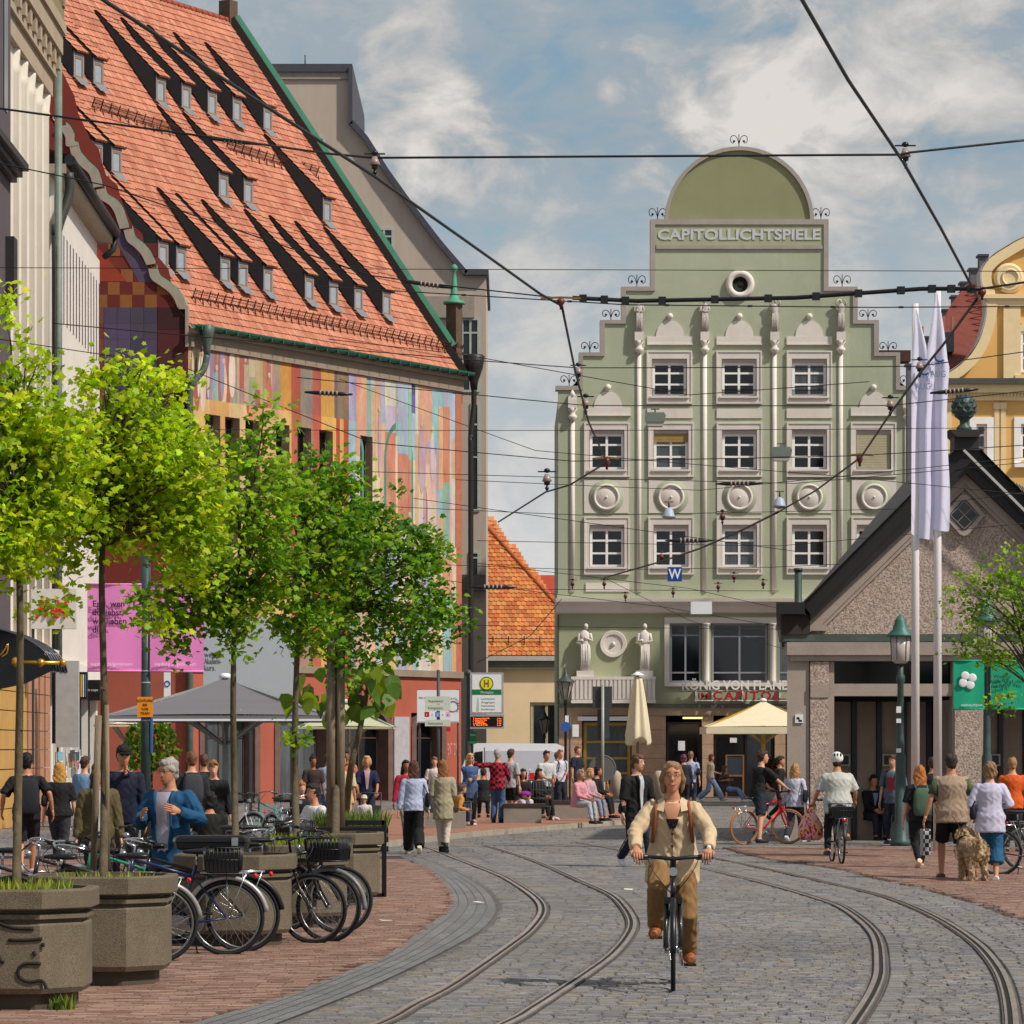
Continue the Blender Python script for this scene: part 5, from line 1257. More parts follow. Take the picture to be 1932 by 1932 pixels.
 q = MB(); q.box(-.9, -.3, -.2, .1, 12, 13.6); q.build('lower_bracket', mat('dark_cornice', ''), r3)
left_front()
# ================================================================ planters, poles, signs, furniture
CONC = mat('exposed_aggregate', 'a09078', k=.38, rough=.85, var=.20, scale=2.0, bump=.35, bscale=130, fine=.34, dirt=.5)
SOIL = mat('soil', '4a3a2a', k=.6, rough=.95, var=.3, scale=9, bump=.6)
GRASS = mat('grass_blades', attr=True, rough=.7, var=.2, scale=6, trans=.35)
def octa(r, c=.30):
 q = r - r * 2 * c * .5 * 1.0; a = r * (1 - 2 * c)
 return [(-a, -r), (a, -r), (r, -a), (r, a), (a, r), (-a, r), (-r, a), (-r, -a)]
_pm = {}
def planter(loc, label, rz=0.0, seed=0):
 t = thing('planter', label, 'planter', loc, rz, 'octagonal concrete planters in the row')
 if not _pm:
  m = MB(); r = .575
  def ring(rr, z): return [Vector((x, y, z)) for x, y in octa(rr, .27)]
  m.rings([ring(.43, 0), ring(.43, .13)], smooth=False); _pm['foot'] = m.mesh('foot')
  m = MB(); m.rings([ring(.50, .13), ring(.525, .17), ring(.525, .62), ring(.515, .635)], smooth=False); _pm['body'] = m.mesh('body')
  m = MB(); m.rings([ring(.49, .635), ring(.49, .66), ring(.535, .668), ring(.535, .70), ring(.49, .712), ring(.49, .735)], smooth=False); _pm['neck'] = m.mesh('neck')
  m = MB(); m.rings([ring(.565, .735), ring(.575, .745), ring(.575, .865), ring(.565, .88), ring(.50, .88), ring(.50, .84)], smooth=False, cap=False); _pm['rim'] = m.mesh('rim')
  m = MB(); v = ring(.5, .845); m.add(v, [tuple(range(8))]); _pm['soil'] = m.mesh('soil')
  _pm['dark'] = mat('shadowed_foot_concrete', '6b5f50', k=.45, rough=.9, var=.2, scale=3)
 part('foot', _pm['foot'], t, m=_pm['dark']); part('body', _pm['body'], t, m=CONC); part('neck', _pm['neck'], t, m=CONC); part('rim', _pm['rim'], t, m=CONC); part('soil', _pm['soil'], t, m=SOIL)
 return t
def grass_tuft(name, loc, rx, ry, n, h, seed, label, cols=('86a030', '6f9228', 'a0b040', '5c7d24'), k=.55, parent=None):
 rnd = random.Random(seed); m = MB()
 for i in range(n):
  a = rnd.uniform(0, 6.283); q = math.sqrt(rnd.random()); x, y = rx * q * math.cos(a), ry * q * math.sin(a)
  hh = h * rnd.uniform(.4, 1.1); w = .006 + .004 * rnd.random(); b = rnd.uniform(0, 6.283); lx, ly = rnd.uniform(-.4, .4) * hh, rnd.uniform(-.4, .4) * hh
  c = tuple(v * rnd.uniform(.8, 1.2) for v in lin(rnd.choice(cols), k)); dx, dy = math.cos(b) * w, math.sin(b) * w
  m.add([(x - dx, y - dy, 0), (x + dx, y + dy, 0), (x + lx * .5 + dx * .7, y + ly * .5 + dy * .7, hh * .6), (x + lx * .5 - dx * .7, y + ly * .5 - dy * .7, hh * .6), (x + lx, y + ly, hh)], [(0, 1, 2, 3), (3, 2, 4)], c)
 o = m.build(name, GRASS, parent, loc, kind='stuff')
 if parent is None: tag(o, label, 'grass', kind='stuff')
 return o
PLN = [(31, 264, 'nearest planter at the left edge with dark scrawled marks'), (195, 240, 'second nearest planter, partly behind the scrawled one'), (445, 200, 'planter in the middle of the parked bicycles'),
    (561, 181, 'small planter half hidden between bicycles and black rack'), (633, 159, 'farthest planter of the row beside the black frame')]
PL3 = []
for i, (x, s, lab) in enumerate(PLN):
 p = GX(x, s); p.y += .575; p.x *= (p.y) / (p.y - .575) * 1.0
 PL3.append(p); t = planter(p.to_tuple(), lab, 0)
 if i in (0, 1, 3): grass_tuft('weeds', (0, 0, .845), .42, .42, (260, 120, 0, 420)[i], (.11, .06, 0, .16)[i], i, '', ('b0c030', '90b028', 'c8d048'), .6, t)
 if i == 0:
  m = MB(); y = -.5275
  for pts in ([(-.30, .50), (-.29, .42), (-.26, .33), (-.23, .31)], [(-.34, .62), (-.18, .56), (-.02, .55)], [(-.20, .47), (-.06, .47), (.04, .48)], [(.045, .45), (.05, .42)], [(-.02, .39), (-.01, .36)],
     [(.03, .30), (-.08, .30), (-.13, .26), (-.12, .20), (-.05, .17), (.03, .18), (.06, .15), (.07, .12)]):
   S = spline([Vector((a + .22, y, b + .05)) for a, b in pts], 5)
   m.tube(S, .013, 5)
  m.build('scrawled_mark', mat('faded_black_spray', '1d1a16', k=1.0, rough=.8, var=.3, scale=15), t)
grass_tuft('grass_tuft', (GX(118, 262).x, G(118, 1908).y, 0), .09, .06, 90, .13, 41, 'tuft of bright grass at the foot of the nearest planter', k=.7)
# ---- trees
BARK = mat('grey_brown_bark', '7a6a50', k=.5, rough=.9, var=.35, scale=9, stretch=(1, 1, .35), bump=.9, bscale=28, dirt=.2)
LEAFM = mat('maple_leaves', attr=True, rough=.5, var=.12, scale=5, trans=.55, spec=.3)
def leaf_poly(kind='maple'):
 if kind == 'maple':
  pts = [(0, 0), (.30, -.10), (.52, .12), (.40, .28), (.62, .50), (.30, .55), (.22, .68), (0, 1.0), (-.22, .68), (-.30, .55), (-.62, .50), (-.40, .28), (-.52, .12), (-.30, -.10)]
  return pts, [(0, 1, 2, 3), (0, 3, 4, 5), (0, 5, 6, 7), (0, 7, 8, 9), (0, 9, 10, 11), (0, 11, 12, 13)]
 return [(0, 0), (.38, .15), (.42, .5), (.2, .85), (0, 1.1), (-.2, .85), (-.42, .5), (-.38, .15)], [(0, 1, 2, 3), (0, 3, 4), (0, 4, 5), (0, 5, 6, 7)]
def tree(name, label, base, trunk_px, blobs, nclu, nleaf, lsize, cols, s, seed, group='young maples in planters', r0=.045, kdark=1.0, stakes=(), fork=.66, k=1.02):
 """blobs in picture units (cx, cy, rx, ry) at distance F/s around the tree"""
 rnd = random.Random(seed); D = F / s
 root = thing(name, label, 'tree', base.to_tuple(), 0, group)
 cv = lambda x, y, dy=0: W(x, y, D) - Vector((base.x, base.y, 0)) + Vector((0, dy + base.y - D - (base.y - D), 0)) if False else Vector((W(x, y, D).x - base.x, D - base.y + dy, W(x, y, D).z))
 tp = [Vector((0, 0, base.z * 0 + .80))] + [cv(*p) for p in trunk_px]
 tp[0] = Vector((0, 0, .80)) if base.z == 0 else Vector((0, 0, 0))
 S = spline(tp, 6); n = len(S); m = MB()
 m.tube(S, [r0 * (1 - .55 * i / (n - 1)) * (1 + .06 * rnd.random()) for i in range(n)], 10)
 for j in range(6):
  p = S[int(rnd.uniform(.1, .8) * n)]; m.ball(p + Vector((rnd.uniform(-1, 1) * r0 * .6, -r0 * .6, 0)), (r0 * .35, r0 * .3, r0 * .5), 6, 4)
 m.build('trunk', BARK, root)
 tot = sum(b[2] * b[3] for b in blobs); cl = []
 for bx, by, rx, ry in blobs:
  k_ = max(3, round(nclu * rx * ry / tot))
  for i in range(k_):
   while True:
    u = Vector((rnd.uniform(-1, 1), rnd.uniform(-1, 1), rnd.uniform(-1, 1)))
    if .2 < u.length < 1: break
   c = cv(bx + u.x * rx, by - u.z * ry, u.y * (rx / s) * 1.1); cl.append((c, u))
 br = MB(); top = S[-1]
 order = sorted(range(len(cl)), key=lambda i: rnd.random())
 for i in order[:max(18, nclu // 3)]:
  c = cl[i][0]; st = S[int(n * rnd.uniform(fork, .98))]
  if c.z < st.z + .02: st = S[int(n * fork)]
  if c.z < st.z - .12: continue
  mid = st.lerp(c, .5) + Vector((rnd.uniform(-.06, .06), rnd.uniform(-.06, .06), .05 + rnd.uniform(0, .1)))
  P = spline([st, mid, c], 4); L = (c - st).length; ra = .007 + .009 * min(L, 1.5)
  br.tube(P, [ra * (1 - .75 * q / (len(P) - 1)) for q in range(len(P))], 5)
 for i in range(len(cl) - 1):
  if rnd.random() < .5:
   c = cl[i][0]; j = min(range(max(0, i - 12), min(len(cl), i + 12)), key=lambda j: (cl[j][0] - c).length if j != i else 9)
   br.tube([c, c.lerp(cl[j][0], .5) + Vector((0, 0, -.02)), cl[j][0]], [.004, .005, .003], 4)
 br.build('limbs', BARK, root, kind='stuff')
 pts, faces = leaf_poly(); lm = MB()
 cl2 = [lin(h, k) for h in cols]
 for c, u in cl:
  tw = .14 + .10 * rnd.random(); cb = rnd.choice(cl2); kk = rnd.uniform(.75, 1.15)
  for i in range(nleaf):
   d = Vector((rnd.gauss(0, 1), rnd.gauss(0, 1), rnd.gauss(0, .75))) * tw * .55; p = c + d
   nrm = Vector((rnd.gauss(0, .55), rnd.gauss(-.1, .55), rnd.uniform(.3, 1))).normalized(); a = rnd.uniform(0, 6.283)
   ux = nrm.cross(Vector((math.cos(a), math.sin(a), .1))).normalized(); uy = nrm.cross(ux); sz = lsize * rnd.uniform(.65, 1.2)
   col = tuple(v * kk * rnd.uniform(.85, 1.15) for v in (cb if rnd.random() < .7 else rnd.choice(cl2)))
   dr = rnd.uniform(.05, .3)
   lm.add([p + (ux * x + uy * y - nrm * (abs(x) * dr + .15 * y * y)) * sz for x, y in pts], faces, col)
 lm.build('foliage', LEAFM, root, kind='stuff')
 if stakes:
  for (x0, y0, x1, y1, r) in stakes:
   m = MB(); m.tube([cv(x0, y0, -.07), cv(x1, y1, -.07)], r, 8); m.build('stake', WOOD, root)
 return root, cv
YG = ('c8dc20', 'b8d01c', 'd8e62e', 'a0bc1a', '8cac1a', 'b0c828'); MG = ('8cb41e', '76a01c', 'a2c428', '5c8a1c', '98b42c'); DG = ('5f8f20', '4c7c1c', '76a42a', '588424', '88aa30')
p = PL3[0]; tree('maple_tree', 'bright yellow-green maple in the nearest planter, cut off by the left edge', p, [(34, 1500), (38, 1250), (36, 1040), (30, 860), (20, 700)],
  [(-30, 900, 130, 190), (40, 960, 90, 110), (20, 780, 60, 110), (5, 590, 28, 50), (100, 850, 70, 110), (0, 1050, 90, 50), (50, 690, 40, 40), (130, 950, 50, 60)], 210, 27, .058, YG, 252, 11, r0=.034)
p = PL3[1]; tree('maple_tree', 'bright yellow-green maple in the second planter with a bound stake', p, [(197, 1500), (196, 1300), (192, 1080), (200, 940), (215, 800)],
  [(210, 860, 140, 140), (130, 900, 110, 120), (320, 900, 100, 110), (260, 760, 90, 70), (330, 1000, 90, 70), (230, 985, 110, 50), (110, 1050, 50, 40), (180, 720, 40, 40), (385, 900, 40, 60), (75, 1035, 40, 26), (300, 705, 24, 22), (240, 695, 18, 24), (400, 1010, 44, 44), (100, 1140, 50, 16), (292, 1185, 26, 36), (345, 1075, 50, 40)], 300, 27, .058, YG, 230, 12, r0=.036, stakes=[(178, 1640, 188, 1350, .028), (205, 1640, 203, 1330, .02)])
p = PL3[2]; tree('maple_tree', 'mid green maple rising from the planter among the parked bicycles', p, [(443, 1520), (440, 1350), (442, 1200), (450, 1060), (480, 900)],
  [(430, 1050, 110, 110), (480, 930, 90, 90), (500, 800, 24, 60), (400, 1130, 90, 70), (520, 1050, 70, 90), (380, 960, 60, 60), (430, 850, 40, 50), (330, 1180, 60, 40), (450, 1160, 60, 80), (280, 1150, 40, 30), (330, 1215, 44, 20), (365, 1090, 50, 44)], 210, 24, .066, MG, 190, 13, r0=.038)
p = PL3[3]; tree('maple_tree', 'mid green maple with small shoots low on its stem behind the bicycle rack', p, [(557, 1500), (556, 1380), (562, 1200), (570, 1050), (580, 930)],
  [(590, 1000, 100, 100), (610, 900, 60, 60), (560, 1120, 70, 80), (650, 1010, 70, 80), (540, 930, 50, 50), (555, 1385, 14, 18), (590, 1180, 60, 60)], 165, 23, .07, MG + DG[:2], 172, 14, r0=.042)
p = PL3[4]; tree('maple_tree', 'dark green maple tied to thick stakes in the farthest planter', p, [(634, 1480), (634, 1380), (636, 1200), (660, 1080), (690, 980)],
  [(690, 1060, 120, 110), (760, 1100, 90, 110), (720, 960, 60, 50), (640, 1140, 90, 90), (810, 1060, 40, 80), (800, 1180, 70, 60), (840, 1160, 45, 24), (700, 1210, 110, 50), (600, 1050, 70, 80), (870, 1160, 22, 16)], 250, 23, .074, DG + MG[:2], 150, 15, r0=.05, stakes=[(625, 1560, 626, 1190, .06), (643, 1560, 643, 1190, .055)])
# large leaved tree behind the parasol, leaning stem
pb = GX(652, 118)
tb, cvb = tree('leaning_tree', 'leaning tree with big pale heart-shaped leaves behind the maples', pb, [(662, 1450), (676, 1390), (690, 1320), (700, 1250)],
  [(680, 1280, 60, 30)], 10, 6, .10, MG, 120, 16, group='', r0=.06)
rnd = random.Random(8); lp, lf = leaf_poly('heart'); m = MB(); m.add([Vector((x, -.1 * abs(x) - .12 * y * y, -y)) for x, y in lp], lf)
bigm = m.mesh('leaf'); bigs = [mat('pale_big_leaf', 'b3d028', k=.55, rough=.45, var=.1, trans=.4), mat('green_big_leaf', '6f9a2a', k=.5, rough=.45, var=.15, trans=.4)]
_bl = [bigm, bigm.copy()]
for i in range(70):
 o = obj('leaf', _bl[i % 2], bigs[i % 2], tb)
 x = rnd.choice([rnd.uniform(540, 640), rnd.uniform(600, 720), rnd.uniform(690, 745)]); y = rnd.uniform(1250, 1355) - max(0, (x - 690)) * .9
 o.location = cvb(x, y, rnd.uniform(-.6, .6)); o.rotation_euler = (rnd.uniform(-.6, .9), rnd.uniform(-.7, .7), rnd.uniform(-1.5, 1.5)); o.scale = (rnd.uniform(.22, .36),) * 3
# right hand tree
p = GX(1960, 112); tree('hawthorn_tree', 'loose airy tree with long twigs entering at the right edge', p, [(1955, 1450), (1950, 1350), (1950, 1250), (1940, 1150)],
  [(1900, 1130, 70, 60), (1930, 1080, 60, 60), (1860, 1210, 60, 50), (1900, 1240, 50, 20), (1830, 1130, 50, 30), (1960, 1180, 60, 70), (1850, 1080, 30, 24), (1885, 1320, 34, 24), (1800, 1155, 30, 12), (1810, 1225, 30, 14)], 150, 15, .07, MG, 112, 17, group='', r0=.05, fork=.6)
# ---- green lamp post with pink banners
def green_post(x, s, top, label):
 b = GX(x, s); t = thing('lamp_post', label, 'lamp post', b.to_tuple())
 return b, t
PGREEN = mat('dark_green_pole', '2c3f3d', k=1.1, rough=.45, var=.25, scale=6)
b = GX(275, 112); t = thing('banner_pole', 'dark green pole carrying two pink banners and an orange notice', 'pole', b.to_tuple())
m = MB(); m.tube([(0, 0, 0), (0, 0, 5.2)], .082, 14); m.build('pole', PGREEN, t)
lz = lambda y, s: CH + (HZ - y) / s
m = MB()
for y in (1268, 1290, 1341, 1361): m.lathe([(.088, lz(y, 112)), (.088, lz(y, 112) + .03)], 14)
m.build('pole_band', mat('grey_band', '8a8f90', rough=.5), t)
PINK = mat('pink_banner', 'e585c4', k=1.15, rough=.7, var=.05, scale=1.5, trans=.15)
def banner(t, x0, x1, yt, yb, s, bx, mm, nm='banner'):
 m = MB(); n = 10; rg = []
 for i in range(n + 1):
  u = i / n; xx = ((x0 + (x1 - x0) * u) - bx) / s
  rg.append([Vector((xx, -.10 + .015 * math.sin(u * 7 + v * 3), lz(yt + (yb - yt) * v, s))) for v in (0, .25, .5, .75, 1)])
 m.rings(rg, closed=False, cap=False, smooth=True); o = m.build(nm, mm, t)
 m = MB()
 for y in (yt, yb): m.tube([((x0 - bx) / s, -.10, lz(y, s)), ((x1 - bx) / s, -.10, lz(y, s))], .018, 6)
 m.build('banner_rod', PINK if mm is PINK else mm, t); return o
banner(t, 166, 268, 1103, 1266, 112, 275, PINK); banner(t, 284, 386, 1103, 1267, 112, 275, PINK)
INK = mat('dark_purple_ink', '2b1230', rough=.7, var=0); WINK = mat('white_ink', 'f0e0f0', rough=.7, var=0)
for x0 in (176, 296):
 for k, ln in enumerate(('Egal, wen', 'du liebst,', 'wir lieben', 'dich.')):
  text(ln, .145, .002, INK, t, ((x0 - 275) / 112, -.135, lz(1145 + k * 16.3, 112)), bold=.002)
 text('augsburg.de/gemeinsam', .08, .002, WINK, t, ((x0 - 3 - 275) / 112, -.135, lz(1256, 112)), width=.70)
m = MB(); m.box(-.13, .13, -.11, -.095, lz(1353, 112), lz(1315, 112)); on = m.build('orange_notice', mat('orange_sign', 'ef9418', k=.9, rough=.5, var=.04), t)
for k, ln in enumerate(('ACHTUNG', 'BEI', 'VOR', 'TRAM')): text(ln, .06, .002, mat('brown_ink', '5a2a0a', var=0), t, (0, -.115, lz(1324 + k * 8, 112)), align='CENTER')
m = MB(); m.box(.085, .12, -.06, .02, lz(1420, 112), lz(1350, 112)); m.build('blue_sticker_strip', mat('blue_strip', '3b5aa0', rough=.5), t)
# bicycle symbol sign behind
b = GX(316, 90); t = thing('cycle_sign', 'narrow white sign with a blue oval behind the pink banner', 'sign', b.to_tuple())
m = MB(); m.tube([(0, 0, 0), (0, 0, 3.6)], .03, 8); m.build('pole', DARKGREY, t)
m = MB(); m.box(-.07, .07, -.05, -.035, lz(1318, 90), lz(1268, 90)); m.build('sign_plate', WHITE, t)
m = MB(); m.torus((0, -.055, lz(1290, 90)), .055, .012, 20, 6); m.build('blue_ring', mat('sign_blue', '2a5aa8', rough=.5), t)
for k in range(4):
 m = MB(); m.box(-.07, .07, -.05, -.035, lz(1412 - k * 15, 90), lz(1399 - k * 15, 90)); m.build('number_plate', mat('pale_plate', 'cfd8cf', rough=.5), t)
# ---- grey market parasol with braces
def parasol(name, label, x, s, half, y_top, y_edge, col, pole_r=.06, drop=.18, wood=False, polecol=None, group=None, cat='parasol', trim=True):
 b = GX(x, s); t = thing(name, label, cat, b.to_tuple(), 0, group); zt, ze = lz(y_top, s), lz(y_edge, s); h = half / s
 m = MB(); C_ = [Vector((h, -h, ze)), Vector((h, h, ze)), Vector((-h, h, ze)), Vector((-h, -h, ze))]; A = Vector((0, 0, zt))
 N = 8
 for i in range(4):
  a, c = C_[i], C_[(i + 1) % 4]; gr = []
  for r in range(N + 1):
   f = r / N; row = []
   for k in range(N + 1):
    p = A.lerp(a.lerp(c, k / N), f); sag = -.06 * math.sin(math.pi * f) - .03 * f * math.sin(math.pi * k / N) * -1
    row.append(p + UP * sag)
   gr.append(row)
  m.rings(gr, closed=False, cap=False, smooth=True)
 m.build('canopy', col, t)
 if trim:
  m = MB()
  for i in range(4):
   a, c = C_[i], C_[(i + 1) % 4]; m.quad(a + UP * .0, c + UP * .0, c - UP * drop, a - UP * drop)
  m.build('valance', col, t)
 m = MB(); m.tube([(0, 0, 0), (0, 0, zt)], pole_r, 10); PM = polecol or mat('grey_pole', '8f9290', rough=.5, metal=.2); m.build('pole', PM, t)
 for i in range(4):
  m = MB(); c = C_[i]; m.bar(A - UP * .05, c - UP * .02, .04); m.build('rib', PM, t)
  m = MB(); m.bar(Vector((0, 0, ze - .55)), A.lerp(c, .55) - UP * .05, .05); m.build('strut', PM, t)
  c2 = (C_[i] + C_[(i + 1) % 4]) / 2; m = MB(); m.bar(Vector((0, 0, ze - .55)), A.lerp(c2, .6) - UP * .06, .04); m.build('strut', PM, t)
 m = MB(); m.lathe([(.12, zt - .02), (.11, zt + .05), (.05, zt + .08)], 12); m.build('cap', WHITE, t)
 return t
GREYC = mat('grey_canvas', '77747a', k=.8, rough=.85, var=.04, scale=2, bump=.1)
t = parasol('market_parasol', 'large grey square parasol with white lettering over the bicycles', 425, 100, 205, 1278, 1352, GREYC, drop=.10)
m = MB();
for y in (0, 1):
 pass
m.box(-2.05, 2.05, -2.09, -2.06, lz(1362, 100), lz(1358, 100)); m.build('white_piping', WHITE, t)
text('RIEGELE', .17, .004, WHITE, t, (.55, -1.62, lz(1353, 100)), width=.75, bold=.006, rx=65)
m = MB(); m.torus((.42, -1.7, lz(1349, 100)), .08, .012, 20, 6, axis='y', sq=1); m.build('white_emblem', WHITE, t)
CREAM = mat('cream_canvas', 'f0e2c2', k=.85, rough=.85, var=.04, trans=.12)
PALEG = mat('pale_green_canvas', 'c3c7a6', k=.85, rough=.85, var=.04, trans=.1)
YP = mat('yellow_lacquer_wood', 'c9a040', k=.8, rough=.4)
parasol('pale_parasol', 'pale green parasol partly hidden behind the trees', 655, 74, 90, 1325, 1372, PALEG, drop=.05)
parasol('cream_parasol', 'small cream parasol behind the grey one on the left', 245, 80, 60, 1352, 1368, CREAM, drop=.04)
parasol('cafe_parasol', 'open cream parasol with yellow frame in front of the green building', 1440, 58, 114, 1322, 1372, CREAM, drop=.22, polecol=YP, pole_r=.07, group='cream cafe parasols')
# folded cream parasol
b = GX(1203, 60); t = thing('folded_parasol', 'folded tall cream parasol standing left of the cafe doors', 'parasol', b.to_tuple(), 0, 'cream cafe parasols')
m = MB(); rg = []
for y, r in ((1277, .10), (1285, .14), (1310, .20), (1340, .27), (1370, .33), (1395, .38), (1400, .36)):
 rg.append([Vector((r * math.cos(a) * (1 + .16 * math.cos(a * 7)), r * math.sin(a) * (1 + .16 * math.cos(a * 7)), lz(y + (7 * math.cos(a * 3 + 1) if y > 1390 else 0), 60))) for a in np.linspace(0, 2 * math.pi, 57)[:-1]])
m.rings(rg); m.build('folded_canopy', CREAM, t)
m = MB(); m.tube([(0, 0, 0), (0, 0, lz(1270, 60))], .045, 8); m.lathe([(.13, 0), (.13, .12), (.05, .13)], 10); m.build('pole', mat('brown_pole', '7b6455', rough=.6), t)
m = MB(); m.lathe([(.20, lz(1275, 60)), (.2, lz(1273, 60)), (.05, lz(1268, 60))], 12); m.build('cap', WHITE, t)
# ---- stop sign mast
b = GX(886, 72); t = thing('stop_sign', 'tall tram stop sign with yellow and green H emblem and departure board', 'sign', b.to_tuple())
m = MB(); m.tube([(-.04, 0, 0), (-.04, 0, lz(1270, 72))], .075, 12); m.ball((-.04, 0, lz(1270, 72)), .1, 10, 8); m.build('mast', DARKGREY, t)
xx = lambda x, s=72, bx=886: (x - bx) / s
def plate(t, x0, x1, y0, y1, s, bx, mm, nm, y=-.1, th=.05):
 m = MB(); m.box((x0 - bx) / s, (x1 - bx) / s, y - th, y, lz(y1, s), lz(y0, s)); return m.build(nm, mm, t)
SILV = mat('silver_frame', 'a9a9ad', rough=.4, metal=.3)
plate(t, 887, 950, 1269, 1347, 72, 886, SILV, 'sign_frame'); plate(t, 891, 946, 1273, 1344, 72, 886, mat('sign_white', 'dfe4e6', rough=.4, var=.02), 'sign_face', -.15, .01)
DGN = mat('sign_green', '0f7a45', k=.9, rough=.4, var=.02); YEL = mat('sign_yellow', 'f2d01c', rough=.4, var=.02)
m = MB(); m.lathe([(.18, 0), (.18, .01), (.01, .011)], 28, (xx(918), -.172, lz(1290, 72)), axis='y', smooth=False); m.build('emblem_ring', DGN, t)
m = MB(); m.lathe([(.15, -.006), (.15, 0), (.01, .001)], 28, (xx(918), -.175, lz(1290, 72)), axis='y', smooth=False); m.build('emblem_disc', YEL, t)
text('H', .2, .003, DGN, t, (xx(918), -.186, lz(1296.5, 72)), align='CENTER', bold=.004, width=None, height=.19)
plate(t, 891, 946, 1301, 1311, 72, 886, DGN, 'name_strip', -.16, .004)
text('Moritzplatz', .09, .002, WHITE, t, (xx(907), -.168, lz(1308.5, 72)), width=.33)
for k, ln in enumerate(('Lechhausen', 'Göggingen', 'Haunstetten', 'Stadtbergen')): text(ln, .07, .001, mat('grey_green_ink', '7e9a8c', var=0), t, (xx(908), -.163, lz(1320 + k * 6.6, 72)), width=.36)
m = MB(); m.prism([(xx(899), lz(1342, 72)), (xx(904), lz(1342, 72)), (xx(903.5), lz(1326, 72)), (xx(901.8), lz(1315, 72)), (xx(900.2), lz(1326, 72))], -.165, -.161); m.build('tower_drawing', mat('pale_green_ink', 'a8bab0', var=0), t)
plate(t, 887, 951, 1348, 1375, 72, 886, SILV, 'board_frame', -.1, .12); plate(t, 888, 949, 1352, 1371, 72, 886, mat('board_black', '0b0908', rough=.3), 'board_face', -.22, .01)
LED = mat('orange_led', 'ff6a1c', emis=2.2, var=0)
for k, ln in enumerate(('2  Augsburg West P+R', '3  Haunstetten West', '1  Göggingen', '6  Friedberg West', '4  Nord P+R')):
 text(ln, .045, .0006, LED, t, (xx(893), -.2335, lz(1356.5 + k * 3.2, 72)), width=[.42, .36, .30, .34, .38][k]); text(str(2 + k) + ' min', .04, .0006, LED, t, (xx(938), -.2335, lz(1356.5 + k * 3.2, 72)), width=.11)
plate(t, 886, 899, 1381, 1403, 72, 886, DGN, 'small_green_sign', -.05, .02); text('Halte', .07, .001, WHITE, t, (xx(887), -.072, lz(1388, 72)), width=.15)
# direction signs and white notice on a pole left of it
b = GX(827, 66); t = thing('direction_signs', 'pole with pale direction plates and line numbers left of the stop sign', 'sign', b.to_tuple())
m = MB(); m.tube([(0, 0, 0), (0, 0, lz(1264, 66))], .05, 10); m.build('pole', DARKGREY, t)
PLT = mat('pale_green_plate', 'c3cdc0', rough=.5, var=.04)
for y0, y1, txt in ((1314, 1328, 'Hauptbahnhof'), (1329, 1341, 'Königsplatz'), (1358, 1370, 'Rathausplatz')):
 plate(t, 802, 850, y0, y1, 66, 827, PLT, 'direction_plate', -.06, .02); text(txt, .1, .001, mat('grey_ink', '555c58', var=0), t, ((808 - 827) / 66, -.082, lz(y1 - 3, 66)), width=.42)
for k, (c, n_) in enumerate((('b3202c', '1'), ('e8e8e8', '2'), ('5a8ad0', '3'), ('e8e8e8', '4'), ('e0b0d0', '6'))):
 plate(t, 801 + k * 10, 810 + k * 10, 1343, 1353, 66, 827, mat('line_' + ['red', 'white', 'blue', 'white', 'pink'][k], c, rough=.5, var=.02), 'line_plate', -.06, .02)
 text(n_, .1, .001, WHITE if k in (0, 2) else INK, t, ((803.5 + k * 10 - 827) / 66, -.082, lz(1351, 66)))
plate(t, 842, 850, 1372, 1380, 66, 827, mat('line_red', 'b3202c'), 'small_red_plate', -.06, .02)
b = GX(828, 60); t = thing('shop_banner', 'white banner with curved lettering behind the direction plates', 'banner', b.to_tuple())
plate(t, 787, 866, 1302, 1362, 60, 828, mat('white_banner', 'dcdfe4', rough=.6, var=.04), 'banner_face', 0, .03); plate(t, 785, 868, 1361, 1364, 60, 828, SILV, 'banner_rod', 0, .05)
m = MB(); m.tube([(-.6, .05, 0), (-.6, .05, lz(1300, 60))], .03, 8); m.tube([(.6, .05, 0), (.6, .05, lz(1300, 60))], .03, 8); m.build('posts', DARKGREY, t)
text('boy condor', .1, .001, mat('grey_ink', ''), t, ((791 - 828) / 60, -.035, lz(1318, 60)), width=.4)
m = MB(); m.torus(((855 - 828) / 60, -.035, lz(1333, 60)), .16, .012, 24, 5); m.build('emblem', INK, t)
for k, ch in enumerate('OF AUGSBURG'):
 a = rad(150 - k * 18); o = text(ch, .08, .001, INK, t, ((852 - 828) / 60 + .26 * math.cos(a), -.035, lz(1335, 60) + .26 * math.sin(a))); o.rotation_euler = (rad(90), -(math.pi / 2 - a) * -1 * -1, 0)
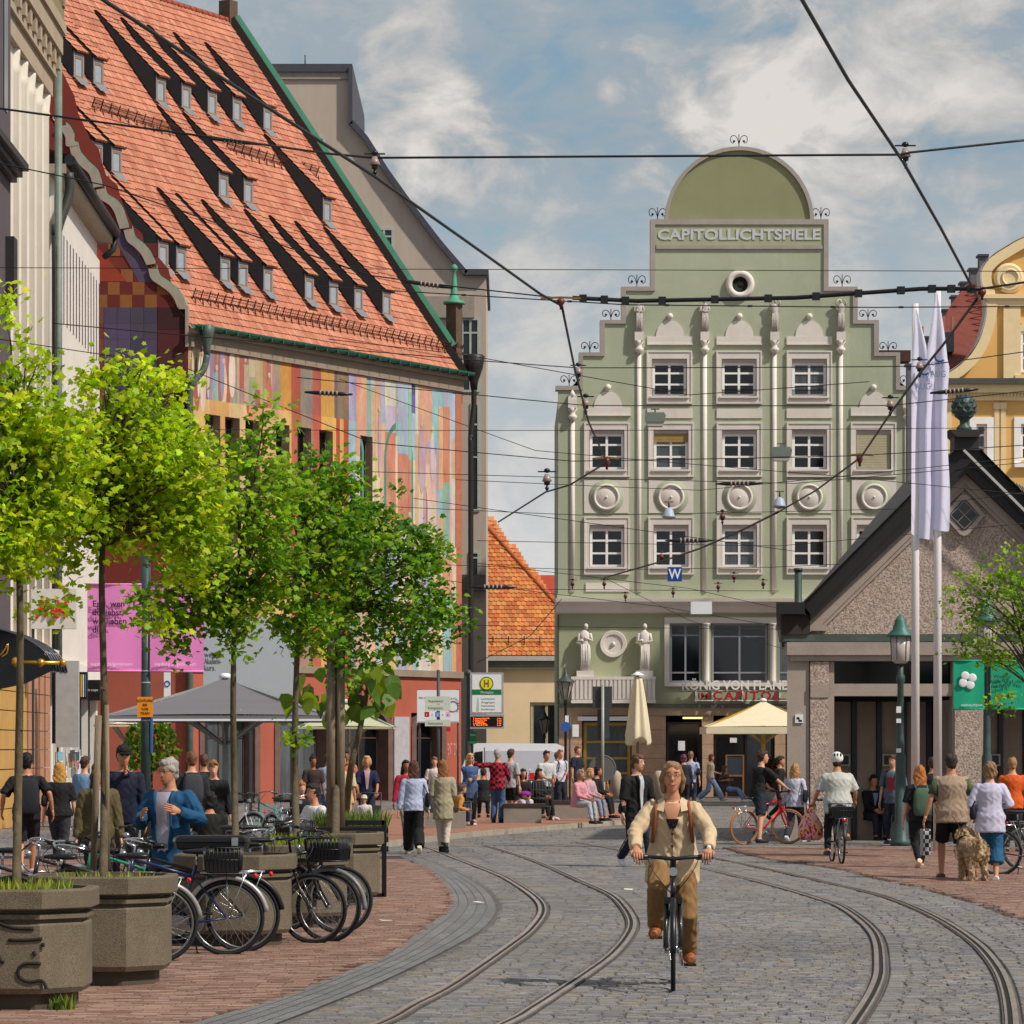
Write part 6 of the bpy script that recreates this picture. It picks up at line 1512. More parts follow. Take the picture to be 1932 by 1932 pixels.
# ---- hanging W sign, street lamps
def lantern(x, s, topy, label, k=1.0, glass=True, name='street_lantern'):
 b = GX(x, s); t = thing(name, label, 'street lamp', b.to_tuple(), 0, 'old style lanterns'); z = lambda y: lz(y, s)
 zt = lz(topy, s)
 m = MB(); m.lathe([(.10, 0), (.10, .3), (.06, .4), (.045, 1.2), (.04, zt - 1.15), (.07, zt - 1.1), (.05, zt - 1.02), (.09, zt - .96)], 10); m.build('post', BLACK, t)
 m = MB(); m.lathe([(.30 * k, zt - .42), (.28 * k, zt - .38), (.12 * k, zt - .26), (.07 * k, zt - .16), (.05, zt - .1), (.02, zt)], 12); m.build('hood', BLACK if not glass else mat('dark_patina_hood', '37463f', rough=.5, var=.2), t)
 for i in range(6):
  a = i * math.pi / 3; m = MB(); m.bar((.10 * math.cos(a), .10 * math.sin(a), zt - .95), (.25 * k * math.cos(a), .25 * k * math.sin(a), zt - .42), .02); m.build('glazing_bar', BLACK, t)
 m = MB(); m.lathe([(.09, zt - .95), (.23 * k, zt - .43)], 6, smooth=False); m.build('lantern_glass', mat('lantern_glass', 'b8b2a6', rough=.2, var=.05, trans=.4), t)
lantern(1067, 60, 1262, 'black lantern with pale glass left of the folded parasol')
lantern(1027, 48, 1338, 'smaller all black lantern in front of the cream house window', .95, False)
def tall_lamp(x, s, topy, label, sc=1.0):
 b = GX(x, s); t = thing('street_lamp', label, 'street lamp', b.to_tuple(), 0, 'green patina street lamps'); zt = lz(topy, s)
 PT = mat('verdigris_lamp', '4a7f78', k=.6, rough=.5, var=.18, scale=6)
 m = MB(); m.lathe([(.20, 0), (.20, .10), (.16, .14), (.15, .42), (.11, .5), (.10, 1.7), (.075, 1.8), (.06, zt - 1.35), (.085, zt - 1.3), (.085, zt - 1.2), (.055, zt - 1.15), (.06, zt - 1.0)], 12); m.build('post', mat('patina_post', '506a66', k=.5, rough=.5, var=.3, scale=6, dirt=.2), t)
 m = MB(); m.lathe([(.27, zt - .44), (.26, zt - .40), (.15, zt - .30), (.145, zt - .24), (.12, zt - .2), (.115, zt - .14), (.06, zt - .06), (.01, zt)], 16); m.build('hood', PT, t)
 m = MB(); m.lathe([(.10, zt - .96), (.17, zt - .90), (.19, zt - .44)], 14); m.build('glass_shade', mat('milky_glass', 'd6cdc6', k=.9, rough=.3, var=.05, trans=.3), t)
 m = MB()
 for i in range(6): a = i * math.pi / 3; m.bar((.175 * math.cos(a), .175 * math.sin(a), zt - .90), (.195 * math.cos(a), .195 * math.sin(a), zt - .44), .012)
 m.build('shade_bars', DARKGREY, t)
 return t
t = tall_lamp(1699, 98, 1158, 'green capped street lamp left of the flagpoles')
for y0, y1 in ((1356, 1364), (1333, 1345), (1412, 1420)):
 m = MB(); m.box(-.09, .0, -.11, -.07, lz(y1, 98), lz(y0, 98)); m.build('sticker', WHITE, t)
t = tall_lamp(1862, 99, 1130, 'green capped street lamp behind the right-hand tree with green banners')
GB = mat('green_banner', '12a078', k=1.1, rough=.7, var=.05, trans=.1)
banner(t, 1798, 1856, 1247, 1338, 99, 1862, GB); banner(t, 1868, 1940, 1247, 1338, 99, 1862, GB)
for k, ln in enumerate(('Was für', 'alle und dein', 'schön')): text(ln, .1, .002, INK, t, ((1872 - 1862) / 99, -.135, lz(1280 + 9 * k, 99)), width=[.35, .62, .3][k])
text('augsburg.de/gruen', .06, .002, WINK, t, ((1812 - 1862) / 99, -.135, lz(1332, 99)), width=.4)
m = MB()
for a in range(4): m.ball(((1824 - 1862) / 99 + .1 * math.cos(a * 1.57 + .5), -.135, lz(1284, 99) + .1 * math.sin(a * 1.57 + .5)), (.085, .01, .085), 10, 6)
m.build('white_blossom', WHITE, t)
# ---- flag poles
def flagpole(x, s, topy, botflag, label, lw, x0=-.08):
 b = GX(x, s); t = thing('flagpole', label, 'flagpole', b.to_tuple(), 0, 'flagpoles with white flags'); zt = lz(topy, s)
 m = MB(); m.tube([(0, 0, 0), (0, 0, zt)], [.082, .06], 16); m.build('pole', mat('white_pole', 'd8d2d2', rough=.3, var=.03), t)
 m = MB(); rg = []; z0, z1 = lz(topy + 12, s), lz(botflag, s); n = 26
 for i in range(n + 1):
  v = i / n; w = lw * min(1, .08 + v * 3.0) * (1 - .0 * v); sway = .03 * math.sin(v * 9); row = []
  for k in range(13):
   u = k / 12; row.append(Vector((x0 * min(1, .2 + v * 3) + w * u * .98 + sway * u, -.10 - .07 * math.sin(u * 9 + v * 2.5) * min(1, v * 2), z0 + (z1 - z0) * v - .18 * u * (1 - u) * (v > .9) - .10 * u * v)))
  rg.append(row)
 m.rings(rg, closed=False, cap=False, smooth=True); m.build('flag', mat('white_flag', 'e2e0f4', k=1.05, rough=.75, var=.03, trans=.35), t)
 BL = mat('blue_ink', '2c5a94', var=0)
 text('AUG', .17, .002, mat('grey_blue_ink', '6f7fa0', var=0), t, (x0 + .06, -.2, z0 + (z1 - z0) * .36), width=.28); o = text('city', .15, .002, mat('grey_blue_ink', ''), t, (x0 + .08, -.2, z0 + (z1 - z0) * .31), width=.24)
 m = MB(); m.torus((x0 + .24, -.2, z0 + (z1 - z0) * .27), .09, .02, 14, 5, a0=2.5, a1=5.5); m.build('emblem', BL, t)
 return t
flagpole(1727, 104, 573, 1007, 'left flagpole with a long white flag beside the shelter', .40, -.09)
flagpole(1769, 104, 545, 992, 'right flagpole with a long white flag beside the shelter', .42, -.22)
# traffic sign pole (rear of signs)
b = GX(1137, 68); t = thing('traffic_sign_pole', 'grey pole with two dark sign backs before the folded parasol', 'sign', b.to_tuple())
m = MB(); m.tube([(0, 0, 0), (0, 0, lz(1292, 68))], .045, 10); m.build('pole', mat('grey_pole', ''), t)
plate(t, 1118, 1155, 1295, 1336, 68, 1137, DARKGREY, 'sign_back', .08, .02); plate(t, 1127, 1150, 1338, 1395, 68, 1137, DARKGREY, 'sign_back', .08, .02)
m = MB(); m.torus((0, .07, lz(1450, 68)), .36, .02, 28, 6); m.lathe([(.35, .06), (.01, .062)], 24, (0, 0, lz(1450, 68)), axis='y', smooth=False); m.build('round_sign_back', mat('dull_steel', '77797a', k=.6, rough=.5), t)
# small signs beside lantern
b = GX(1075, 61); t = thing('blue_round_sign', 'blue round sign and white plate beside the black lantern', 'sign', b.to_tuple())
m = MB(); m.tube([(0, .05, 0), (0, .05, 2.9)], .03, 8); m.build('pole', DARKGREY, t)
m = MB(); m.lathe([(.15, 0), (.15, -.02), (.01, -.021)], 24, ((1067 - 1075) / 61, 0, lz(1371, 61)), axis='y', smooth=False); m.build('blue_disc', mat('sign_blue', ''), t)
plate(t, 1080, 1092, 1367, 1390, 61, 1075, WHITE, 'white_plate', 0, .02); plate(t, 1066, 1073, 1350, 1364, 61, 1075, WHITE, 'white_plate', 0, .02)
# ---- projecting shop signs on the left
b = Vector(((105 - 966) / 78.0, F / 78.0, 0)); t = thing('projecting_shop_sign', 'white box sign with red hand-drawn letters sticking out of the left facade', 'sign', b.to_tuple())
plate(t, 62, 146, 1112, 1187, 78, 105, mat('sign_box_white', 'c9c5c4', rough=.5, var=.03), 'sign_box', 0, .3)
RDH = mat('vivid_red', 'e0121c', rough=.4, var=0); m = MB(); Y = -.33
P2 = lambda x, y: Vector(((x - 105) / 78, Y, lz(y, 78)))
for pts in ([(86, 1133), (80, 1152), (72, 1168)], [(96, 1132), (92, 1150), (88, 1166)], [(73, 1152), (84, 1149), (96, 1149)], [(110, 1168), (112, 1150), (114, 1134)], [(114, 1134), (118, 1150), (120, 1157)], [(120, 1157), (124, 1146), (129, 1134)], [(129, 1134), (127, 1152), (124, 1168)], [(106, 1166), (100, 1158), (104, 1150), (106, 1154), (99, 1162), (104, 1167)]):
 m.tube(spline([P2(*p) for p in pts], 4), .033, 6)
m.build('red_letters', RDH, t)
m = MB(); m.box(-.55, -.5, -.2, -.1, 1.5, lz(1187, 78)); m.build('bracket', DARKGREY, t)
# black barrel awning with gold rod
b = Vector(((5 - 966) / 86.0, F / 86.0, 0)); t = thing('barrel_awning', 'glossy black rounded awning with golden emblem at the left edge', 'awning', b.to_tuple())
m = MB(); rg = []; AX = mat('glossy_black_awning', '0d0e14', rough=.18, var=.2, scale=2)
for yy in np.linspace(0, 2.4, 9):
 rg.append([Vector((-1.6 + 2.7 * math.cos(a), yy, lz(1265, 86) + 1.08 * math.sin(a) + (.04 if int(yy * 4) % 2 else 0))) for a in np.linspace(math.pi * .95, -.05, 15)])
m.rings(rg, closed=False, cap=False, smooth=True)
m.build('hood', AX, t)
m = MB(); m.add([Vector((-1.6 + 2.7 * math.cos(a), 0, lz(1265, 86) + 1.08 * math.sin(a))) for a in np.linspace(0, math.pi, 15)] + [Vector((-4.3, 0, lz(1312, 86))), Vector((-1.0, 0, lz(1318, 86))), Vector((.5, 0, lz(1290, 86)))], [tuple(range(18))]); m.build('front_panel', AX, t)
for k in range(6):
 m = MB(); yy = k * .45; m.tube([Vector((-1.6 + 2.72 * math.cos(a), yy, lz(1265, 86) + 1.10 * math.sin(a))) for a in np.linspace(math.pi * .6, 0, 12)], .025, 5); m.build('awning_rib', mat('rib_sheen', '3a3c46', rough=.25), t)
GOLD = mat('gold', 'c9983a', rough=.3, metal=.6)
m = MB(); m.tube([(.25, -.08, lz(1250, 86)), (1.32, -.08, lz(1251, 86))], .045, 10); m.ball((.30, -.08, lz(1250, 86)), .12, 8, 6); m.ball((.85, -.08, lz(1251, 86)), .10, 8, 6); m.ball((1.33, -.08, lz(1251, 86)), .08, 8, 6); m.build('gold_rod', GOLD, t)
m = MB(); m.tube(spline([(-.05, -.05, lz(1237, 86)), (.05, -.05, lz(1226, 86)), (.12, -.05, lz(1215, 86)), (.10, -.05, lz(1232, 86)), (-.02, -.05, lz(1240, 86))], 4), .02, 5); m.build('gold_emblem', GOLD, t)
# other projecting signs
for x0, x1, y0, y1, s_, mm, lab, cap in ((107, 150, 1247, 1410, 76, mat('grey_shop_box', 'a8a8aa', rough=.5), 'tall grey sign box under the red lettered sign', None),
         (150, 166, 1268, 1320, 73, BLACK, 'black sign with yellow bars on the left facade', 'bars'), (166, 190, 1283, 1322, 72, BLACK, 'small black shop sign with white writing on the left', 'la coppa')):
 c = (x0 + x1) / 2; b = Vector(((c - 966) / s_, F / s_, 0)); t = thing('shop_sign', lab, 'sign', b.to_tuple())
 plate(t, x0, x1, y0, y1, s_, c, mm, 'sign_face', 0, .2); m = MB(); m.box((x0 - c) / s_, (x0 - c) / s_ + .04, 0, .1, 0, lz(y0, s_)); m.build('bracket', DARKGREY, t)
 if cap == 'bars':
  for k, cc in enumerate(('e8b830', 'e8e8e0', '4a7ab0')): plate(t, x0 + 4 + 4 * k, x0 + 6 + 4 * k, y0 + 5, y1 - 5, s_, c, mat('bar_' + 'abc'[k], cc), 'bar', -.2, .01)
 elif cap: text(cap, .09, .002, WHITE, t, ((x0 + 2 - c) / s_, -.21, lz(1304, s_)), width=.26)
# grey-blue hoarding with text behind the parasol
b = Vector(((470 - 966) / 70.0, F / 70.0, 0)); t = thing('hoarding', 'pale blue grey hoarding with a few lines of text behind the grey parasol', 'hoarding', b.to_tuple())
plate(t, 384, 556, 1165, 1328, 70, 470, mat('pale_blue_panel', 'b9c3cc', k=.85, rough=.6, var=.03), 'panel', 0, .05)
for k, ln in enumerate(('wegen', 'Akademi-', 'kurs.')): text(ln, .22, .003, mat('grey_ink', ''), t, ((386 - 470) / 70, -.055, lz(1240 + 12.5 * k, 70)), width=[.42, .45, .30][k])
m = MB()
for x in (-1.2, 0, 1.1): m.box(x, x + .08, .02, .1, 0, lz(1165, 70))
m.build('posts', DARKGREY, t)
# ---- W sign hanging from the wires
p = W(1273, 1097, 66); t = thing('hanging_w_sign', 'small blue square sign with white W hanging over the square', 'sign', p.to_tuple())
k = F / 66; m = MB(); m.box(-13.5 / k, 13.5 / k, -.02, .02, 0, 27 / k); m.build('plate', mat('sign_deep_blue', '163f94', rough=.4, var=.02), t)
text('W', .22, .004, WHITE, t, (0, -.025, 4.5 / k), align='CENTER', height=19 / k, bold=.004)
# ---- barrier, van, bollards, benches, bin cages
VANP = mat('van_white', 'f0f2f8', k=1.0, rough=.25, var=.02, coat=.3)
s_ = 50.0; b = GX(980, s_); t = thing('white_van', 'white panel van parked behind the waiting people', 'van', b.to_tuple())
X_ = lambda x: (x - 980) / s_
m = MB(); pr = [(X_(868), .45), (X_(866), 1.0), (X_(874), 1.25), (X_(886), 1.95), (X_(900), 2.06), (X_(1050), 2.04), (X_(1066), 1.9), (X_(1070), 1.2), (X_(1070), .45)]
m.prism(pr, 0, 1.9); m.build('body', VANP, t)
m = MB(); m.prism([(X_(893), 1.12), (X_(890), 1.2), (X_(896), 1.72), (X_(911), 1.76), (X_(911), 1.12)], -.02, .0); m.build('side_window', GLASS, t)
m = MB(); q = [(X_(917), .95), (X_(917), 1.78), (X_(1040), 1.78), (X_(1053), 1.62), (X_(1058), 1.2), (X_(1058), .95)]; m.prism(q, -.012, 0); m.build('side_panel', mat('van_panel', 'ccd0dc', k=.95, rough=.35, var=.02), t)
m = MB(); m.box(X_(914), X_(915), -.015, 0, .6, 1.9); m.build('door_seam', DARKGREY, t)
m = MB(); m.prism([(X_(1064), 1.25), (X_(1070), 1.25), (X_(1070), 1.7), (X_(1066), 1.75)], -.03, .0); m.build('tail_lamp', mat('lamp_red', 'd01818', rough=.3), t)
for x in (889, 1040):
 m = MB(); m.lathe([(.34, .02), (.34, .24), (.2, .25)], 20, (X_(x), 0, .34), axis='y'); m.build('wheel', BLACK, t)
m = MB(); m.box(X_(868), X_(1070), -.03, .02, .35, .55); m.build('sill', DARKGREY, t)
WB = mat('barrier_white', 'd2cfcc', rough=.5, var=.04); RB = mat('barrier_red', 'cc1f28', rough=.5, var=.04)
b0 = GX(965, 44)
for k in range(4):
 x0 = 890 + k * 45; bb = GX(x0 + 22, 53); t = thing('barrier', 'red and white construction barrier panel, %s of the four before the van' % ['leftmost', 'second', 'third', 'rightmost'][k], 'barrier', bb.to_tuple(), 0, 'construction barriers before the van')
 w = 44 / 53 / 2
 for j in range(3): m = MB(); m.box(-w + j * .36 + .0, -w + j * .36 + .17, -.03, .0, .75, 1.0); m.build('red_block', RB, t)
 m = MB(); m.box(-w, w, 0, .04, .72, 1.03); m.box(-w, w, 0, .04, .1, .2); m.build('panel', WB, t)
 for j in range(7): m = MB(); m.box(-w + j * .155, -w + j * .155 + .04, .0, .03, .2, .72); m.build('slat', WB, t)
 m = MB(); m.box(-w, w, -.02, .0, .12, .18); m.build('red_strip', RB, t)
 for j in range(4): m = MB(); m.tube([(-w + .1 + j * .27, .02, 1.03), (-w + .1 + j * .27, .02, 1.13)], .03, 6); m.build('stud', WB, t)
for x, y in ((1162, 1508), (1103, 1512), (1243, 1508)):
 b = G(x, y); t = MB(); t.lathe([(.20, 0), (.20, .82), (.17, .95), (.08, 1.04), (.01, 1.05)], 12)
 o = t.build('bollard', mat('stone_bollard', 'b8aa98', k=.8, rough=.8, var=.12, bump=.2), None, b.to_tuple()); tag(o, {1162: 'round topped stone bollard left of the man in black', 1103: 'stone bollard behind the seated women', 1243: 'stone bollard mostly hidden behind the cyclist'}[x], 'bollard', 'stone bollards')
BC = mat('bench_concrete', 'a39a90', k=.75, rough=.8, var=.12, scale=2, bump=.3, bscale=30)
def bench(x0, x1, yb, lab, blocks):
 s = (yb - HZ) / CH; c = (x0 + x1) / 2; b = GX(c, s); t = thing('bench', lab, 'bench', b.to_tuple(), 0, 'concrete benches on the island')
 w = (x1 - x0) / s / 2; b.z = .1; t.location.z = .1
 for a in blocks: m = MB(); m.box(-w + a * 2 * w, -w + a * 2 * w + .9, .0, .55, 0, .37); m.build('block', BC, t)
 m = MB(); m.box(-w, w, -.02, .58, .38, .46); m.build('seat', mat('dark_slats', '3a342f', rough=.7, var=.2), t)
bench(1042, 1135, 1552, 'concrete bench under the two women in pink', (0,)); bench(950, 1030, 1561, 'concrete bench under the seated women with purple bag', (.0,)); bench(795, 865, 1571, 'concrete bench behind the two women walking', (.1,))
# black frame with planted trough beside the last planter
s_ = 150; b = GX(640, s_); t = thing('planted_trough', 'black framed trough of grasses behind the farthest planter', 'planter', b.to_tuple())
X_ = lambda x: (x - 640) / s_
m = MB(); m.box(X_(590), X_(722), 1.3, 1.9, .72, .88); m.build('trough', mat('dark_wood_trough', '2e2924', k=1, rough=.7, var=.25), t)
for k in range(3): m = MB(); m.box(X_(585), X_(726), 1.27 - k * .02, 1.3 - k * .02, .55 + k * .12, .62 + k * .12); m.build('rail', BLACK, t)
for x in (588, 724): m = MB(); m.box(X_(x) - .03, X_(x) + .03, .1, .16, 0, .98); m.build('post', BLACK, t)
m = MB(); m.box(X_(650), X_(724), .1, .15, .92, .98); m.box(X_(690), X_(724), .1, .15, .0, .06); m.build('frame_bar', BLACK, t)
grass_tuft('grasses', (X_(650), 1.6, .88), .5, .28, 900, .22, 77, '', ('9ab84a', '7aa038', 'b8b858', '88a050'), .5, t)
# shrubs
def shrub(name, lab, x, s, wpx, y0, y1, seed, cols=DG, pot=None, flower=None, n=60):
 b = GX(x, s); rnd = random.Random(seed); t = thing(name, lab, 'shrub', b.to_tuple()); z0, z1 = lz(y1, s), lz(y0, s); lm = MB(); pts, fc = leaf_poly('h'); w = wpx / s / 2
 for i in range(n * 18):
  a = rnd.uniform(0, 6.28); zz = rnd.uniform(z0, z1); rr = w * math.sqrt(rnd.random()) * (1 - .6 * abs((zz - z0) / (z1 - z0) - .4)); p = Vector((rr * math.cos(a), rr * math.sin(a), zz))
  nr = Vector((rnd.gauss(0, 1), rnd.gauss(0, 1), rnd.random())).normalized(); ux = nr.cross(Vector((math.cos(a), math.sin(a), .2))).normalized(); uy = nr.cross(ux); sz = rnd.uniform(.05, .12)
  c = tuple(v * rnd.uniform(.7, 1.3) for v in lin(rnd.choice(cols), .5))
  if flower and rnd.random() < .05: c = lin(rnd.choice(flower), .9)
  lm.add([p + (ux * x_ + uy * y_) * sz for x_, y_ in pts], fc, c)
 lm.build('foliage', LEAFM, t, kind='stuff')
 if pot: m = MB(); m.lathe([(w * .7, 0), (w * .85, max(z0, .3) + .05), (w * .75, max(z0, .3) + .05)], 14); m.build('pot', pot, t)
 else: m = MB(); m.tube([(0, 0, 0), (0, 0, (z0 + z1) / 2)], .04, 6); m.build('stem', BARK, t)
shrub('flower_shrub', 'green shrub with orange blossoms behind the banner pole', 285, 95, 130, 1365, 1450, 3, MG, None, ('e8902a', 'e05a2a'))
shrub('potted_shrub', 'planted tub with reddish shrub beside the man on the red bicycle', 1455, 58, 62, 1430, 1492, 4, ('4a5a2a', '6b5a3a', '7a4a3a', '55702c'), mat('grey_tub', '6c6e70', rough=.6), ('c84a5a',))
# cafe blackboard, cafe chairs
b = GX(1386, 52); t = thing('blackboard', 'wooden framed blackboard menu before the cafe doors', 'board', b.to_tuple())
s_ = 52; X_ = lambda x: (x - 1386) / s_
m = MB(); m.box(X_(1372), X_(1401), 0, .03, lz(1462, s_), lz(1426, s_)); m.build('slate', mat('slate_board', '2c3640', rough=.7, var=.2), t)
FRM = mat('board_wood', '8a5a30', rough=.6)
for a in ((1369, 1372, 1424, 1470), (1401, 1404, 1424, 1470)): m = MB(); m.box(X_(a[0]), X_(a[1]), -.02, .05, 0, lz(a[2], s_)); m.build('leg', FRM, t)
m = MB(); m.box(X_(1372), X_(1401), -.02, .05, lz(1426, s_), lz(1424, s_)); m.box(X_(1372), X_(1401), -.02, .05, lz(1465, s_), lz(1462, s_)); m.build('frame', FRM, t)
CH0 = None
def chair_mesh():
 t = thing('cafe_chair', 'x', 'chair', (0, 0, 0)); BR = mat('dark_brown_chair', '3a2a24', rough=.6)
 m = MB(); m.box(-.2, .2, -.2, .2, .43, .46); m.build('seat', BR, t)
 for x in (-.18, .18):
  for y in (-.18, .18): m = MB(); m.tube([(x, y, 0), (x, y, .43)], .014, 5); m.build('leg', BR, t)
 m = MB(); m.tube(spline([(-.19, .19, .45), (-.19, .24, .8), (0, .26, .9), (.19, .24, .8), (.19, .19, .45)], 5), .014, 5); m.build('backrest', BR, t)
 for x in (-.1, 0, .1): m = MB(); m.tube([(x, .2, .46), (x, .25, .86)], .009, 4); m.build('back_bar', BR, t)
 return t
c0 = chair_mesh()
for k, (x, y, rz, lab) in enumerate(((1356, 1498, 2.5, 'dark cafe chair nearest the walking woman in jeans'), (1366, 1502, 1.2, 'dark cafe chair left of the blackboard'), (1378, 1500, -1.4, 'dark cafe chair under the blackboard'), (1418, 1500, .6, 'dark cafe chair left of the planted tub'),
     (1180, 1500, 1.0, 'dark cafe chair stacked left of the folded parasol'), (1168, 1502, 2.0, 'dark cafe chair by the round sign back'), (1184, 1506, -1.0, 'dark cafe chair behind the man in black'))):
 g_ = G(x, y)
 if k == 0: c0.location = g_; c0.rotation_euler.z = rz; c0['label'] = lab; c0['group'] = 'dark cafe chairs'
 else: dup(c0, g_.to_tuple(), rz, lab, 'dark cafe chairs')
# postcard racks on the left
for k, (x, y0, y1) in enumerate(((150, 1418, 1520), (125, 1425, 1530))):
 b = GX(x, 82); t = thing('postcard_rack', ['crowded postcard rack left of the bound tree stem', 'postcard rack nearer the left wall'][k], 'rack', b.to_tuple(), 0, 'postcard racks')
 rnd = random.Random(k + 30); m = MB(); m.tube([(0, 0, 0), (0, 0, 1.85)], .025, 6); m.lathe([(.3, 0), (.3, .03)], 10); m.build('stand', SILV, t)
 for i in range(34):
  a = rnd.uniform(0, 6.28); z = .5 + 1.25 * rnd.random(); m = MB(); c = Vector((.24 * math.cos(a), .24 * math.sin(a), z)); tx = Vector((-math.sin(a), math.cos(a), 0))
  m.obox(c, tx * .075, Vector((math.cos(a), math.sin(a), 0)) * .006, Vector((0, 0, .10))); cc = rnd.choice(('c8d0d8', '7fa8c0', 'd8c8b0', 'b0686a', '5a7a8a', 'e0e0e0')); m.build('postcard', mat('card_' + cc, cc, rough=.5, var=.25, scale=12), t)
# large stone column on the red house, dark wheelie parts: waste cages
def cage(x, yb, lab):
 s = (yb - HZ) / CH; b = GX(x, s); t = thing('wire_trolley', lab, 'trolley', b.to_tuple()); t.location.z = .1; m = MB()
 for i in range(9):
  for yy in (0, .35): m.tube([(-.3 + i * .075, yy, .35 if i % 2 else .3), (-.3 + i * .075, yy, .98)], .006, 4)
 for z in (.35, .55, .75, .98): m.tube([(-.3, 0, z), (.3, 0, z), (.3, .35, z), (-.3, .35, z), (-.3, 0, z)], .008, 4)
 m.build('basket', DARKGREY, t)
 for x_ in (-.27, .27):
  for yy in (0, .33): m = MB(); m.lathe([(.05, -.015), (.05, .015)], 10, (x_, yy, .06), axis='y'); m.tube([(x_, yy, .1), (x_, yy, .35)], .01, 4); m.build('caster', BLACK, t)
 m = MB(); m.tube([(-.3, .35, .98), (-.42, .35, 1.05), (-.42, 0, 1.05), (-.3, 0, .98)], .014, 6); m.build('handle', mat('handle_red', 'c01820'), t)
cage(1018, 1556, 'wire shopping trolley beside the man in the white t-shirt'); cage(868, 1566, 'wire shopping trolley behind the woman in blue')
# ================================================================ bicycles
TYRE = mat('tyre_rubber', '17171a', rough=.8, var=.2, scale=10); CHROME = mat('chrome', 'b9bcc0', rough=.22, metal=.9, var=.05); RIMM = mat('rim_alloy', '8d8f92', rough=.3, metal=.8, var=.05)
def wheel_parts(t, y, nm, tyre=TYRE, steer=0.0, r=.345):
 m = MB(); m.torus((0, 0, 0), r - .018, .019, 36, 8, axis='x'); w = m.build(nm, tyre, t, (0, y, r)); w.rotation_euler.z = steer
 m = MB(); m.torus((0, 0, 0), r - .045, .011, 32, 6, axis='x'); m.build('rim', RIMM, w)
 m = MB(); m.lathe([(.02, -.035), (.014, -.01), (.014, .01), (.02, .035)], 8, axis='x')
 for k in range(24):
  a = 2 * math.pi * k / 24; sg = .028 if k % 2 else -.028; b = a + (.25 if k % 4 < 2 else -.25)
  m.tube([(sg, .02 * math.cos(b), .02 * math.sin(b)), (0, (r - .05) * math.cos(a), (r - .05) * math.sin(a))], .0013, 3, cap=False)
 m.build('spokes', CHROME, w); return w
def bicycle(label, loc, rz, col='16181c', steer=0.0, rack=True, guard='16181c', basket=None, group='parked bicycles', bars='flat', tilt=0.0, tyre=None, lamp=True, case=False, sad_z=.94, crank=.6, back_basket=False):
 t = thing('bicycle', label, 'bicycle', loc, rz, group); t.rotation_euler.x = 0; t.rotation_euler.y = tilt
 FM = mat('frame_' + col, col, k=1.2, rough=.3, var=.05, coat=.4); TY = tyre or TYRE
 wheel_parts(t, .52, 'rear_wheel', TY); wheel_parts(t, -.56, 'front_wheel', TY, steer)
 bb = (0, .07, .28); st = (0, .24, sad_z - .12); ht = (0, -.34, .88); hb = (0, -.37, .70)
 m = MB(); m.tube([bb, st], .016, 8); m.tube([bb, hb], .02, 8); m.tube([ht, (0, .22, .72)], .016, 8); m.tube([ht, hb], .021, 8)
 for s in (-1, 1): m.tube([(s * .02, .07, .28), (s * .055, .52, .345)], .010, 6); m.tube([(s * .012, .22, .72), (s * .055, .52, .345)], .008, 6)
 m.build('frame', FM, t)
 m = MB(); m.tube([(0, -.375, .70), (0, -.385, .66)], .02, 8)
 if not group: m.box(-.07, .07, -.43, -.37, .68, .73)
 for s in (-1, 1): m.tube([(s * .05, -.39, .70), (s * .058, -.47, .5), (s * .058, -.56, .345)], .012 if group else .019, 8)
 m.build('fork', FM, t)
 m = MB(); m.tube([(0, -.335, .88), (0, -.32, 1.0), (0, -.40, 1.03)], .014 if group else .024, 8)
 if bars == 'flat': P = [(-.31, -.35, 1.045), (-.12, -.40, 1.04), (0, -.41, 1.03), (.12, -.40, 1.04), (.31, -.35, 1.045)]
 else: P = [(-.28, -.16, 1.02), (-.27, -.3, 1.06), (-.12, -.40, 1.06), (0, -.40, 1.03), (.12, -.40, 1.06), (.27, -.3, 1.06), (.28, -.16, 1.02)]
 m.tube(spline(P, 4), .012 if group else .016, 7); hbars = m.build('handlebar', BLACK if bars == 'flat' else CHROME, t)
 for s in (-1, 1):
  e, f = Vector(P[0 if s < 0 else -1]), Vector(P[1 if s < 0 else -2]); d = (f - e).normalized()
  m = MB(); m.tube([e, e + d * .12], .018 if group else .021, 8); m.build('grip', BLACK, t)
  m = MB(); m.tube([e + d * .15, e + d * .13 + Vector((0, -.05, -.015)), e + d * .04 + Vector((0, -.06, -.02))], .006, 5); m.build('brake_lever', BLACK if bars == 'flat' else CHROME, t)
 for s in (-1, 1):
  m = MB(); m.tube(spline([(s * .2, -.40, 1.03), (s * .15, -.50, .93), (s * .05, -.46, .80), (0, -.36, .74)], 4), .004, 4); m.build('cable', BLACK, t)
 m = MB(); m.tube([st, (0, .25, sad_z)], .012, 6)
 m.build('seat_post', CHROME, t)
 m = MB(); rg = []
 for y, w, h in ((.12, .012, .012), (.16, .02, .02), (.24, .045, .026), (.32, .078, .03), (.38, .085, .028), (.41, .06, .02)):
  rg.append([Vector((w * math.cos(a), y, sad_z + .01 + h * math.sin(a))) for a in np.linspace(0, 2 * math.pi, 13)[:-1]])
 m.rings(rg); m.build('saddle', BLACK, t)
 m = MB(); m.lathe([(.095, .045), (.095, .052)], 22, bb, axis='x')
 c, s_ = math.cos(crank), math.sin(crank); pr = (.07, .07 + .17 * c, .28 + .17 * s_); pl = (-.07, .07 - .17 * c, .28 - .17 * s_)
 m.tube([(.06, .07, .28), pr], .010, 6); m.tube([(-.06, .07, .28), pl], .010, 6); m.tube([(-.07, .07, .28), (.07, .07, .28)], .014, 8); m.build('crank', CHROME, t)
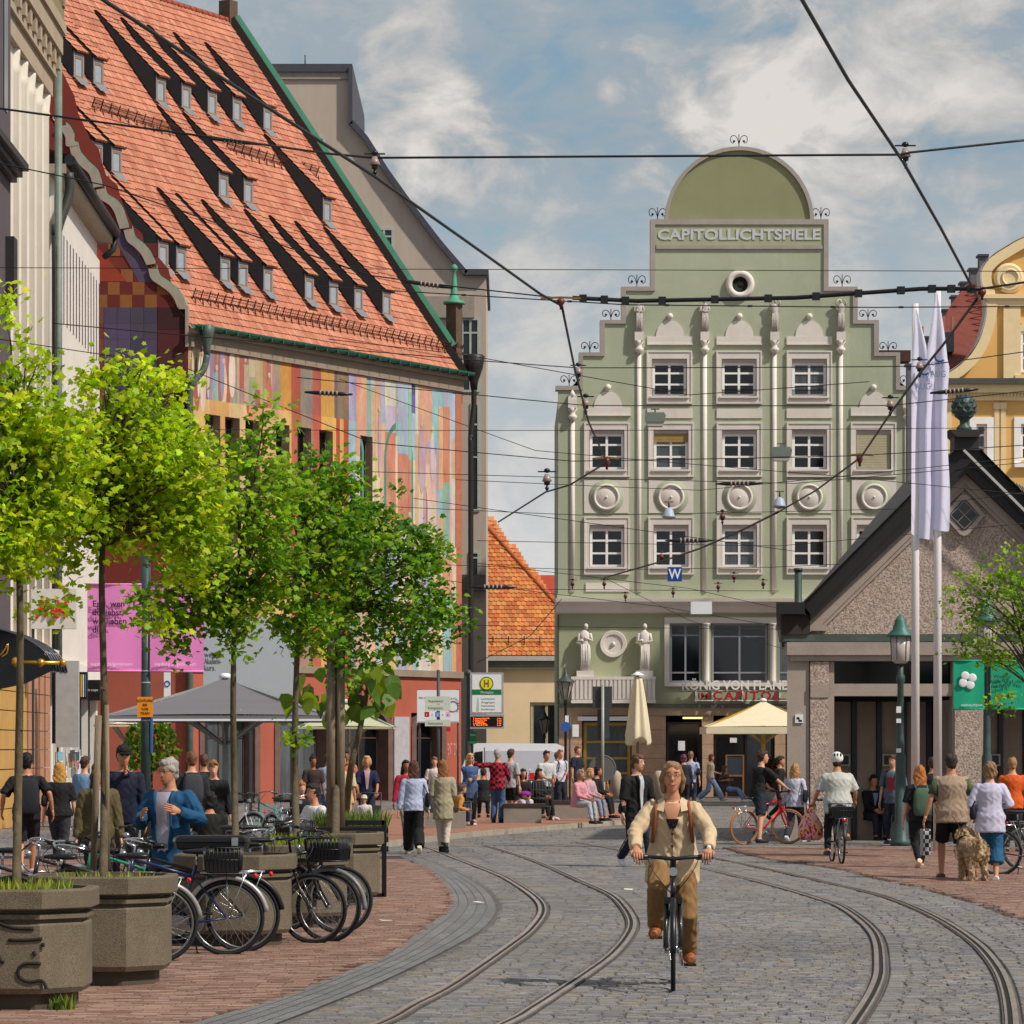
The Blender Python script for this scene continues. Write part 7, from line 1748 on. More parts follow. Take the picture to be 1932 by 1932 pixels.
 for q, s in ((pr, 1), (pl, -1)): m = MB(); m.box(q[0] + min(0, s * .10) + s * .015, q[0] + max(0, s * .10) + s * .015, q[1] - .035, q[1] + .035, q[2] - .01, q[2] + .01); m.build('pedal', BLACK, t)
 if guard:
  GM = mat('guard_' + guard, guard, rough=.35, metal=.5 if guard > '8' else 0, var=.05)
  for yy, a0, a1, nm in ((.52, .15, 2.6, 'rear_mudguard'), (-.56, .9, 3.2, 'front_mudguard')):
   m = MB(); m.torus((0, yy, .345), .368, .024, 20, 6, axis='x', sq=1.1, a0=a0, a1=a1); o = m.build(nm, GM, t)
 if rack:
  m = MB(); z = .755
  for x in (-.06, 0, .06): m.tube([(x, .28, z), (x, .72, z)], .006, 5)
  for y in (.3, .5, .72): m.tube([(-.06, y, z), (.06, y, z)], .006, 5)
  for x in (-.065, .065): m.tube([(x, .52, z), (x, .54, .36)], .005, 5); m.tube([(x, .70, z), (x, .54, .36)], .005, 5)
  m.build('rack', CHROME, t)
  m = MB(); m.ball((0, .78, .73), (.035, .02, .025), 8, 6); m.build('tail_light', mat('tail_red', 'd0141a', rough=.25), t)
 if lamp: m = MB(); m.lathe([(.035, -.03), (.035, .01), (.01, .03)], 10, (0, -.42, .93), axis='y'); m.build('headlight', CHROME, t)
 if group: m = MB(); m.tube([(-.05, .2, .28), (-.14, .24, .01)], .007, 5); m.build('kickstand', BLACK, t)
 if basket or back_basket:
  y0, z0 = (-.72, .80) if basket else (.34, .77); w, d, h = .17, .30, .22; m = MB()
  for k in range(9):
   f = k / 8
   for a, b in (((-w + 2 * w * f, y0, z0), (-w * 1.15 + 2.3 * w * f, y0 - .02, z0 + h)), ((-w + 2 * w * f, y0 + d, z0), (-w * 1.15 + 2.3 * w * f, y0 + d + .02, z0 + h)), ((-w, y0 + d * f, z0), (-w * 1.15, y0 + d * f, z0 + h)), ((w, y0 + d * f, z0), (w * 1.15, y0 + d * f, z0 + h))): m.tube([a, b], .004, 4)
  for z, e in ((z0, 1), (z0 + h * .5, 1.07), (z0 + h, 1.15)): m.tube([(-w * e, y0, z), (w * e, y0, z), (w * e, y0 + d, z), (-w * e, y0 + d, z), (-w * e, y0, z)], .006, 5)
  m.box(-w, w, y0, y0 + d, z0 - .005, z0 + .005); m.box(-w * 1.02, w * 1.02, y0 + .005, y0 + d - .005, z0, z0 + h * .8)
  m.build('basket', BLACK, t)
 if case:
  m = MB(); rg = [[Vector((x * e, .18 + y * e2, z)) for x, y in ((-.17, -.1), (.17, -.1), (.17, .75), (-.17, .75))] for z, e, e2 in ((.90, .8, .95), (1.0, 1, 1), (1.12, 1, 1), (1.13, 1.05, 1.02), (1.19, 1.02, 1.0), (1.21, .85, .95))]
  m.rings(rg, smooth=False); m.build('carrier_box', mat('black_plastic', '141519', rough=.35, var=.15), t)
 return t
def at_wheel(x, s, rz, which):            # put the bike so that its rear/front contact stands at picture column x
 p = GX(x, s); off = Vector((0, .52 if which == 'r' else -.56, 0)); off = Matrix.Rotation(rz, 3, 'Z') @ off
 q = p - off; return q.to_tuple()
H2 = math.pi / 2
bicycle('dark blue city bicycle with silver mudguard and black box, nearest in the row', at_wheel(428, 207, -H2, 'r'), -H2, '101c48', guard='a8a8a6', bars='swept', case=False, back_basket=True)
t = thing('carrier_case', 'long black case lying on the racks of the nearest bicycles', 'case', GX(403, 204).to_tuple()); m = MB()
rg = [[Vector((x * e, y * e, z)) for x, y in ((-.33, -.16), (.30, -.16), (.32, -.12), (.32, .16), (-.33, .16), (-.37, .0))] for z, e in ((.955, .88), (.975, .98), (1.02, 1.0), (1.03, 1.03), (1.065, 1.0), (1.085, .9))]
m.rings(rg, smooth=False); m.build('shell', mat('black_plastic', '141519', rough=.35, var=.15), t); m = MB(); m.box(.18, .24, -.175, -.155, .98, 1.07); m.build('latch', CHROME, t)
bicycle('black bicycle tight behind the dark blue one with silver mudguard', at_wheel(458, 204, -H2, 'r'), -H2 + .05, '14151a', guard='1c1c1e', tilt=.05)
bicycle('black bicycle with silver suspension fork right of the middle planter', at_wheel(585, 196, H2 - .55, 'f'), H2 - .42, '1a1a1c', guard=None, steer=.15, tilt=-.06)
bicycle('black bicycle with a front basket right of the middle planter', at_wheel(618, 194, H2 - .3, 'f'), H2 - .25, '22252a', basket=1, steer=-.1, guard='707276')
bicycle('black bicycle with thick knobbly tyres and yellow spoke tags', at_wheel(640, 185, H2 - .1, 'f'), H2 - .1, '101012', guard=None, rack=False, tilt=.04)
y_ = GX(640, 185)
for k, (x, s, rz, c, b, lab) in enumerate(((330, 196, -H2 - .2, '1e7a60', 'flat', 'bicycle with a green down tube behind the second planter'), (300, 214, -H2 + .3, '25262a', 'swept', 'bicycle with chrome bars and bell beside the bound tree'),
  (500, 176, -H2 + .25, '18181c', 'flat', 'black bicycle behind the middle planter'), (590, 168, H2 + .2, '2a2d33', 'swept', 'bicycle with curved chrome handlebar behind the middle planter'), (560, 160, H2 - .4, '1b1c20', 'flat', 'black bicycle deep in the heap beneath the middle tree'),
  (390, 172, -H2 - .35, '141418', 'flat', 'black bicycle held by the man in the blue jacket'), (600, 178, H2 + .35, '101216', 'flat', 'black bicycle leaning between the middle planters'),
  (170, 216, -H2 + .1, '202226', 'flat', 'bicycle whose long black saddle shows between the two nearest planters'), (60, 205, -H2, '5a5e66', 'swept', 'bicycle with dark saddle behind the nearest tree stem'), (510, 105, .6, '7a8a90', 'swept', 'pale bicycle standing by the parasol foot'), (540, 100, -.5, '3a8a8a', 'swept', 'teal bicycle standing farther back by the shop front'), (395, 102, .9, 'b0b0b4', 'flat', 'silver bicycle behind the man in the blue jacket'),
  (250, 206, -H2 + .15, '1c1c22', 'swept', 'bicycle mostly hidden by the second planter, chrome swept bars'), (352, 190, -H2 - .12, '2a2a30', 'flat', 'dark bicycle between the blue bicycle and the man in the blue jacket'), (600, 158, H2, '18181a', 'swept', 'dark bicycle before the planted trough'), (478, 188, -H2 + .4, '303238', 'flat', 'dark grey bicycle leaning over the middle planter'), (540, 182, H2 - .3, '14161a', 'swept', 'black bicycle with swept bars among the middle cluster'))):
 bicycle(lab, at_wheel(x, s, rz, 'f' if 1 < rz < 2.2 else 'r'), rz, c, bars=b, steer=(k % 3 - 1) * .3, tilt=(k % 2 - .5) * .12, guard=('1a1a1c', 'a0a0a0')[k % 2], basket=(k in (4, 8)))
bicycle('black bicycle parked behind the woman in blue culottes', at_wheel(1885, 128, H2, 'r'), H2 - .2, '141416', guard=None)
bicycle('black bicycle cut off by the right edge', at_wheel(1928, 122, H2 + .1, 'r'), H2 + .2, '101014')
# ================================================================ people
BAKE = []
SKIN = {'l': 'd9a184', 'm': 'c88a68', 'd': '9a6448', 't': 'cf9070'}
def cloth(c, k=.8):
 return mat('cloth_' + c, c, k=k, rough=.85, var=.10, scale=5, bump=.45, bscale=11, stretch=(1, 1, .7))
def soft(mb, name, m, parent, vox, it=3, fold=0.0, hands=None):
 o = mb.build(name, m, parent); r = o.modifiers.new('r', 'REMESH'); r.mode = 'VOXEL'; r.voxel_size = vox; r.use_smooth_shade = True
 s = o.modifiers.new('s', 'SMOOTH'); s.iterations = it; s.factor = .6
 BAKE.append((o, m, fold, hands)); return o
def ik(a, b, l1, l2, pole):
 d = b - a; L = min(d.length, (l1 + l2) * .999); dn = d.normalized(); x = (l1 * l1 - l2 * l2 + L * L) / (2 * L); h = math.sqrt(max(l1 * l1 - x * x, 0))
 p = Vector(pole); p = (p - dn * p.dot(dn)).normalized(); return a + dn * x + p * h, a + dn * L
TOR = [(-.12, .09, .075), (-.06, .155, .115), (.02, .168, .122), (.10, .15, .108), (.18, .135, .10), (.28, .148, .11), (.38, .168, .115), (.445, .172, .10), (.485, .13, .08), (.515, .07, .062), (.58, .054, .056)]
def person(label, x, s, rz, H=1.72, skin='l', top='e0e0e0', sleeve='long', tlen=.10, bottom='20242c', legs='long', shoes='e8e8e8', hair=('5a3a22', 'short'), pose=None, pz=.93, lean=.04, twist=0.0,
     fl=(.10, -.02, .08), fr=(-.10, .02, .08), hl=(.27, -.05, .80), hr=(-.27, -.05, .80), kp=(0, -1, .1), ep=None, headyaw=0.0, build=1.0, vox=.020, group=None, flare=1.0, grip=0, extra=None, heel=(0, 0), pad=.024, face=False, loc=None, nod=0.0, topmat=None, fem=False, z0=0.0):
 rnd = random.Random(hash(label) % 1000 if False else sum(map(ord, label)))
 b = Vector(loc) if loc else GX(x, s); b.z += z0; k = H / 1.75
 t = thing('person', label, 'person', b.to_tuple(), rz, group); t.scale = (k, k, k)
 V = Vector
 P = V((0, 0, pz)); u = V((0, -math.sin(lean), math.cos(lean))); sx = V((math.cos(twist), math.sin(twist), 0)); f = sx.cross(u) * -1; f = u.cross(sx) * -1
 f = V((0, -1, 0)); f = (f - u * f.dot(u)).normalized(); f = Matrix.Rotation(twist, 3, 'Z') @ f; sx = u.cross(f) * -1; sx = f.cross(u) * -1 if False else sx
 if sx.x < 0: sx = -sx
 sh = .165 if fem else .185; hipw = .092
 def ring(tt, rx, ry, p=0.0):
  q = (build if tt < .42 else 1 + (build - 1) * .35); w = (.92 if fem and tt > .2 else 1.06 if fem and tt < .08 else 1)
  return [P + u * tt + sx * (rx * q * w + p) * math.cos(a) + f * (ry * q + p) * math.sin(a) for a in np.linspace(0, 2 * math.pi, 15)[:-1]]
 SL, SR = P + u * .445 + sx * sh, P + u * .445 - sx * sh
 arms = {}
 for sd, S_, h in ((1, SL, hl), (-1, SR, hr)):
  e, w = ik(S_, V(h), .285, .255, V((sd * ep[0], ep[1], ep[2])) if ep else V((sd * .5, .9, -.3))); arms[sd] = (S_, e, w)
 lg = {}
 for sd, ft in ((1, fl), (-1, fr)):
  hp = P + V((sd * hipw, 0, -.03)); kn, an = ik(hp, V(ft), .42, .42, V(kp)); lg[sd] = (hp, kn, an)
 N_ = P + u * .58; hd = (u * .6 + UP * .4).normalized(); hf = Matrix.Rotation(twist + headyaw, 3, 'Z') @ V((0, -1, 0)); hf = (hf - UP * nod).normalized(); hs = hf.cross(UP) * -1
 if hs.dot(sx) < 0: hs = -hs
 Hc = N_ + hd * .115 + hf * .018
 m = MB(); m.rings([ring(*r) for r in TOR] + [[N_ + hd * .06 + sx * .052 * math.cos(a) + hf * .054 * math.sin(a) for a in np.linspace(0, 2 * math.pi, 15)[:-1]]])
 def hring(z, w, d, fo): return [Hc + UP * z + hf * fo + hs * w * math.cos(a) + hf * d * math.sin(a) for a in np.linspace(0, 2 * math.pi, 17)[:-1]]
 jw = .86 if fem else 1; m.rings([hring(-.125, .016 * jw, .02, .052), hring(-.112, .034 * jw, .040, .038), hring(-.085, .055 * jw, .066, .018), hring(-.045, .068, .082, .008), hring(0, .076, .090, 0), hring(.045, .077, .092, -.003), hring(.085, .066, .078, -.008), hring(.112, .035, .045, -.010), hring(.12, .006, .008, -.01)])
 m.tube([Hc + hf * .082 + UP * .015, Hc + hf * .098 - UP * .012, Hc + hf * .108 - UP * .030, Hc + hf * .085 - UP * .040], [.008, .010 * jw, .0145 * jw, .009], 7)
 m.ball(Hc + hf * .082 - UP * .068, (.022, .014, .008), 8, 5); m.ball(Hc + hf * .080 - UP * .078, (.018, .012, .007), 8, 5)
 for sd in (1, -1): m.ball(Hc + hs * sd * .073 - hf * .008 - UP * .01, (.011, .018, .030), 8, 6)
 for sd in (1, -1):
  S_, e, w = arms[sd]; m.tube([S_ - u * .0 - sx * sd * .02, S_.lerp(e, .4), e, e.lerp(w, .35), w], [.052, .046, .037, .038, .025], 9); m.ball(S_, .052, 8, 6)
  hp, kn, an = lg[sd]; m.tube([hp + UP * .03, hp.lerp(kn, .3), kn, kn.lerp(an, .3), an], [.088, .085, .055, .056, .036], 10)
 FDn = []
 for sd, he in ((1, heel[0]), (-1, heel[1])):
  an = lg[sd][2]; d = V((sd * .12, -1, -he)).normalized(); FDn.append((sd, an, d))
  m.tube([an - d * .05 - UP * .035, an + d * .05 - UP * .035, an + d * .13 - UP * .05 - UP * 0, an + d * .18 - UP * .055], [.035, .042, .036, .022], 8)
 hm = MB(); rg_ = {}
 for sd in (1, -1):
  S_, e, w = arms[sd]; d = (w - e).normalized(); g_ = grip in (sd, 2)
  if g_: d = (V((-sd * .12, -.55, -.25)) ).normalized()
  nrm = V((-sd, 0, 0)) if not g_ else V((0, .35, -1)); nrm = (nrm - d * nrm.dot(d)).normalized(); sv = d.cross(nrm).normalized()
  pc = w + d * .045
  hm.rings([[w + d * q + sv * a_ * math.cos(a) + nrm * b_ * math.sin(a) for a in np.linspace(0, 2 * math.pi, 11)[:-1]] for q, a_, b_ in ((-.02, .026, .022), (.02, .034, .019), (.06, .042, .017), (.088, .039, .014))])
  for j in range(4):
   p0 = w + d * .082 + sv * (j - 1.5) * .0205; L = (.036, .042, .039, .030)[j if sd > 0 else 3 - j]; pts = [p0]; dd = d; cu = (1.7 if g_ else .28)
   for q in range(3): dd = (dd + nrm * cu).normalized(); pts.append(pts[-1] + dd * L * (1, .72, .55)[q])
   hm.tube(pts, [.0095, .009, .008, .006], 6)
  fw = sv if sv.y < 0 else -sv
  tp = w + d * .03 + fw * .030; hm.tube([tp, tp + d * .03 + fw * .020, tp + d * .055 + fw * .016 + nrm * (.03 if g_ else .012)], [.012, .0105, .008], 6); rg_[sd] = w
 soft(m, 'body', mat('skin_' + skin, SKIN[skin], k=.82, rough=.5, var=.05, scale=9, spec=.35), t, vox, 2, 0, hm)
 if legs:
  m = MB(); g2 = .016; m.rings([ring(a, b_, c, .012 if a < .1 else .006) for a, b_, c in TOR[0:5]])
  for sd in (1, -1):
   hp, kn, an = lg[sd]
   if legs == 'short': m.tube([hp + UP * .03, hp.lerp(kn, .5), hp.lerp(kn, .92)], [.106, .105, .098], 12)
   elif legs == 'culotte': m.tube([hp + UP * .03, kn, kn.lerp(an, .55)], [.106, .105, .12], 12)
   else: m.tube([hp + UP * .03, hp.lerp(kn, .4), kn, kn.lerp(an, .5), an + (kn - an).normalized() * (-.01 if flare > 1 else .03)], [.104, .098, .072 * (flare + 1) / 2, .062 * flare, .055 * flare], 12)
  if legs == 'skirt': m = MB(); m.rings([ring(.12, .15, .11, .01), ring(0, .18, .14, .02), [V((math.cos(a) * .25, math.sin(a) * .2, pz - .42)) for a in np.linspace(0, 2 * math.pi, 15)[:-1]]])
  soft(m, 'trousers' if legs in ('long', 'culotte') else 'shorts' if legs == 'short' else 'skirt', cloth(bottom), t, vox, 2, .006)
 m = MB(); rr = [r for r in TOR if -.13 < r[0] < .50]
 rs = [ring(a, b_, c, pad) for a, b_, c in rr if a > max(-tlen + .02, -.08)]; a0 = [q[0] for q in rr if q[0] > max(-tlen + .02, -.08)][0]
 rs = [[p - u * (a0 + tlen) + (p - P - u * a0).normalized() * .010 for p in rs[0]]] + rs + [ring(.505, .075, .068, .006)]
 m.rings(rs)
 for sd in (1, -1):
  S_, e, w = arms[sd]; m.ball(S_ - u * .008, .052 + pad * .6, 10, 7)
  if sleeve == 'long': m.tube([S_, S_.lerp(e, .5), e, e.lerp(w, .6), w + (e - w).normalized() * .01], [.055 + pad * .6, .050 + pad * .7, .043 + pad * .7, .038 + pad * .6, .034 + pad * .5], 11)
  elif sleeve == 'short': m.tube([S_, S_.lerp(e, .5), S_.lerp(e, .88)], [.056 + pad * .6, .055 + pad * .8, .058 + pad], 11)
  elif sleeve == 'half': m.tube([S_, e, e.lerp(w, .15)], [.056 + pad, .047 + pad, .046 + pad], 11)
 soft(m, 'top' if pad < .026 else 'jacket', topmat or cloth(top), t, vox, 2, .006)
 for sd, an, d in FDn:
  m = MB(); m.tube([an - d * .065 - UP * .04, an + d * .02 - UP * .035, an + d * .12 - UP * .05, an + d * .19 - UP * .058], [.040, .048, .043, .026], 9)
  if shoes == 'boot': m.tube([an - UP * .03, an + UP * .12], [.05, .052], 9)
  for v in range(len(m.v)): m.v[v] = (m.v[v][0], m.v[v][1], max(m.v[v][2], an.z - .078 - (abs(d.z) * .1)))
  m.build('shoe', mat('shoe_' + ('101012' if shoes == 'boot' else shoes), '101012' if shoes == 'boot' else shoes, k=.85, rough=.6, var=.08), t)
 hc, hst = hair; m = MB()
 if hst != 'bald' and hst != 'none':
  m.ball(Hc - hf * .020 + UP * .028, (.088, .098, .106), 14, 10); m.ball(Hc + UP * .080 + hf * (.010 if hst == 'pony' else .020), (.077, .070 if hst == 'pony' else .076, .046), 12, 8); m.ball(Hc - hf * .05 - UP * .03, (.072, .058, .075), 10, 8)
  fh = MB()
  if hst in ('long', 'verylong'):
   L = .30 if hst == 'long' else .42; rg = []
   for q in range(7):
    v = q / 6; c = Hc - hf * (.055 + .035 * v) + UP * (.02 - L * v); wd = (.086, .095, .10, .105, .10, .085, .05)[q]
    rg.append([c + hs * wd * math.cos(a) * (1 + .12 * math.sin(a * 5 + v * 6)) + hf * (.055 - .02 * v) * math.sin(a) for a in np.linspace(0, 2 * math.pi, 15)[:-1]])
   m.rings(rg)
   for sd in (1, -1): m.tube([Hc + hs * sd * .078 + UP * .02, Hc + hs * sd * .085 - UP * .06, Hc + hs * sd * .08 - hf * .01 - UP * .16], [.022, .026, .018], 7)
  if hst == 'bob':
   for sd in (1, -1): m.tube([Hc + hs * sd * .07 + UP * .05 + hf * .02, Hc + hs * sd * .084 - UP * .02, Hc + hs * sd * .078 - UP * .10], [.028, .030, .020], 7)
   m.ball(Hc - hf * .05 - UP * .07, (.085, .055, .07), 10, 8)
  if hst == 'pony':
   for sd in (1, -1): m.tube([Hc + hs * sd * .060 + UP * .075 + hf * .035, Hc + hs * sd * .080 + UP * .03 + hf * .02, Hc + hs * sd * .086 - UP * .03, Hc + hs * sd * .080 - UP * .085 - hf * .01, Hc + hs * sd * .07 - UP * .12 - hf * .03], [.016, .018, .020, .017, .010], 7)
   m.tube([Hc - hf * .09 + UP * .03, Hc - hf * .13 - UP * .05, Hc - hf * .12 - UP * .18], [.03, .035, .015], 8)
  if hst == 'bun': m.ball(Hc + UP * .13 - hf * .03, .045, 8, 6)
  soft(m, 'hair', mat('hair_' + hc, hc, k=.75, rough=.55, var=.28, scale=22, stretch=(3, 3, .5), bump=.6, bscale=50), t, vox * .8, 1, .012)
 if hst == 'none' or hst == 'bald': pass
 if face:
  EW = mat('eye_white', 'b09a8c', k=.8, rough=.3); ED = mat('eye_dark', '2a1c14', rough=.3); LP = mat('lips', 'a8504c', rough=.5); BRW = mat('hair_' + hc, hc)
  for sd in (1, -1):
   c = Hc + hs * sd * .031 + hf * .0845 + UP * .012
   m = MB(); m.ball(c - hf * .006, (.014, .009, .0055), 8, 6); e_ = m.build('eye', EW, t)
   m = MB(); m.ball(c + hf * .001, (.0065, .004, .0055), 8, 6); m.build('iris', ED, e_)
   m = MB(); m.tube([c + UP * .019 - hs * .016 * sd, c + UP * .024 + hf * .003, c + UP * .018 + hs * .020 * sd - hf * .006], [.002, .0035, .002], 5); m.build('eyebrow', BRW, t)
  m = MB(); m.tube([Hc + hf * .0815 - UP * .066 - hs * .030, Hc + hf * .096 - UP * .072, Hc + hf * .0815 - UP * .066 + hs * .030], [.0025, .0045, .0025], 6); m.build('mouth', LP, t)
 if extra: extra(dict(t=t, P=P, u=u, sx=sx, f=f, Hc=Hc, hf=hf, hs=hs, arms=arms, lg=lg, ring=ring, N=N_, vox=vox, pad=pad))
 return t
def strip_front(c, col, t0, t1, w0, w1, nm='shirt', off=.017, sx0=0.0, edge=None):
 m = MB(); rg = []
 for i in range(9):
  tt = t0 + (t1 - t0) * i / 8; w = w0 + (w1 - w0) * i / 8; rx = np.interp(tt, [r[0] for r in TOR], [r[1] for r in TOR]); ry = np.interp(tt, [r[0] for r in TOR], [r[2] for r in TOR]); row = []
  for j in range(7):
   a = math.pi / 2 + (j / 3 - 1) * w / max(rx, .05) + sx0; p = c['pad'] + off
   row.append(c['P'] + c['u'] * (tt + .012 * math.sin(j * 2.1 + i) * (i == 0)) + c['sx'] * (rx + p) * math.cos(a) + c['f'] * (ry + p + .006 * math.sin(i * 1.9 + j * 1.3)) * math.sin(a))
  rg.append(row)
 m.rings(rg, closed=False, cap=False); m.build(nm, cloth(col), c['t'])
 if edge:
  for j in (0, 6): m = MB(); m.tube([r[j] for r in rg] , [.012] * 7 + [.02, .024], 6); m.build('jacket_edge', cloth(edge), c['t'])
def backpack(c, col, w=.15, h=.42, d=.13, z=.05, nm='backpack'):
 m = MB(); P = c['P'] + c['u'] * (z + h / 2) - c['f'] * (.135 + d / 2)
 m.rings([[P + c['u'] * q * h / 2 + c['sx'] * w * e * math.copysign(abs(math.cos(a)) ** .6, math.cos(a)) - c['f'] * d / 2 * e * math.copysign(abs(math.sin(a)) ** .6, math.sin(a)) for a in np.linspace(0, 2 * math.pi, 17)[:-1]] for q, e in ((-1, .7), (-.9, .95), (-.3, 1.05), (.4, 1), (.85, .85), (1, .5))])
 o = m.build(nm, cloth(col), c['t'])
 m = MB()
 for sd in (1, -1): m.tube(spline([P + c['u'] * h * .4 + c['sx'] * sd * .08, c['P'] + c['u'] * .50 + c['sx'] * sd * .11, c['P'] + c['u'] * .42 + c['sx'] * sd * .12 + c['f'] * .14, c['P'] + c['u'] * .2 + c['sx'] * sd * .15 + c['f'] * .10, c['P'] + c['u'] * .1 + c['sx'] * sd * .17 - c['f'] * .1], 4), .015, 6)
 m.build('backpack_strap', cloth(col), c['t'])
def bag(c, col, side, z=.0, w=.16, h=.24, strap=True, col2=None):
 P = c['P'] + c['sx'] * side * .25 + c['u'] * z; m = MB()
 m.rings([[P + UP * q * h / 2 + c['sx'] * .05 * e * math.cos(a) + c['f'] * w * e * math.sin(a) for a in np.linspace(0, 2 * math.pi, 13)[:-1]] for q, e in ((-1, .7), (-.6, 1), (.3, .95), (.9, .7), (1, .3))]); m.build('shoulder_bag', cloth(col), c['t'])
 if strap: m = MB(); m.tube(spline([P + UP * h * .4 + c['f'] * w * .7, c['P'] + c['u'] * .5 + c['sx'] * side * .12, P + UP * h * .4 - c['f'] * w * .7], 5), .010, 5); m.build('bag_strap', cloth(col), c['t'])
def cap(c, col, helmet=False):
 m = MB(); Hc = c['Hc']
 if helmet:
  m.ball(Hc + UP * .05 - c['hf'] * .01, (.105, .125, .105), 14, 10); m.build('helmet', mat('helmet_white', 'dcdad6', rough=.35), c['t'])
  for sd in (-1, 0, 1): q = MB(); q.ball(Hc + UP * .10 - c['hf'] * .09 + c['hs'] * sd * .05, (.016, .05, .03), 8, 6); q.build('helmet_vent', BLACK, c['t'])
  return
 m.rings([[Hc + UP * z + c['hs'] * r * math.cos(a) + c['hf'] * r * 1.18 * math.sin(a) for a in np.linspace(0, 2 * math.pi, 15)[:-1]] for z, r in ((.035, .089), (.06, .089), (.095, .08), (.125, .055), (.138, .01))])
 m.add([Hc + UP * .04 + c['hf'] * .08 - c['hs'] * .07, Hc + UP * .04 + c['hf'] * .08 + c['hs'] * .07, Hc + UP * .025 + c['hf'] * .17 + c['hs'] * .05, Hc + UP * .025 + c['hf'] * .17 - c['hs'] * .05], [(0, 1, 2, 3)]); m.build('cap', cloth(col), c['t'])
def glasses(c, dark=False, col=BLACK):
 m = MB()
 for sd in (1, -1):
  q = c['Hc'] + c['hs'] * sd * .033 + c['hf'] * .102 + UP * .010; R_ = .021
  m.tube([q + c['hs'] * R_ * math.cos(a) + UP * R_ * .85 * math.sin(a) for a in np.linspace(0, 2 * math.pi, 15)], .0022, 5); m.tube([q + c['hs'] * sd * .022, c['Hc'] + c['hs'] * sd * .078 + UP * .01], .002, 4)
  if dark: m.add([q + c['hs'] * R_ * math.cos(a) + UP * R_ * math.sin(a) for a in np.linspace(0, 2 * math.pi, 13)[:-1]], [tuple(range(12))])
 m.tube([c['Hc'] + c['hs'] * .012 + c['hf'] * .104 + UP * .013, c['Hc'] - c['hs'] * .012 + c['hf'] * .104 + UP * .013], .002, 4); m.build('glasses', col, c['t'])
PI = math.pi
# walking leg sets
WALK = dict(fl=(.08, -.30, .08), fr=(-.08, .30, .15), heel=(-.1, .9), pz=.89); WALK2 = dict(fr=(-.08, -.28, .08), fl=(.08, .28, .15), heel=(.9, -.1), pz=.89)
SIT = dict(pz=.53, fl=(.12, -.46, .08), fr=(-.12, -.50, .08), kp=(0, -1, .8), lean=.12, hl=(.10, -.36, .62), hr=(-.08, -.36, .62), z0=.10)
# ---- the cyclist in beige
cyl = at_wheel(1270, 243, -.047, 'f')
bk = bicycle('black sports bicycle ridden by the woman in beige', cyl, -.047, '0e0f12', guard='101114', rack=False, group=None, sad_z=.93, crank=-.74, steer=.0)
def cyclist_extra(c):
 strip_front(c, '1d1a18', .30, .385, .016, .040, 'black_top', .026); m = MB()
 SKM = mat('skin_t', '')
 q = c; rg = []
 for i in range(7):
  tt = .34 + .165 * i / 6; w = .012 + .058 * i / 6; rx = np.interp(tt, [r[0] for r in TOR], [r[1] for r in TOR]); ry = np.interp(tt, [r[0] for r in TOR], [r[2] for r in TOR])
  rg.append([q['P'] + q['u'] * tt + q['sx'] * (rx + q['pad'] + .020) * math.cos(a) * .92 + q['f'] * (ry + q['pad'] + .022) * math.sin(a) for a in [PI / 2 + (j / 3 - 1) * w / max(rx, .06) for j in range(7)]])
 m.rings(rg, closed=False, cap=False); m.build('neckline', SKM, c['t'])
 JK = cloth('d4ba96', .80)
 for sd in (1, -1):          # collar leaves and lapels
  m = MB(); N_ = c['P'] + c['u'] * .51; a = [N_ + c['sx'] * sd * .075 - c['f'] * .02 + UP * .02, N_ + c['sx'] * sd * .060 + c['f'] * .085 + UP * .005, N_ + c['sx'] * sd * .070 + c['f'] * .150 - UP * .070, N_ + c['sx'] * sd * .135 + c['f'] * .120 - UP * .060, N_ + c['sx'] * sd * .13 - c['f'] * .01 - UP * .01]
  m.add(a, [(0, 1, 2, 3, 4)]); m.add([p + c['f'] * .008 + UP * .004 for p in a], [(0, 1, 2, 3, 4)]); m.build('collar', JK, c['t'])
  m = MB(); m.tube(spline([c['P'] + c['u'] * .50 + c['sx'] * sd * .125 - c['f'] * .03, c['P'] + c['u'] * .46 + c['sx'] * sd * .135 + c['f'] * .125, c['P'] + c['u'] * .34 + c['sx'] * sd * .145 + c['f'] * .140, c['P'] + c['u'] * .18 + c['sx'] * sd * .165 + c['f'] * .09], 5), .015, 6); m.build('backpack_strap', mat('rust_strap', '8a4a28', k=.9, rough=.7), c['t'])
 m = MB()
 for tt in (.16, .26): m.lathe([(.011, -.003), (.011, .003), (.001, .004)], 10, c['P'] + c['u'] * tt + c['f'] * .158, axis='y')
 m.build('buttons', mat('brown_button', '3a2818', rough=.4), c['t'])
 m = MB(); m.tube([c['P'] + c['u'] * tt + c['f'] * (.150 + .003 * math.sin(tt * 30)) for tt in np.linspace(-.12, .30, 12)], .005, 4); m.build('front_seam', mat('seam_brown', '7d6340', k=.8), c['t'])
 glasses(c, False, mat('thin_brown_frame', '5a4030', rough=.3, metal=.5))
 S_, e, w = c['arms'][1]; d = (w - e).normalized(); m = MB(); m.tube([w - d * .004, w + d * .016], .033, 12); m.build('watch_strap', BLACK, c['t']); m = MB(); m.ball(w + d * .005 + V3(0, -.030, .015), (.019, .008, .019), 12, 6); m.build('watch_face', WHITE, c['t'])
 for sd in (1, -1):          # sandal straps
  an = c['lg'][sd][2]
  m = MB()
  for q_ in (.03, .10, .145): m.torus(an + V3(sd * .12 * q_, -q_, -.038 - q_ * .1), .041 - q_ * .04, .012, 14, 5, axis='y')
  m.build('sandal_strap', mat('tan_leather', 'a85a28', k=.8, rough=.5), c['t'])
V3 = lambda *a: Vector(a)
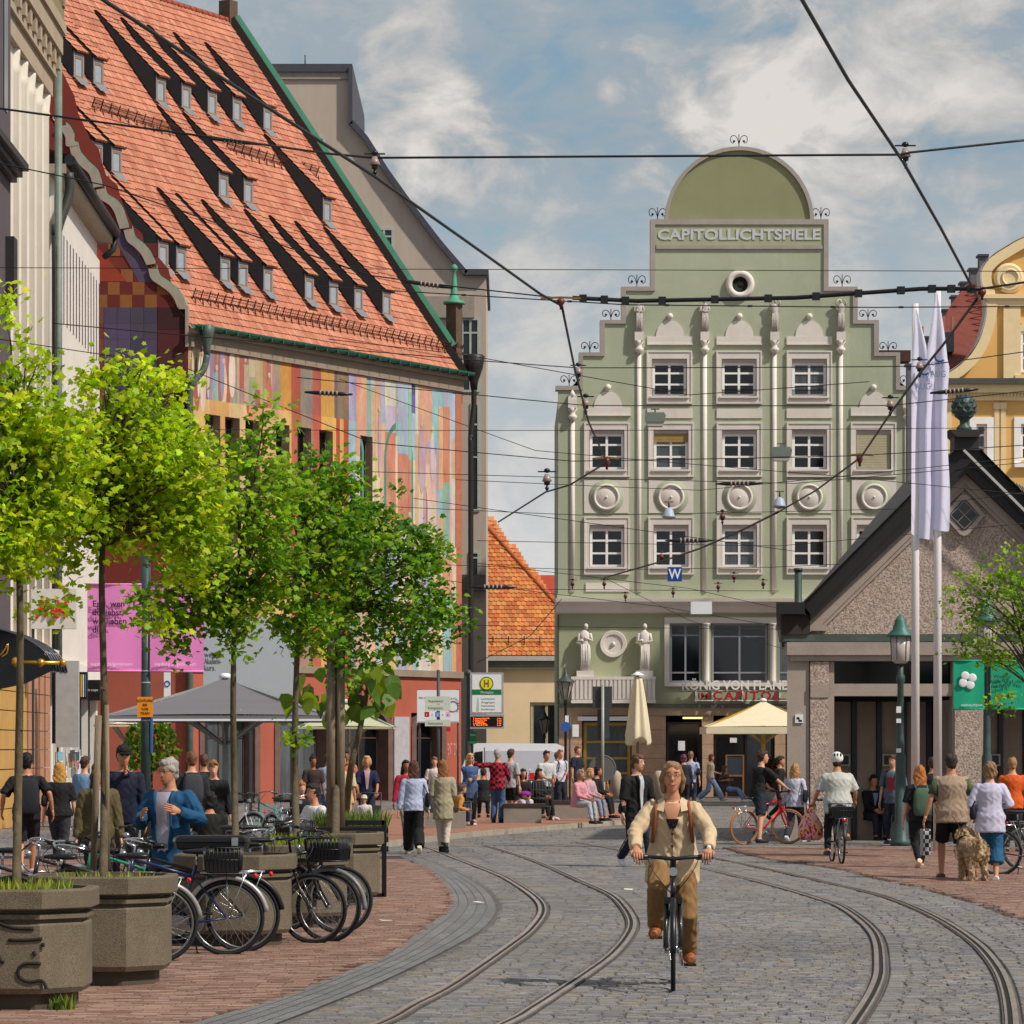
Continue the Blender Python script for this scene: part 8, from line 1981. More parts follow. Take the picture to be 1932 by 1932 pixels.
person('woman in beige jacket and brown trousers riding towards the camera', 0, 0, -.047, 1.72, 't', 'd6bc98', 'long', .16, '8e6a40', 'long', '9c6238', ('a07c58', 'pony'), pz=1.0, lean=.14, loc=cyl, fem=True, build=1.14,
    fl=(.13, .17, .27), fr=(-.13, -.08, .49), hl=(.29, -.45, 1.125), hr=(-.29, -.45, 1.125), kp=(0, -1, .6), ep=(1, .25, -.5), grip=2, vox=.0095, pad=.030, flare=1.3, face=True, nod=-.12, extra=cyclist_extra, topmat=cloth('d4ba96', .80)).location = Vector(cyl) + Vector((0, .12, 0))
# ---- walkers in the middle
def ex_black(c): strip_front(c, 'c4c6cc', -.10, .50, .016, .045, edge='141416'); [MB().tube([c['P'] + V3(sd * .12, 0, -.05), c['lg'][sd][1] + V3(sd * .078, 0, 0), c['lg'][sd][2] + V3(sd * .07, 0, 0)], .005, 4).build('white_side_stripe', WHITE, c['t']) for sd in (1, -1)]; bag(c, '101012', -1, -.0, .09, .16)
person('man in open black jacket and striped track trousers walking right', 1200, 119, .55, 1.83, 'l', '141416', 'half', .14, '1c2438', 'long', 'e8e8ea', ('6a4a34', 'short'), vox=.014, pad=.028, flare=1.25, face=True, extra=ex_black, headyaw=.5, hl=(.25, -.15, .84), **WALK)
person('woman with long brown hair in pale blue blouse and black trousers', 781, 106, PI + .1, 1.70, 'l', 'b4bcd8', 'long', .10, '141214', 'long', 'd8c8a8', ('5a3424', 'long'), vox=.015, flare=1.7, fem=True, extra=lambda c: bag(c, '101218', -1, .10, .15, .26), hl=(.28, .0, .80), **WALK)
person('woman with long auburn hair in beige blazer and cream trousers', 836, 105, PI - .05, 1.68, 'l', 'a89c80', 'long', .30, 'd4c4b4', 'long', 'boot', ('9a6438', 'long'), vox=.015, pad=.024, fem=True, hl=(.10, -.2, 1.05), hr=(-.10, -.22, 1.05), fl=(.04, -.1, .08), fr=(-.06, .1, .08))
person('woman in dark red jacket behind the woman in pale blue blouse', 765, 92, .3, 1.68, 'd', 'a81c38', 'long', .12, '8a8478', 'long', '202020', ('1a1412', 'long'), fem=True, **WALK2)
person('woman in white and red top seen between two long haired women', 820, 74, .0, 1.66, 'l', 'd8d0d0', 'short', .1, '4a4a54', 'long', '303030', ('8a5a40', 'short'), fem=True)
# ---- waiting group on the island
person('blonde woman in blue cardigan and black leggings with crossed arms', 886, 80, .3, 1.66, 'l', '3f5c8c', 'long', .30, '101014', 'long', 'b08a98', ('d8b478', 'long'), fem=True, build=1.12, pad=.024, hl=(-.02, -.24, 1.10), hr=(.05, -.22, 1.16), extra=lambda c: glasses(c, True), z0=.1)
CHK = mat('red_black_check', 'b01838', k=.85, rough=.85, var=.0)
def _chk():
 nt = CHK.node_tree; b = [n for n in nt.nodes if n.type == 'BSDF_PRINCIPLED'][0]; ck = nt.nodes.new('ShaderNodeTexChecker'); ck.inputs['Scale'].default_value = 14; ck.inputs['Color1'].default_value = (*lin('c01c3c', .8), 1); ck.inputs['Color2'].default_value = (*lin('20080f'), 1)
 tc = nt.nodes.new('ShaderNodeTexCoord'); nt.links.new(tc.outputs['Object'], ck.inputs[0]); nt.links.new(ck.outputs[0], b.inputs['Base Color'])
_chk()
person('man in red and black checked shirt stretching one arm out', 938, 79, PI - .3, 1.76, 'm', 'b01838', 'long', .14, '4a6a94', 'long', '2a3038', ('b8b8b0', 'short'), build=1.1, hr=(-.20, -.30, 1.0), hl=(.60, -.08, 1.44), topmat=CHK, z0=.1, flare=1.3)
person('man in grey shirt and black shorts beside the checked shirt', 962, 78, PI - .7, 1.76, 'l', 'b0aeb4', 'short', .12, '16161a', 'short', '4a4a50', ('4a3424', 'short'), build=1.1, z0=.1)
def lap(c): m = MB(); m.ball(c['P'] + V3(0, -.25, .16), (.17, .13, .09), 10, 8); m.build('purple_bag', cloth('8a2a9a'), c['t'])
person('seated woman in black top and white trousers with a purple bag', 985, 77, .3, 1.66, 'm', '1c1618', 'long', .08, 'd8d0e0', 'long', '201c20', ('241814', 'long'), fem=True, extra=lap, **SIT)
person('seated woman all in black with dark backpack at her feet', 1012, 76, .9, 1.66, 'm', '141214', 'long', .1, '16161a', 'long', 'd8c8c8', ('2a1c16', 'long'), fem=True, **SIT)
person('man in white t-shirt standing by the wire trolley', 1030, 74, .5, 1.72, 'm', 'c8ccd0', 'half', .12, '2a2c34', 'long', 'a89080', ('2a2018', 'short'), hl=(.1, -.3, 1.0), hr=(-.1, -.3, 1.0), z0=.1)
person('seated older woman in pink blouse and pale grey trousers', 1090, 80, .95, 1.66, 'm', 'e09aa8', 'long', .12, 'b4bcc4', 'long', '1c2430', ('a09088', 'short'), fem=True, build=1.15, **SIT)
person('seated blonde woman in dusty pink jumper beside the pink blouse', 1108, 77, 1.0, 1.68, 'l', 'c8a0a8', 'long', .12, '8a90a0', 'long', '1c1c20', ('d0a070', 'bob'), fem=True, build=1.1, **SIT)
person('seated person in black hooded coat right of the pink women', 1122, 74, 1.2, 1.72, 'm', '0e0e12', 'long', .14, '14161c', 'long', '101010', ('101010', 'bob'), **SIT)
person('white shirted person with rucksack behind the pink blouse', 1056, 66, .6, 1.74, 'l', 'd0d0e0', 'half', .12, '1a2030', 'long', '202020', ('b07850', 'short'), extra=lambda c: backpack(c, '181c28'), hl=(.05, -.25, 1.05), z0=.1)
person('tall man in navy t-shirt looking right', 1088, 61, .9, 1.84, 'l', '1c2436', 'short', .12, '20242c', 'long', '202020', ('7a5238', 'short'), z0=.1)
person('grey haired man standing right behind the white shirted person', 1050, 60, 2.6, 1.76, 'l', 'b8b4c0', 'short', .12, '303440', 'long', '202020', ('6a4c38', 'short'))
person('woman in pale beige dress and trousers walking behind the sign pole', 1130, 64, PI, 1.70, 'm', 'd0ac9c', 'short', .12, 'd8c4b4', 'long', 'e0d0c0', ('5a3828', 'long'), fem=True, flare=1.8, **WALK)
person('person sitting low on the island edge with orange bag', 858, 82, 1.9, 1.60, 'l', 'c88a3c', 'long', .1, '34507c', 'long', 'd8d8d8', ('6a4a30', 'short'), pz=.26, fl=(.15, -.38, .08), fr=(-.12, -.34, .08), kp=(0, -.5, 1), lean=.3, hl=(.2, -.25, .4), hr=(-.2, -.25, .4), z0=.1)
person('person in dark clothes sitting behind the woman in blue cardigan', 912, 74, PI, 1.66, 'm', '1a1c22', 'long', .1, '20222a', 'long', '202020', ('3a2a22', 'short'), **SIT)
# ---- right side
person('man in pale blue t-shirt seen from behind left of the doors', 1303, 62, PI - .2, 1.78, 'l', 'a4b0d0', 'short', .12, '2a3040', 'long', '303030', ('8a6a50', 'short'), extra=lambda c: bag(c, '181c26', -1, .22, .2, .2))
person('purple haired person with dark shoulder bag behind the cyclist', 1290, 64, PI, 1.70, 'l', '2a2430', 'long', .12, '1c2030', 'long', '303030', ('6a3048', 'bob'), fem=True)
person('woman in striped top and wide jeans striding right', 1340, 54, 1.3, 1.72, 'm', 'b8b09c', 'none', .04, '8aa0c4', 'long', 'd0ccc8', ('6a4a34', 'bob'), fem=True, flare=1.8, fl=(.06, -.42, .10), fr=(-.06, .38, .16), heel=(-.2, .9), pz=.87, hl=(.2, -.3, 1.0))
person('seated person in jeans with legs stretched by the cafe chairs', 1372, 55, 1.2, 1.70, 'm', '4a3a34', 'short', .1, '7a94c0', 'long', 'e0e0e0', ('5a3a28', 'long'), fem=True, pz=.5, fl=(.1, -.7, .12), fr=(-.1, -.62, .1), kp=(0, -.4, 1), lean=-.15)
rb = at_wheel(1404, 97, 2.15, 'r')
bicycle('red bicycle with tan tyre walls ridden by the man in black', rb, 2.15, 'c81a24', guard=None, group=None, steer=-.5, tyre=mat('tan_wall_tyre', 'b8702c', k=.8, rough=.7), sad_z=.9)
o = person('man in black shirt and dark shorts astride the red bicycle', 0, 0, 2.15, 1.82, 'l', '121216', 'short', .12, '1c2634', 'short', '16161a', ('4a3020', 'short'), loc=rb, pz=.96, lean=.18, fl=(.14, -.10, .26), fr=(-.26, .15, .08), hl=(.27, -.50, 1.05), hr=(-.27, -.50, 1.05), kp=(0, -1, .3), grip=2, vox=.016, headyaw=-.5)
o.location = Vector(rb) + Matrix.Rotation(2.15, 3, 'Z') @ Vector((0, .20, 0))
person('person in black walking half hidden behind the shelter corner', 1470, 74, 1.4, 1.72, 'm', '121214', 'short', .12, '101014', 'long', '101010', ('3a2a20', 'short'), **WALK2)
person('girl with long blonde hair in white hooded top and dark trousers', 1499, 95, PI - .4, 1.62, 'l', 'c8c8dc', 'long', .12, '2c2e38', 'long', 'dcdce0', ('c8945c', 'long'), fem=True, vox=.016, flare=1.3, extra=lambda c: bag(c, '0e0f14', -1, .12, .16, .26), **WALK2)
wb = at_wheel(1588, 117, PI + .05, 'r')
bicycle('dark bicycle of the white helmeted rider seen from behind', wb, PI + .05, '202226', group=None, back_basket=True, guard='202020')
def shopping(c):
 m = MB(); w = c['arms'][-1][2]
 w = c['arms'][1][2]; cc = w + V3(.05, 0, -.38); m.rings([[cc + UP * z + V3(r * math.cos(a) * (1 + .15 * math.sin(3 * a)), r * .6 * math.sin(a), 0) for a in np.linspace(0, 2 * math.pi, 13)[:-1]] for z, r in ((-.22, .14), (-.16, .20), (0, .20), (.15, .13), (.30, .03))])
 M2 = mat('patterned_red_bag', 'c83a44', k=.9, rough=.6, var=0); nt = M2.node_tree; b = [n for n in nt.nodes if n.type == 'BSDF_PRINCIPLED'][0]; vo = nt.nodes.new('ShaderNodeTexVoronoi'); vo.inputs['Scale'].default_value = 14; rp = nt.nodes.new('ShaderNodeValToRGB'); rp.color_ramp.interpolation = 'CONSTANT'
 rp.color_ramp.elements[0].color = (*lin('c0202c'), 1); rp.color_ramp.elements[1].position = .7; rp.color_ramp.elements[1].color = (*lin('e0b050'), 1); e = rp.color_ramp.elements.new(.35); e.color = (*lin('d8a0a8'), 1)
 nt.links.new(vo.outputs['Color'], rp.inputs[0]); nt.links.new(rp.outputs[0], b.inputs['Base Color']); m.build('shopping_bag', M2, c['t']); cap(c, '', True)
o = person('rider in white shirt and white helmet seen from behind with a patterned red bag', 0, 0, PI + .05, 1.76, 'm', 'c4c4be', 'short', .16, '1c1c22', 'long', '5a5248', ('2a2018', 'short'), loc=wb, pz=.98, lean=.16, build=1.28, fl=(.16, -.05, .22), fr=(-.16, .0, .45), hl=(.36, -.28, .98), hr=(-.32, -.32, 1.0), kp=(0, -1, .4), vox=.015, pad=.03, grip=2, extra=shopping)
o.location = Vector(wb) + Matrix.Rotation(PI + .05, 3, 'Z') @ Vector((0, .10, 0))
person('older man in dark waistcoat sitting inside the shelter', 1645, 92, .3, 1.74, 'm', '14161c', 'long', .12, '1a2436', 'long', '202020', ('2a2420', 'short'), extra=lambda c: strip_front(c, '8090b8', .2, .46, .01, .05), **{**SIT, 'z0': 0})
person('man in grey t-shirt with red print beside the seated man', 1686, 96, -.5, 1.76, 'l', '5a6474', 'short', .14, '232838', 'long', '303848', ('5a3a2a', 'short'), build=1.12, face=True, extra=lambda c: (strip_front(c, 'b03444', .12, .38, .05, .06, 'red_print'), backpack(c, '1c2230')), fl=(.1, -.1, .08))
def check_bag(c):
 w = c['arms'][1][2]; m = MB(); m.box(w.x - .05, w.x + .05, w.y - .14, w.y + .14, w.z - .52, w.z - .16); M2 = mat('black_white_check', 'e0e0e0', var=0); nt = M2.node_tree; b = [n for n in nt.nodes if n.type == 'BSDF_PRINCIPLED'][0]; ck = nt.nodes.new('ShaderNodeTexChecker'); ck.inputs['Scale'].default_value = 18; ck.inputs['Color1'].default_value = (.6, .6, .6, 1); ck.inputs['Color2'].default_value = (.02, .02, .02, 1)
 tc = nt.nodes.new('ShaderNodeTexCoord'); nt.links.new(tc.outputs['Object'], ck.inputs[0]); nt.links.new(ck.outputs[0], b.inputs['Base Color']); m.build('checked_bag', M2, c['t'])
person('woman with long ginger hair and green rucksack walking away', 1736, 121, PI + .1, 1.66, 'l', '14161c', 'short', .1, '0e0e12', 'long', 'd8c0a8', ('c07434', 'long'), fem=True, vox=.014, extra=lambda c: backpack(c, '4a6450', .15, .46, .14, -.02), hr=(-.34, .1, .84), **WALK2)
person('broad man in beige waistcoat and black shorts walking the dog', 1795, 131, PI + .05, 1.84, 'm', 'a8907a', 'none', .14, '0e0e10', 'short', '6a4a30', ('3a2c24', 'short'), build=1.22, vox=.014, pad=.03, extra=lambda c: [MB().tube([c['arms'][sd][0], c['arms'][sd][0].lerp(c['arms'][sd][1], .75)], .068, 10).build('green_sleeve', cloth('4a5a3c'), c['t']) for sd in (1, -1)] and check_bag(c), fl=(.12, -.1, .08), fr=(-.14, .32, .2), heel=(0, 1.1), pz=.91, hl=(.36, .0, .85), hr=(-.36, -.15, .90))
person('woman in white blouse and blue culottes walking away at the right', 1868, 133, PI - .1, 1.70, 'l', 'ccc8e0', 'long', .22, '1c5c84', 'culotte', 'dcdce0', ('9a7654', 'bob'), fem=True, build=1.12, vox=.014, pad=.034, extra=lambda c: bag(c, '1a1e34', 1, .08, .14, .22), fl=(.08, -.15, .08), fr=(-.08, .12, .08), hl=(.2, -.2, 1.05), hr=(-.2, -.2, 1.1))
person('dark haired person half hidden between the two walkers', 1760, 100, PI, 1.72, 'm', '20222c', 'long', .12, '1c1e26', 'long', '202020', ('4a3424', 'short'))
person('person in bright orange t-shirt near the right edge', 1910, 105, PI - .2, 1.72, 'l', 'e0601c', 'short', .12, '2c303c', 'long', '303030', ('b08458', 'short'), build=1.15)
# ---- left side
person('man in black cap and t-shirt with black rucksack walking away', 50, 127, PI + .15, 1.86, 'm', '101014', 'short', .12, '10131a', 'short', 'c8c4c8', ('101010', 'short'), build=1.08, vox=.014, extra=lambda c: (backpack(c, '1e2026', .17, .5, .15, -.04), cap(c, '101014')), hr=(-.36, .05, .9), hl=(.34, -.1, .9), **WALK2)
person('woman with long curly blonde hair in black t-shirt and grey leggings', 112, 119, PI, 1.70, 'l', '121216', 'short', .06, '34363e', 'long', 'e8e4e0', ('d09a48', 'long'), fem=True, build=1.1, vox=.015, extra=lambda c: bag(c, '121418', 1, .2, .12, .2), **WALK)
person('red haired girl in olive jacket over white t-shirt', 186, 160, .15, 1.72, 'l', '5c5232', 'long', .22, '101014', 'long', '202020', ('6a2c1a', 'long'), fem=True, vox=.013, pad=.042, face=True, extra=lambda c: strip_front(c, 'ccc8cc', -.14, .50, .040, .055, edge='5c5232'))
person('person with brown hair and pale blue shirt behind the olive jacket', 158, 105, 2.6, 1.74, 'l', '7a9cc0', 'long', .12, '282c38', 'long', '303030', ('4a3024', 'short'))
person('young man in dark cap and navy track top raising a hand to his chin', 232, 142, .2, 1.93, 'm', '161d36', 'long', .12, '1a1d2c', 'long', '303030', ('141414', 'short'), vox=.014, face=True, headyaw=.1, hr=(.02, -.17, 1.42), extra=lambda c: (cap(c, '14161a'), glasses(c, True)))
def ex_blue(c): strip_front(c, 'b8b0c0', -.06, .50, .048, .066, edge='124f78'); glasses(c)
person('grey haired man in bright blue jacket fixing a bicycle', 322, 192, -.35, 1.80, 'm', '124f78', 'long', .22, '2a3040', 'long', '303030', ('b4aea8', 'short'), vox=.011, pad=.045, build=1.05, face=True, extra=ex_blue, headyaw=-.3, hl=(.22, -.28, 1.24), hr=(-.16, -.30, 1.20), nod=.15)
person('man with black rucksack seen from behind beyond the blue jacket', 362, 120, PI + .2, 1.84, 'l', '26282e', 'long', .12, '202228', 'long', '202020', ('7a5034', 'short'), extra=lambda c: backpack(c, '3a3c42'))
person('short haired boy in black top beyond the blue jacket', 403, 118, .1, 1.70, 'l', '14161c', 'long', .12, '202228', 'long', '202020', ('a06c44', 'short'), nod=.4)
person('person in black behind the boy under the parasol', 385, 104, PI, 1.78, 'm', '0e0e10', 'long', .12, '141414', 'long', '101010', ('6a4030', 'short'))
person('dark haired person sitting low behind the bicycles', 395, 140, PI, 1.70, 'm', '161810', 'long', .12, '1c2028', 'long', '202020', ('0c0a0a', 'bob'), **{**SIT, 'z0': 0})
person('ginger haired woman with hair bun sitting by the maple stem', 566, 104, .4, 1.66, 'l', '16161a', 'long', .12, '202028', 'long', '202020', ('b8743c', 'bun'), fem=True, **{**SIT, 'z0': 0})
person('man with dark hair and glasses in white and red shirt sitting behind the planter', 600, 128, -.9, 1.78, 'm', 'd8d8dc', 'short', .12, '30343c', 'long', '202020', ('2a1c18', 'short'), face=True, extra=glasses, **{**SIT, 'z0': 0})
person('person with black top standing at the shop front between the stems', 590, 84, .3, 1.72, 'd', '3c2c2c', 'short', .12, '262834', 'long', '202020', ('14100e', 'bun'), fem=True)
person('pale blue shirted person at the shop front', 618, 82, 2.8, 1.76, 'l', 'b0bcd8', 'long', .12, '3a68a8', 'long', '303030', ('5a3c2c', 'short'))
person('man in salmon t-shirt eating at the shop front', 652, 80, .2, 1.84, 'd', 'c87058', 'short', .12, 'c8b08c', 'short', '303030', ('1a1412', 'short'), build=1.15, hr=(-.02, -.2, 1.45))
person('bald man in cream shirt standing before the salmon t-shirt', 645, 96, PI, 1.74, 'm', 'cdbb94', 'short', .12, 'c8b08c', 'short', '606060', ('c09070', 'bald'), build=1.1)
person('blonde woman in navy waistcoat pushing a pram', 692, 88, .1, 1.72, 'm', '182244', 'short', .14, '20243c', 'long', '303030', ('d8b080', 'bob'), fem=True, extra=lambda c: strip_front(c, 'c8a0b0', .10, .50, .015, .05), hl=(.2, -.3, .95), hr=(-.2, -.3, .95), grip=2)
def hat(c): m = MB(); m.lathe([(.14, -.01), (.105, .0), (.10, .06), (.06, .10), (.01, .11)], 12, c['Hc'] + UP * .03); m.build('sun_hat', cloth('d8ccb0'), c['t'])
person('small child in pink dress and sun hat', 687, 100, .0, 1.0, 'l', 'd8c8d0', 'long', .02, 'd878a8', 'skirt', 'e0e0e0', ('c09060', 'bob'), extra=hat)
# pram
b = GX(700, 94); t = thing('pram', 'dark pram pushed by the woman in the navy waistcoat', 'pram', b.to_tuple()); m = MB(); m.rings([[V3(.2 * math.cos(a), -.2 + .34 * math.sin(a) * e, z) for a in np.linspace(0, 2 * math.pi, 13)[:-1]] for z, e in ((.42, .7), (.5, 1), (.72, 1.05), (.74, .9))]); m.build('carrycot', cloth('16161c'), t)
for x in (-.22, .22):
 for y in (-.5, .12): m = MB(); m.torus((x, y, .13), .11, .018, 16, 6, axis='x'); m.build('wheel', TYRE, t)
m = MB()
for x in (-.2, .2): m.tube([(x, -.5, .13), (x, .15, .98)], .012, 6); m.tube([(x, .12, .13), (x, -.35, .6)], .012, 6)
m.tube([(-.2, .15, .98), (.2, .15, .98)], .014, 6); m.build('chassis', DARKGREY, t)
# ---- dog
def dog():
 b = GX(1836, 134); t = thing('dog', 'shaggy cream dog on a lead seen from behind', 'dog', b.to_tuple(), PI + .15)
 m = MB(); V = V3; rg = []
 for y, z, rx, rz_ in ((.30, .42, .05, .07), (.26, .44, .13, .14), (.12, .44, .145, .15), (-.05, .45, .15, .17), (-.2, .47, .15, .18), (-.3, .52, .11, .14), (-.38, .60, .085, .10)):
  rg.append([V(rx * math.cos(a), y, z + rz_ * math.sin(a)) for a in np.linspace(0, 2 * math.pi, 13)[:-1]])
 m.rings(rg); m.ball((0, -.44, .68), (.095, .11, .10), 12, 8); m.tube([(0, -.50, .66), (0, -.60, .63)], [.06, .045], 8)
 for s in (-1, 1): m.tube([(s * .08, -.42, .74), (s * .12, -.42, .64), (s * .11, -.42, .58)], [.03, .04, .02], 7)
 for s in (-1, 1):
  m.tube([(s * .10, .22, .42), (s * .10, .17, .27), (s * .10, .27, .17), (s * .10, .25, .04)], [.085, .06, .042, .04], 9); m.ball((s * .10, .22, .03), (.045, .065, .03), 8, 6)
  m.tube([(s * .09, -.24, .42), (s * .09, -.25, .22), (s * .09, -.24, .04)], [.07, .05, .04], 9); m.ball((s * .09, -.27, .03), (.045, .065, .03), 8, 6)
 m.tube([(0, .30, .50), (.02, .36, .60), (.03, .33, .70)], [.045, .045, .02], 7)
 F = mat('shaggy_cream_fur', 'c0a07c', k=.75, rough=.9, var=.35, scale=9, bump=1.0, bscale=30, stretch=(2, 2, .6)); o = soft(m, 'body', F, t, .012, 1, .022)
 f = MB(); rnd = random.Random(2)
 for i in range(1500):
  y = rnd.uniform(-.45, .30); a = rnd.uniform(0, 6.28); rr = .155; p = V(rr * math.cos(a), y, .46 + .17 * math.sin(a)) if rnd.random() < .6 else V(rnd.choice((-.1, .1)) + rnd.uniform(-.05, .05), rnd.choice((.22, -.24)) + rnd.uniform(-.06, .06), rnd.uniform(.05, .42))
  d = V(rnd.uniform(-.02, .02), rnd.uniform(.0, .03), -rnd.uniform(.04, .08)); w = V(.004, .004, 0); c = tuple(v * rnd.uniform(.7, 1.2) for v in lin('c8aa86', .75)); f.add([p - w, p + w, p + d], [(0, 1, 2)], c)
 f.build('fur', GRASS, t, kind='stuff')
 m = MB(); m.tube([(0, -.36, .60), (0, -.37, .62)], .10, 12); m.build('collar', BLACK, t)
 m = MB(); m.tube(spline([(0, -.38, .68), (.12, -.2, .75), (.30, .0, .93)], 4), .006, 5); m.build('lead', mat('brown_lead', '4a3020'), t)
dog()
def bake_all():
 dg = bpy.context.evaluated_depsgraph_get(); dg.update()
 for o, m, fold, hands in BAKE:
  me = bpy.data.meshes.new_from_object(o.evaluated_get(dg)); n = len(me.vertices)
  co = np.empty(n * 3, dtype=np.float32); me.vertices.foreach_get('co', co); co = co.reshape(-1, 3)
  if fold:
   no = np.empty(n * 3, dtype=np.float32); me.vertex_normals.foreach_get('vector', no); no = no.reshape(-1, 3); ph = (len(o.name) * 1.7 + n * .013) % 9
   w = (np.sin(co[:, 2] * 46 + 7 * np.sin(co[:, 0] * 17 + ph) + 5 * np.sin(co[:, 1] * 21 + ph)) + .7 * np.sin(co[:, 0] * 61 + 4 * np.sin(co[:, 2] * 23 + ph) + ph)) * .5
   co = co + no * (w * fold)[:, None]
  if hands is not None:
   q = len(me.polygons); ls = np.empty(q, dtype=np.int32); lt = np.empty(q, dtype=np.int32); me.polygons.foreach_get('loop_start', ls); me.polygons.foreach_get('loop_total', lt); vi = np.empty(len(me.loops), dtype=np.int32); me.loops.foreach_get('vertex_index', vi)
   fs = [tuple(vi[a:a + b]) for a, b in zip(ls.tolist(), lt.tolist())] + [tuple(i + n for i in f) for f in hands.f]; vs = co.tolist() + hands.v
   me2 = bpy.data.meshes.new(o.name); me2.from_pydata(vs, [], fs); me = me2
  else: me.vertices.foreach_set('co', co.ravel())
  me.polygons.foreach_set('use_smooth', [True] * len(me.polygons)); me.materials.clear(); me.materials.append(m); me.name = o.name.split('.')[0]
  o.modifiers.clear(); old = o.data; o.data = me; bpy.data.meshes.remove(old); me.update()
bake_all()
# ================================================================ overhead wires
WIRE = mat('overhead_wire', '15171a', rough=.5, var=.1); COPR = mat('insulator_red', '7a342c', k=.7, rough=.4, var=.1); INSL = mat('insulator_porcelain', 'a8908a', k=.8, rough=.3)
ZC = 5.5
def wp(x, y, z=ZC): D = F * (z - CH) / (HZ - y); return W(x, y, D)
def wire(pts, r, label, sag=.0, cat='wire', group='overhead wires', m=WIRE, clips=0, name='overhead_wire'):
 o = Vector(pts[0]); P = []
 for a, b in zip(pts[:-1], pts[1:]):
  for k in range(6): t = k / 6; P.append(Vector(a).lerp(Vector(b), t) - UP * sag * 4 * t * (1 - t) * ((Vector(b) - Vector(a)).length / 10))
 P.append(Vector(pts[-1])); mb = MB(); mb.tube([p - o for p in P], r, 5)
 if clips:
  for k in range(clips): p = P[int((k + .5) / clips * (len(P) - 1))] - o; mb.bar(p - Vector((.03, 0, 0)), p + Vector((.03, 0, 0)), r * 3.2)
 w = mb.build(name, m, None, o.to_tuple()); tag(w, label, cat, group); return w
wire([wp(-500, -520), wp(180, -10), wp(420, 148), wp(707, 333), wp(880, 455), wp(1020, 555), wp(1060, 577)], .011, 'thick contact wire coming down from the top left corner', group='tram contact wires')
wire([wp(1060, 577), wp(1085, 700), wp(1110, 795), wp(1145, 872)], .011, 'contact wire dropping steeply before the left of the green gable', group='tram contact wires')
wire([wp(1145, 872), wp(1075, 915), wp(1030, 928), wp(940, 985)], .013, 'contact wire turning left before the pale sky gap', group='tram contact wires')
wire([wp(1180, -620), wp(1508, -10), wp(1600, 150), wp(1704, 305), wp(1775, 430), wp(1845, 562)], .011, 'thick contact wire coming down from the top right', group='tram contact wires')
wire([wp(1845, 562), wp(1780, 650), wp(1735, 705), wp(1680, 780), wp(1625, 862), wp(1540, 925), wp(1470, 965)], .013, 'contact wire sweeping left past the white flags', group='tram contact wires')
wire([wp(1470, 965), wp(1400, 1000), wp(1320, 1035), wp(1245, 1060), wp(1140, 1090)], .018, 'contact wire running across the third row of windows', group='tram contact wires')
def hang(x, y, z=ZC, label='', red=False, k=1.0):
 p = wp(x, y, z); t = thing('wire_insulator', label, 'insulator', p.to_tuple(), 0, 'insulators on the wires')
 m = MB(); m.ball((0, 0, .30 * k), (.045 * k, .045 * k, .035 * k), 8, 6); m.bar((-.13 * k, 0, .285 * k), (.13 * k, 0, .285 * k), .018 * k); m.tube([(0, 0, 0), (0, 0, .1 * k)], .014 * k, 6); m.ball((0, 0, .05 * k), .03 * k, 6, 5); m.build('clamp', BLACK, t)
 m = MB(); m.lathe([(.03 * k, .25 * k), (.05 * k, .20 * k), (.072 * k, .15 * k), (.05 * k, .14 * k)], 12); m.build('bell', COPR if red else INSL, t); m = MB(); m.lathe([(.045 * k, .14 * k), (.04 * k, .10 * k), (.015 * k, .09 * k)], 10); m.build('cup', BLACK, t)
hang(707, 333, label='insulator on the left contact wire before the grey roof edge', k=.5); hang(1708, 318, label='insulator on the right contact wire against clouds', k=.5)
hang(1032, 928 + 0, label='insulator hanging in the sky gap left of the green building'); hang(1091, 722, label='insulator before the lowest left step of the gable', k=.6); hang(1105, 783, label='insulator above the upper left window', k=.7); hang(1735, 712, label='insulator in front of the white flags', k=.6); hang(1680, 785, label='insulator above the closed shutter', k=.7)
def red_arm(x, y, x0, x1, label, k=1.0, yy=6):
 p = wp(x, y); t = thing('wire_hanger', label, 'insulator', p.to_tuple(), 0, 'red wire hangers'); D = p.y; s = F / D; OC = mat('ochre_arm', '8a6a2a', k=.8, rough=.4)
 m = MB(); m.bar(((x0 - x) / s, 0, (yy + 1) / s), (0, 0, (yy + 3) / s), 4.5 / s * k, 3.5 / s); m.bar((0, 0, (yy + 3) / s), ((x1 - x) / s, 0, (yy + 1) / s), 4.5 / s * k, 3.5 / s); m.build('arm', OC, t)
 m = MB(); m.lathe([(2 / s, -10 / s), (4 / s, -6 / s), (8 / s * k, -1 / s), (7 / s * k, 5 / s), (3 / s, 7 / s)], 10); m.build('red_bell', COPR, t); m = MB(); m.tube([(0, 0, -14 / s), (0, 0, -5 / s)], 2.5 / s, 6); m.build('clamp', BLACK, t)
red_arm(1058, 570, 1020, 1096, 'red hanger with ochre arms where wires meet left of the gable'); red_arm(1853, 552, 1823, 1890, 'red hanger with ochre arms before the yellow gable'); red_arm(1145, 872, 1120, 1168, 'red hanger before the left window of the second row', .8); red_arm(1622, 866, 1600, 1648, 'red hanger before the closed shutter', .8)
for i, (x, y) in enumerate(((1363, 990), (1248, 1063), (1140, 1112), (1270, 1128), (1385, 1100), (1440, 1112), (1080, 1112), (1355, 1118), (1180, 1135), (1305, 1152))):
 hang(x, y, label='small reddish insulator number of many before the cornice' if False else 'small reddish insulator near the green cornice, ' + ('below the third window of row three', 'below the W sign row', 'under the lower left window', 'right of the W sign', 'right end group upper', 'far right of the cornice', 'at the left edge of the facade', 'centre above the cornice', 'left above the cornice', 'on the cornice middle')[i], red=True, k=.75)
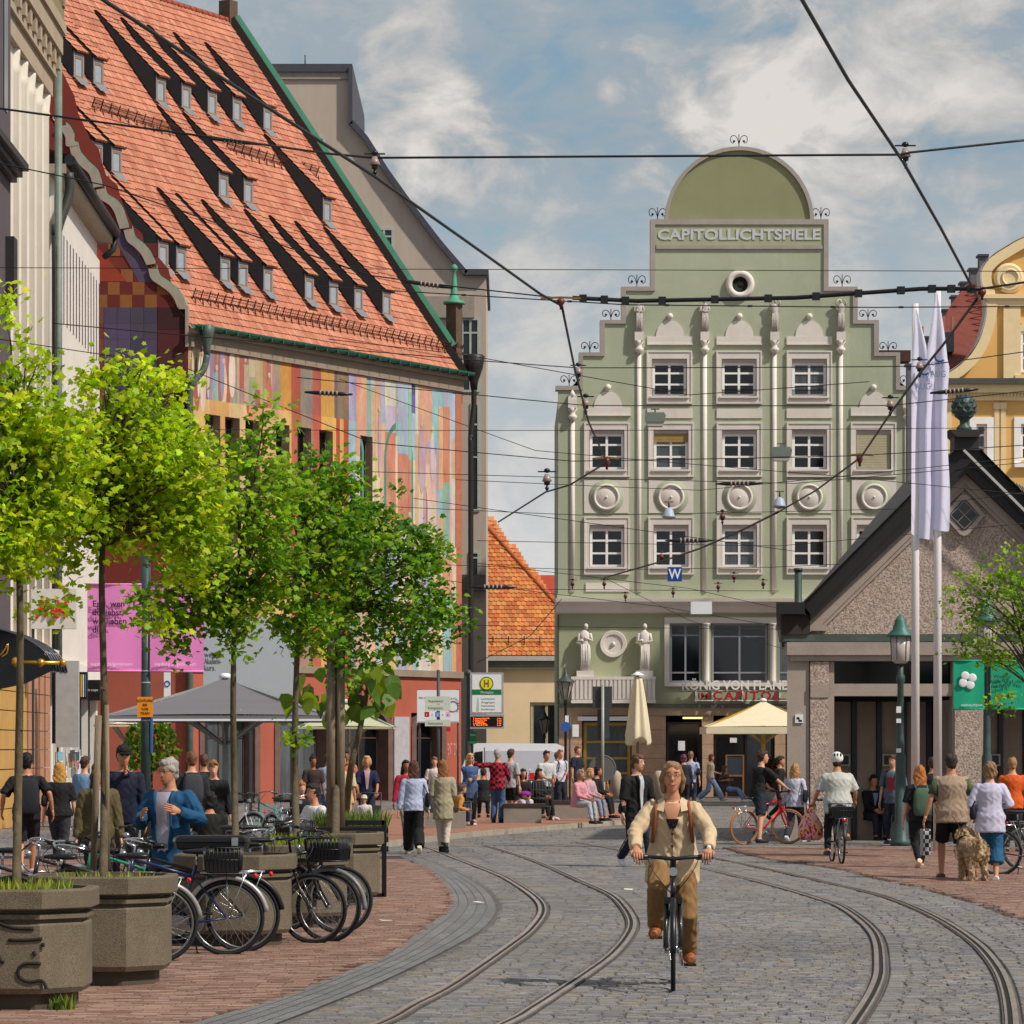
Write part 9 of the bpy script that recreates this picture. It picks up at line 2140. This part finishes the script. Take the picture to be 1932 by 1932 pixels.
# span wires
S1 = [W(-20, 202, 24), W(420, 262, 23.4), W(620, 290, 22.2), W(706, 298, 21.8), W(1700, 292, 21.4), W(1716, 288, 21.4), W(1950, 263, 21.5)]
wire(S1, .008, 'topmost long span wire crossing the whole picture', group='span wires')
wire([W(-20, 304, 30), W(200, 350, 30), W(700, 520, 29.5), W(860, 541, 29), W(1050, 562, 28.2)], .006, 'span wire falling from the left edge to the red hanger', group='span wires')
wire([W(1080, 562, 28), W(1200, 568, 28), W(1500, 562, 27.5), W(1740, 545, 27.2), W(1850, 545, 27)], .018, 'thick insulated cable crossing the green gable above the statues', group='span wires', clips=12)
wire([W(1850, 545, 27), W(1950, 530, 27)], .009, 'short cable from the right hanger to the right edge', group='span wires')
wire([W(-20, 505, 60), W(1950, 512, 60)], .007, 'thin wire high across below the round window', group='span wires'); wire([W(600, 540, 50), W(1180, 575, 45), W(1650, 580, 45), W(1950, 578, 45)], .008, 'thin wire level with the heads of the four statues', group='span wires', clips=9)
DEF = [([(0, 640), (340, 690), (700, 835), (1080, 870), (1610, 860), (1960, 838)], 40, 'the left stone and second window row'), ([(560, 712), (900, 745), (1105, 765), (1680, 765), (1960, 735)], 38, 'the top of the second window row'), ([(100, 610), (900, 680), (1090, 694), (1730, 691), (1960, 660)], 36, 'the top window row'),
    ([(640, 715), (1010, 850), (1600, 900), (1960, 935)], 52, 'the mural and second row windows'), ([(300, 810), (1100, 812), (1960, 806)], 58, 'the tops of second row windows'), ([(700, 890), (1500, 912), (1960, 870)], 62, 'the roundels row'), ([(620, 950), (1100, 972), (1700, 960), (1960, 925)], 66, 'the bottom of the roundels row'),
    ([(860, 905), (1320, 925), (1960, 860)], 56, 'the roundels'), ([(700, 1060), (1100, 1075), (1460, 1070), (1960, 1045)], 70, 'the lower edge of the third row windows'), ([(900, 1020), (1470, 1030), (1960, 985)], 68, 'the middle of the third row windows'), ([(840, 1095), (1250, 1145), (1460, 1180)], 74, 'the cornice falling to the right'),
    ([(900, 1110), (1470, 1115)], 72, 'the ledge above the cornice'), ([(900, 1180), (1470, 1187)], 78, 'the green wall below the cornice'), ([(780, 940), (1100, 985), (1500, 1040)], 64, 'the third row windows from the mural'), ([(880, 1060), (1300, 1110), (1480, 1150)], 76, 'the upper cornice'), ([(900, 1250), (1000, 1200), (1060, 1130)], 60, 'the orange roof'),
    ([(620, 640), (870, 668), (1300, 745), (1640, 720)], 44, 'the top window row from the gutter'), ([(1140, 1090), (1300, 1170), (1480, 1225)], 80, 'the upper floor wall')]
for pts, D, lab in DEF:
 wire([W(x, y, D) for x, y in pts], .0055 if D < 60 else .0065, 'thin wire crossing in front of ' + lab, sag=.012, group='span wires')
# tension insulators (dark sausage shapes) on the wires
for x, y, D, ang, lab in ((440, 266, 23.4, -.12, 'over the tiled roof'), (810, 537, 29.1, -.13, 'before the beige building'), (1800, 738, 38, .08, 'right of the flags'), (1395, 912, 60, .02, 'on the roundels row'), (620, 742, 38, -.05, 'over the mural'), (1300, 1020, 70, 0, 'before the third row'), (930, 1108, 74, 0, 'over the orange roof')):
 p = W(x, y, D); t = thing('tension_insulator', 'dark ribbed tension insulator ' + lab, 'insulator', p.to_tuple(), 0, 'tension insulators'); k = D / 40 * .8; d = Vector((math.cos(ang), 0, math.sin(ang))); m = MB()
 m.tube([d * -.35 * k, d * -.2 * k, d * .2 * k, d * .35 * k], [.01, .03 * k, .03 * k, .01], 7); m.build('rod', BLACK, t); m = MB()
 for j in range(5): c = d * (-.12 + .06 * j) * k; m.tube([c - d * .012 * k, c + d * .012 * k], .042 * k, 8)
 m.build('ribs', INSL, t)
# hanging street lights over the tracks
def hang_light(x, y, D, label, box=False):
 p = W(x, y, D); k = F / D; t = thing('hanging_lamp', label, 'lamp', p.to_tuple(), 0, 'lamps hung from the wires'); m = MB(); m.tube([(0, 0, .0), (0, 0, 14 / k)], .02, 6); m.bar((-8 / k, 0, 13 / k), (8 / k, 0, 13 / k), .02); m.build('hanger', DARKGREY, t)
 m = MB(); G_ = mat('grey_green_lamp', '7d867c', k=.8, rough=.4)
 if box: m.prism([(-17 / k, -12 / k), (17 / k, -12 / k), (20 / k, 0), (16 / k, 6 / k), (-16 / k, 6 / k), (-19 / k, 0)], -.15, .15); m.build('housing', G_, t); m = MB(); m.prism([(-14 / k, -20 / k), (14 / k, -20 / k), (17 / k, -12 / k), (-17 / k, -12 / k)], -.13, .13); m.build('diffuser', mat('milky_glass', ''), t)
 else: m.lathe([(14 / k, -16 / k), (11 / k, -13 / k), (8 / k, -2 / k), (3 / k, 2 / k)], 14); m.build('housing', mat('pale_blue_lamp', 'a8b4c8', k=.85, rough=.4), t); m = MB(); m.lathe([(2 / k, -20 / k), (11 / k, -18 / k), (13 / k, -16 / k)], 14); m.build('diffuser', mat('milky_glass', ''), t)
hang_light(1236, 785, 70, 'box shaped grey green lamp hanging at the upper left of the facade', True); hang_light(1262, 960, 66, 'bell shaped pale blue lamp over the second roundel'); hang_light(1474, 850, 78, 'flat box lamp hanging between second row windows', True); hang_light(1471, 940, 72, 'bell shaped lamp hanging between the roundels right of centre')
m = MB(); t = thing('hanging_box', 'small white box resting on the wires before the cornice', 'box', W(1323, 1148, 72).to_tuple()); m.box(-.22, .22, -.1, .1, -.12, .14); m.build('case', WHITE, t)
# green pole left of the shelter roof with cables
b = GX(1506, 80); t = thing('wire_pole', 'short dark green pole top behind the shelter eave', 'pole', b.to_tuple()); m = MB(); m.tube([(0, 0, 0), (0, 0, CH + (HZ - 1075) / 80)], .09, 10); m.lathe([(.11, CH + (HZ - 1078) / 80), (.11, CH + (HZ - 1072) / 80)], 10); m.build('shaft', PGREEN, t)
for k, (x, y, lab) in enumerate(((727, 1743, 'pale scrap of litter on the red bricks beside the planters'), (905, 1708, 'white paper scrap lying on the grey band of the curve'), (180, 1768, 'small crumpled paper by the kickstand of the dark blue bicycle'), (1190, 1683, 'white scrap on the cobbles between the two left tracks'))):
 m = MB(); rr = random.Random(k); m.add([(rr.uniform(-.06, .06) + a * .05, b * .035 + rr.uniform(-.01, .01), .004 + .02 * rr.random()) for a, b in ((-1, -1), (0, -1.2), (1, -1), (1, 1), (0, 1.1), (-1, 1))], [(0, 1, 4, 5), (1, 2, 3, 4)]); p = G(x, y); p.z = .025
 tag(m.build('litter', mat('litter_paper', 'd8d2c8', rough=.8), None, p.to_tuple()), lab, 'litter', 'litter on the ground')
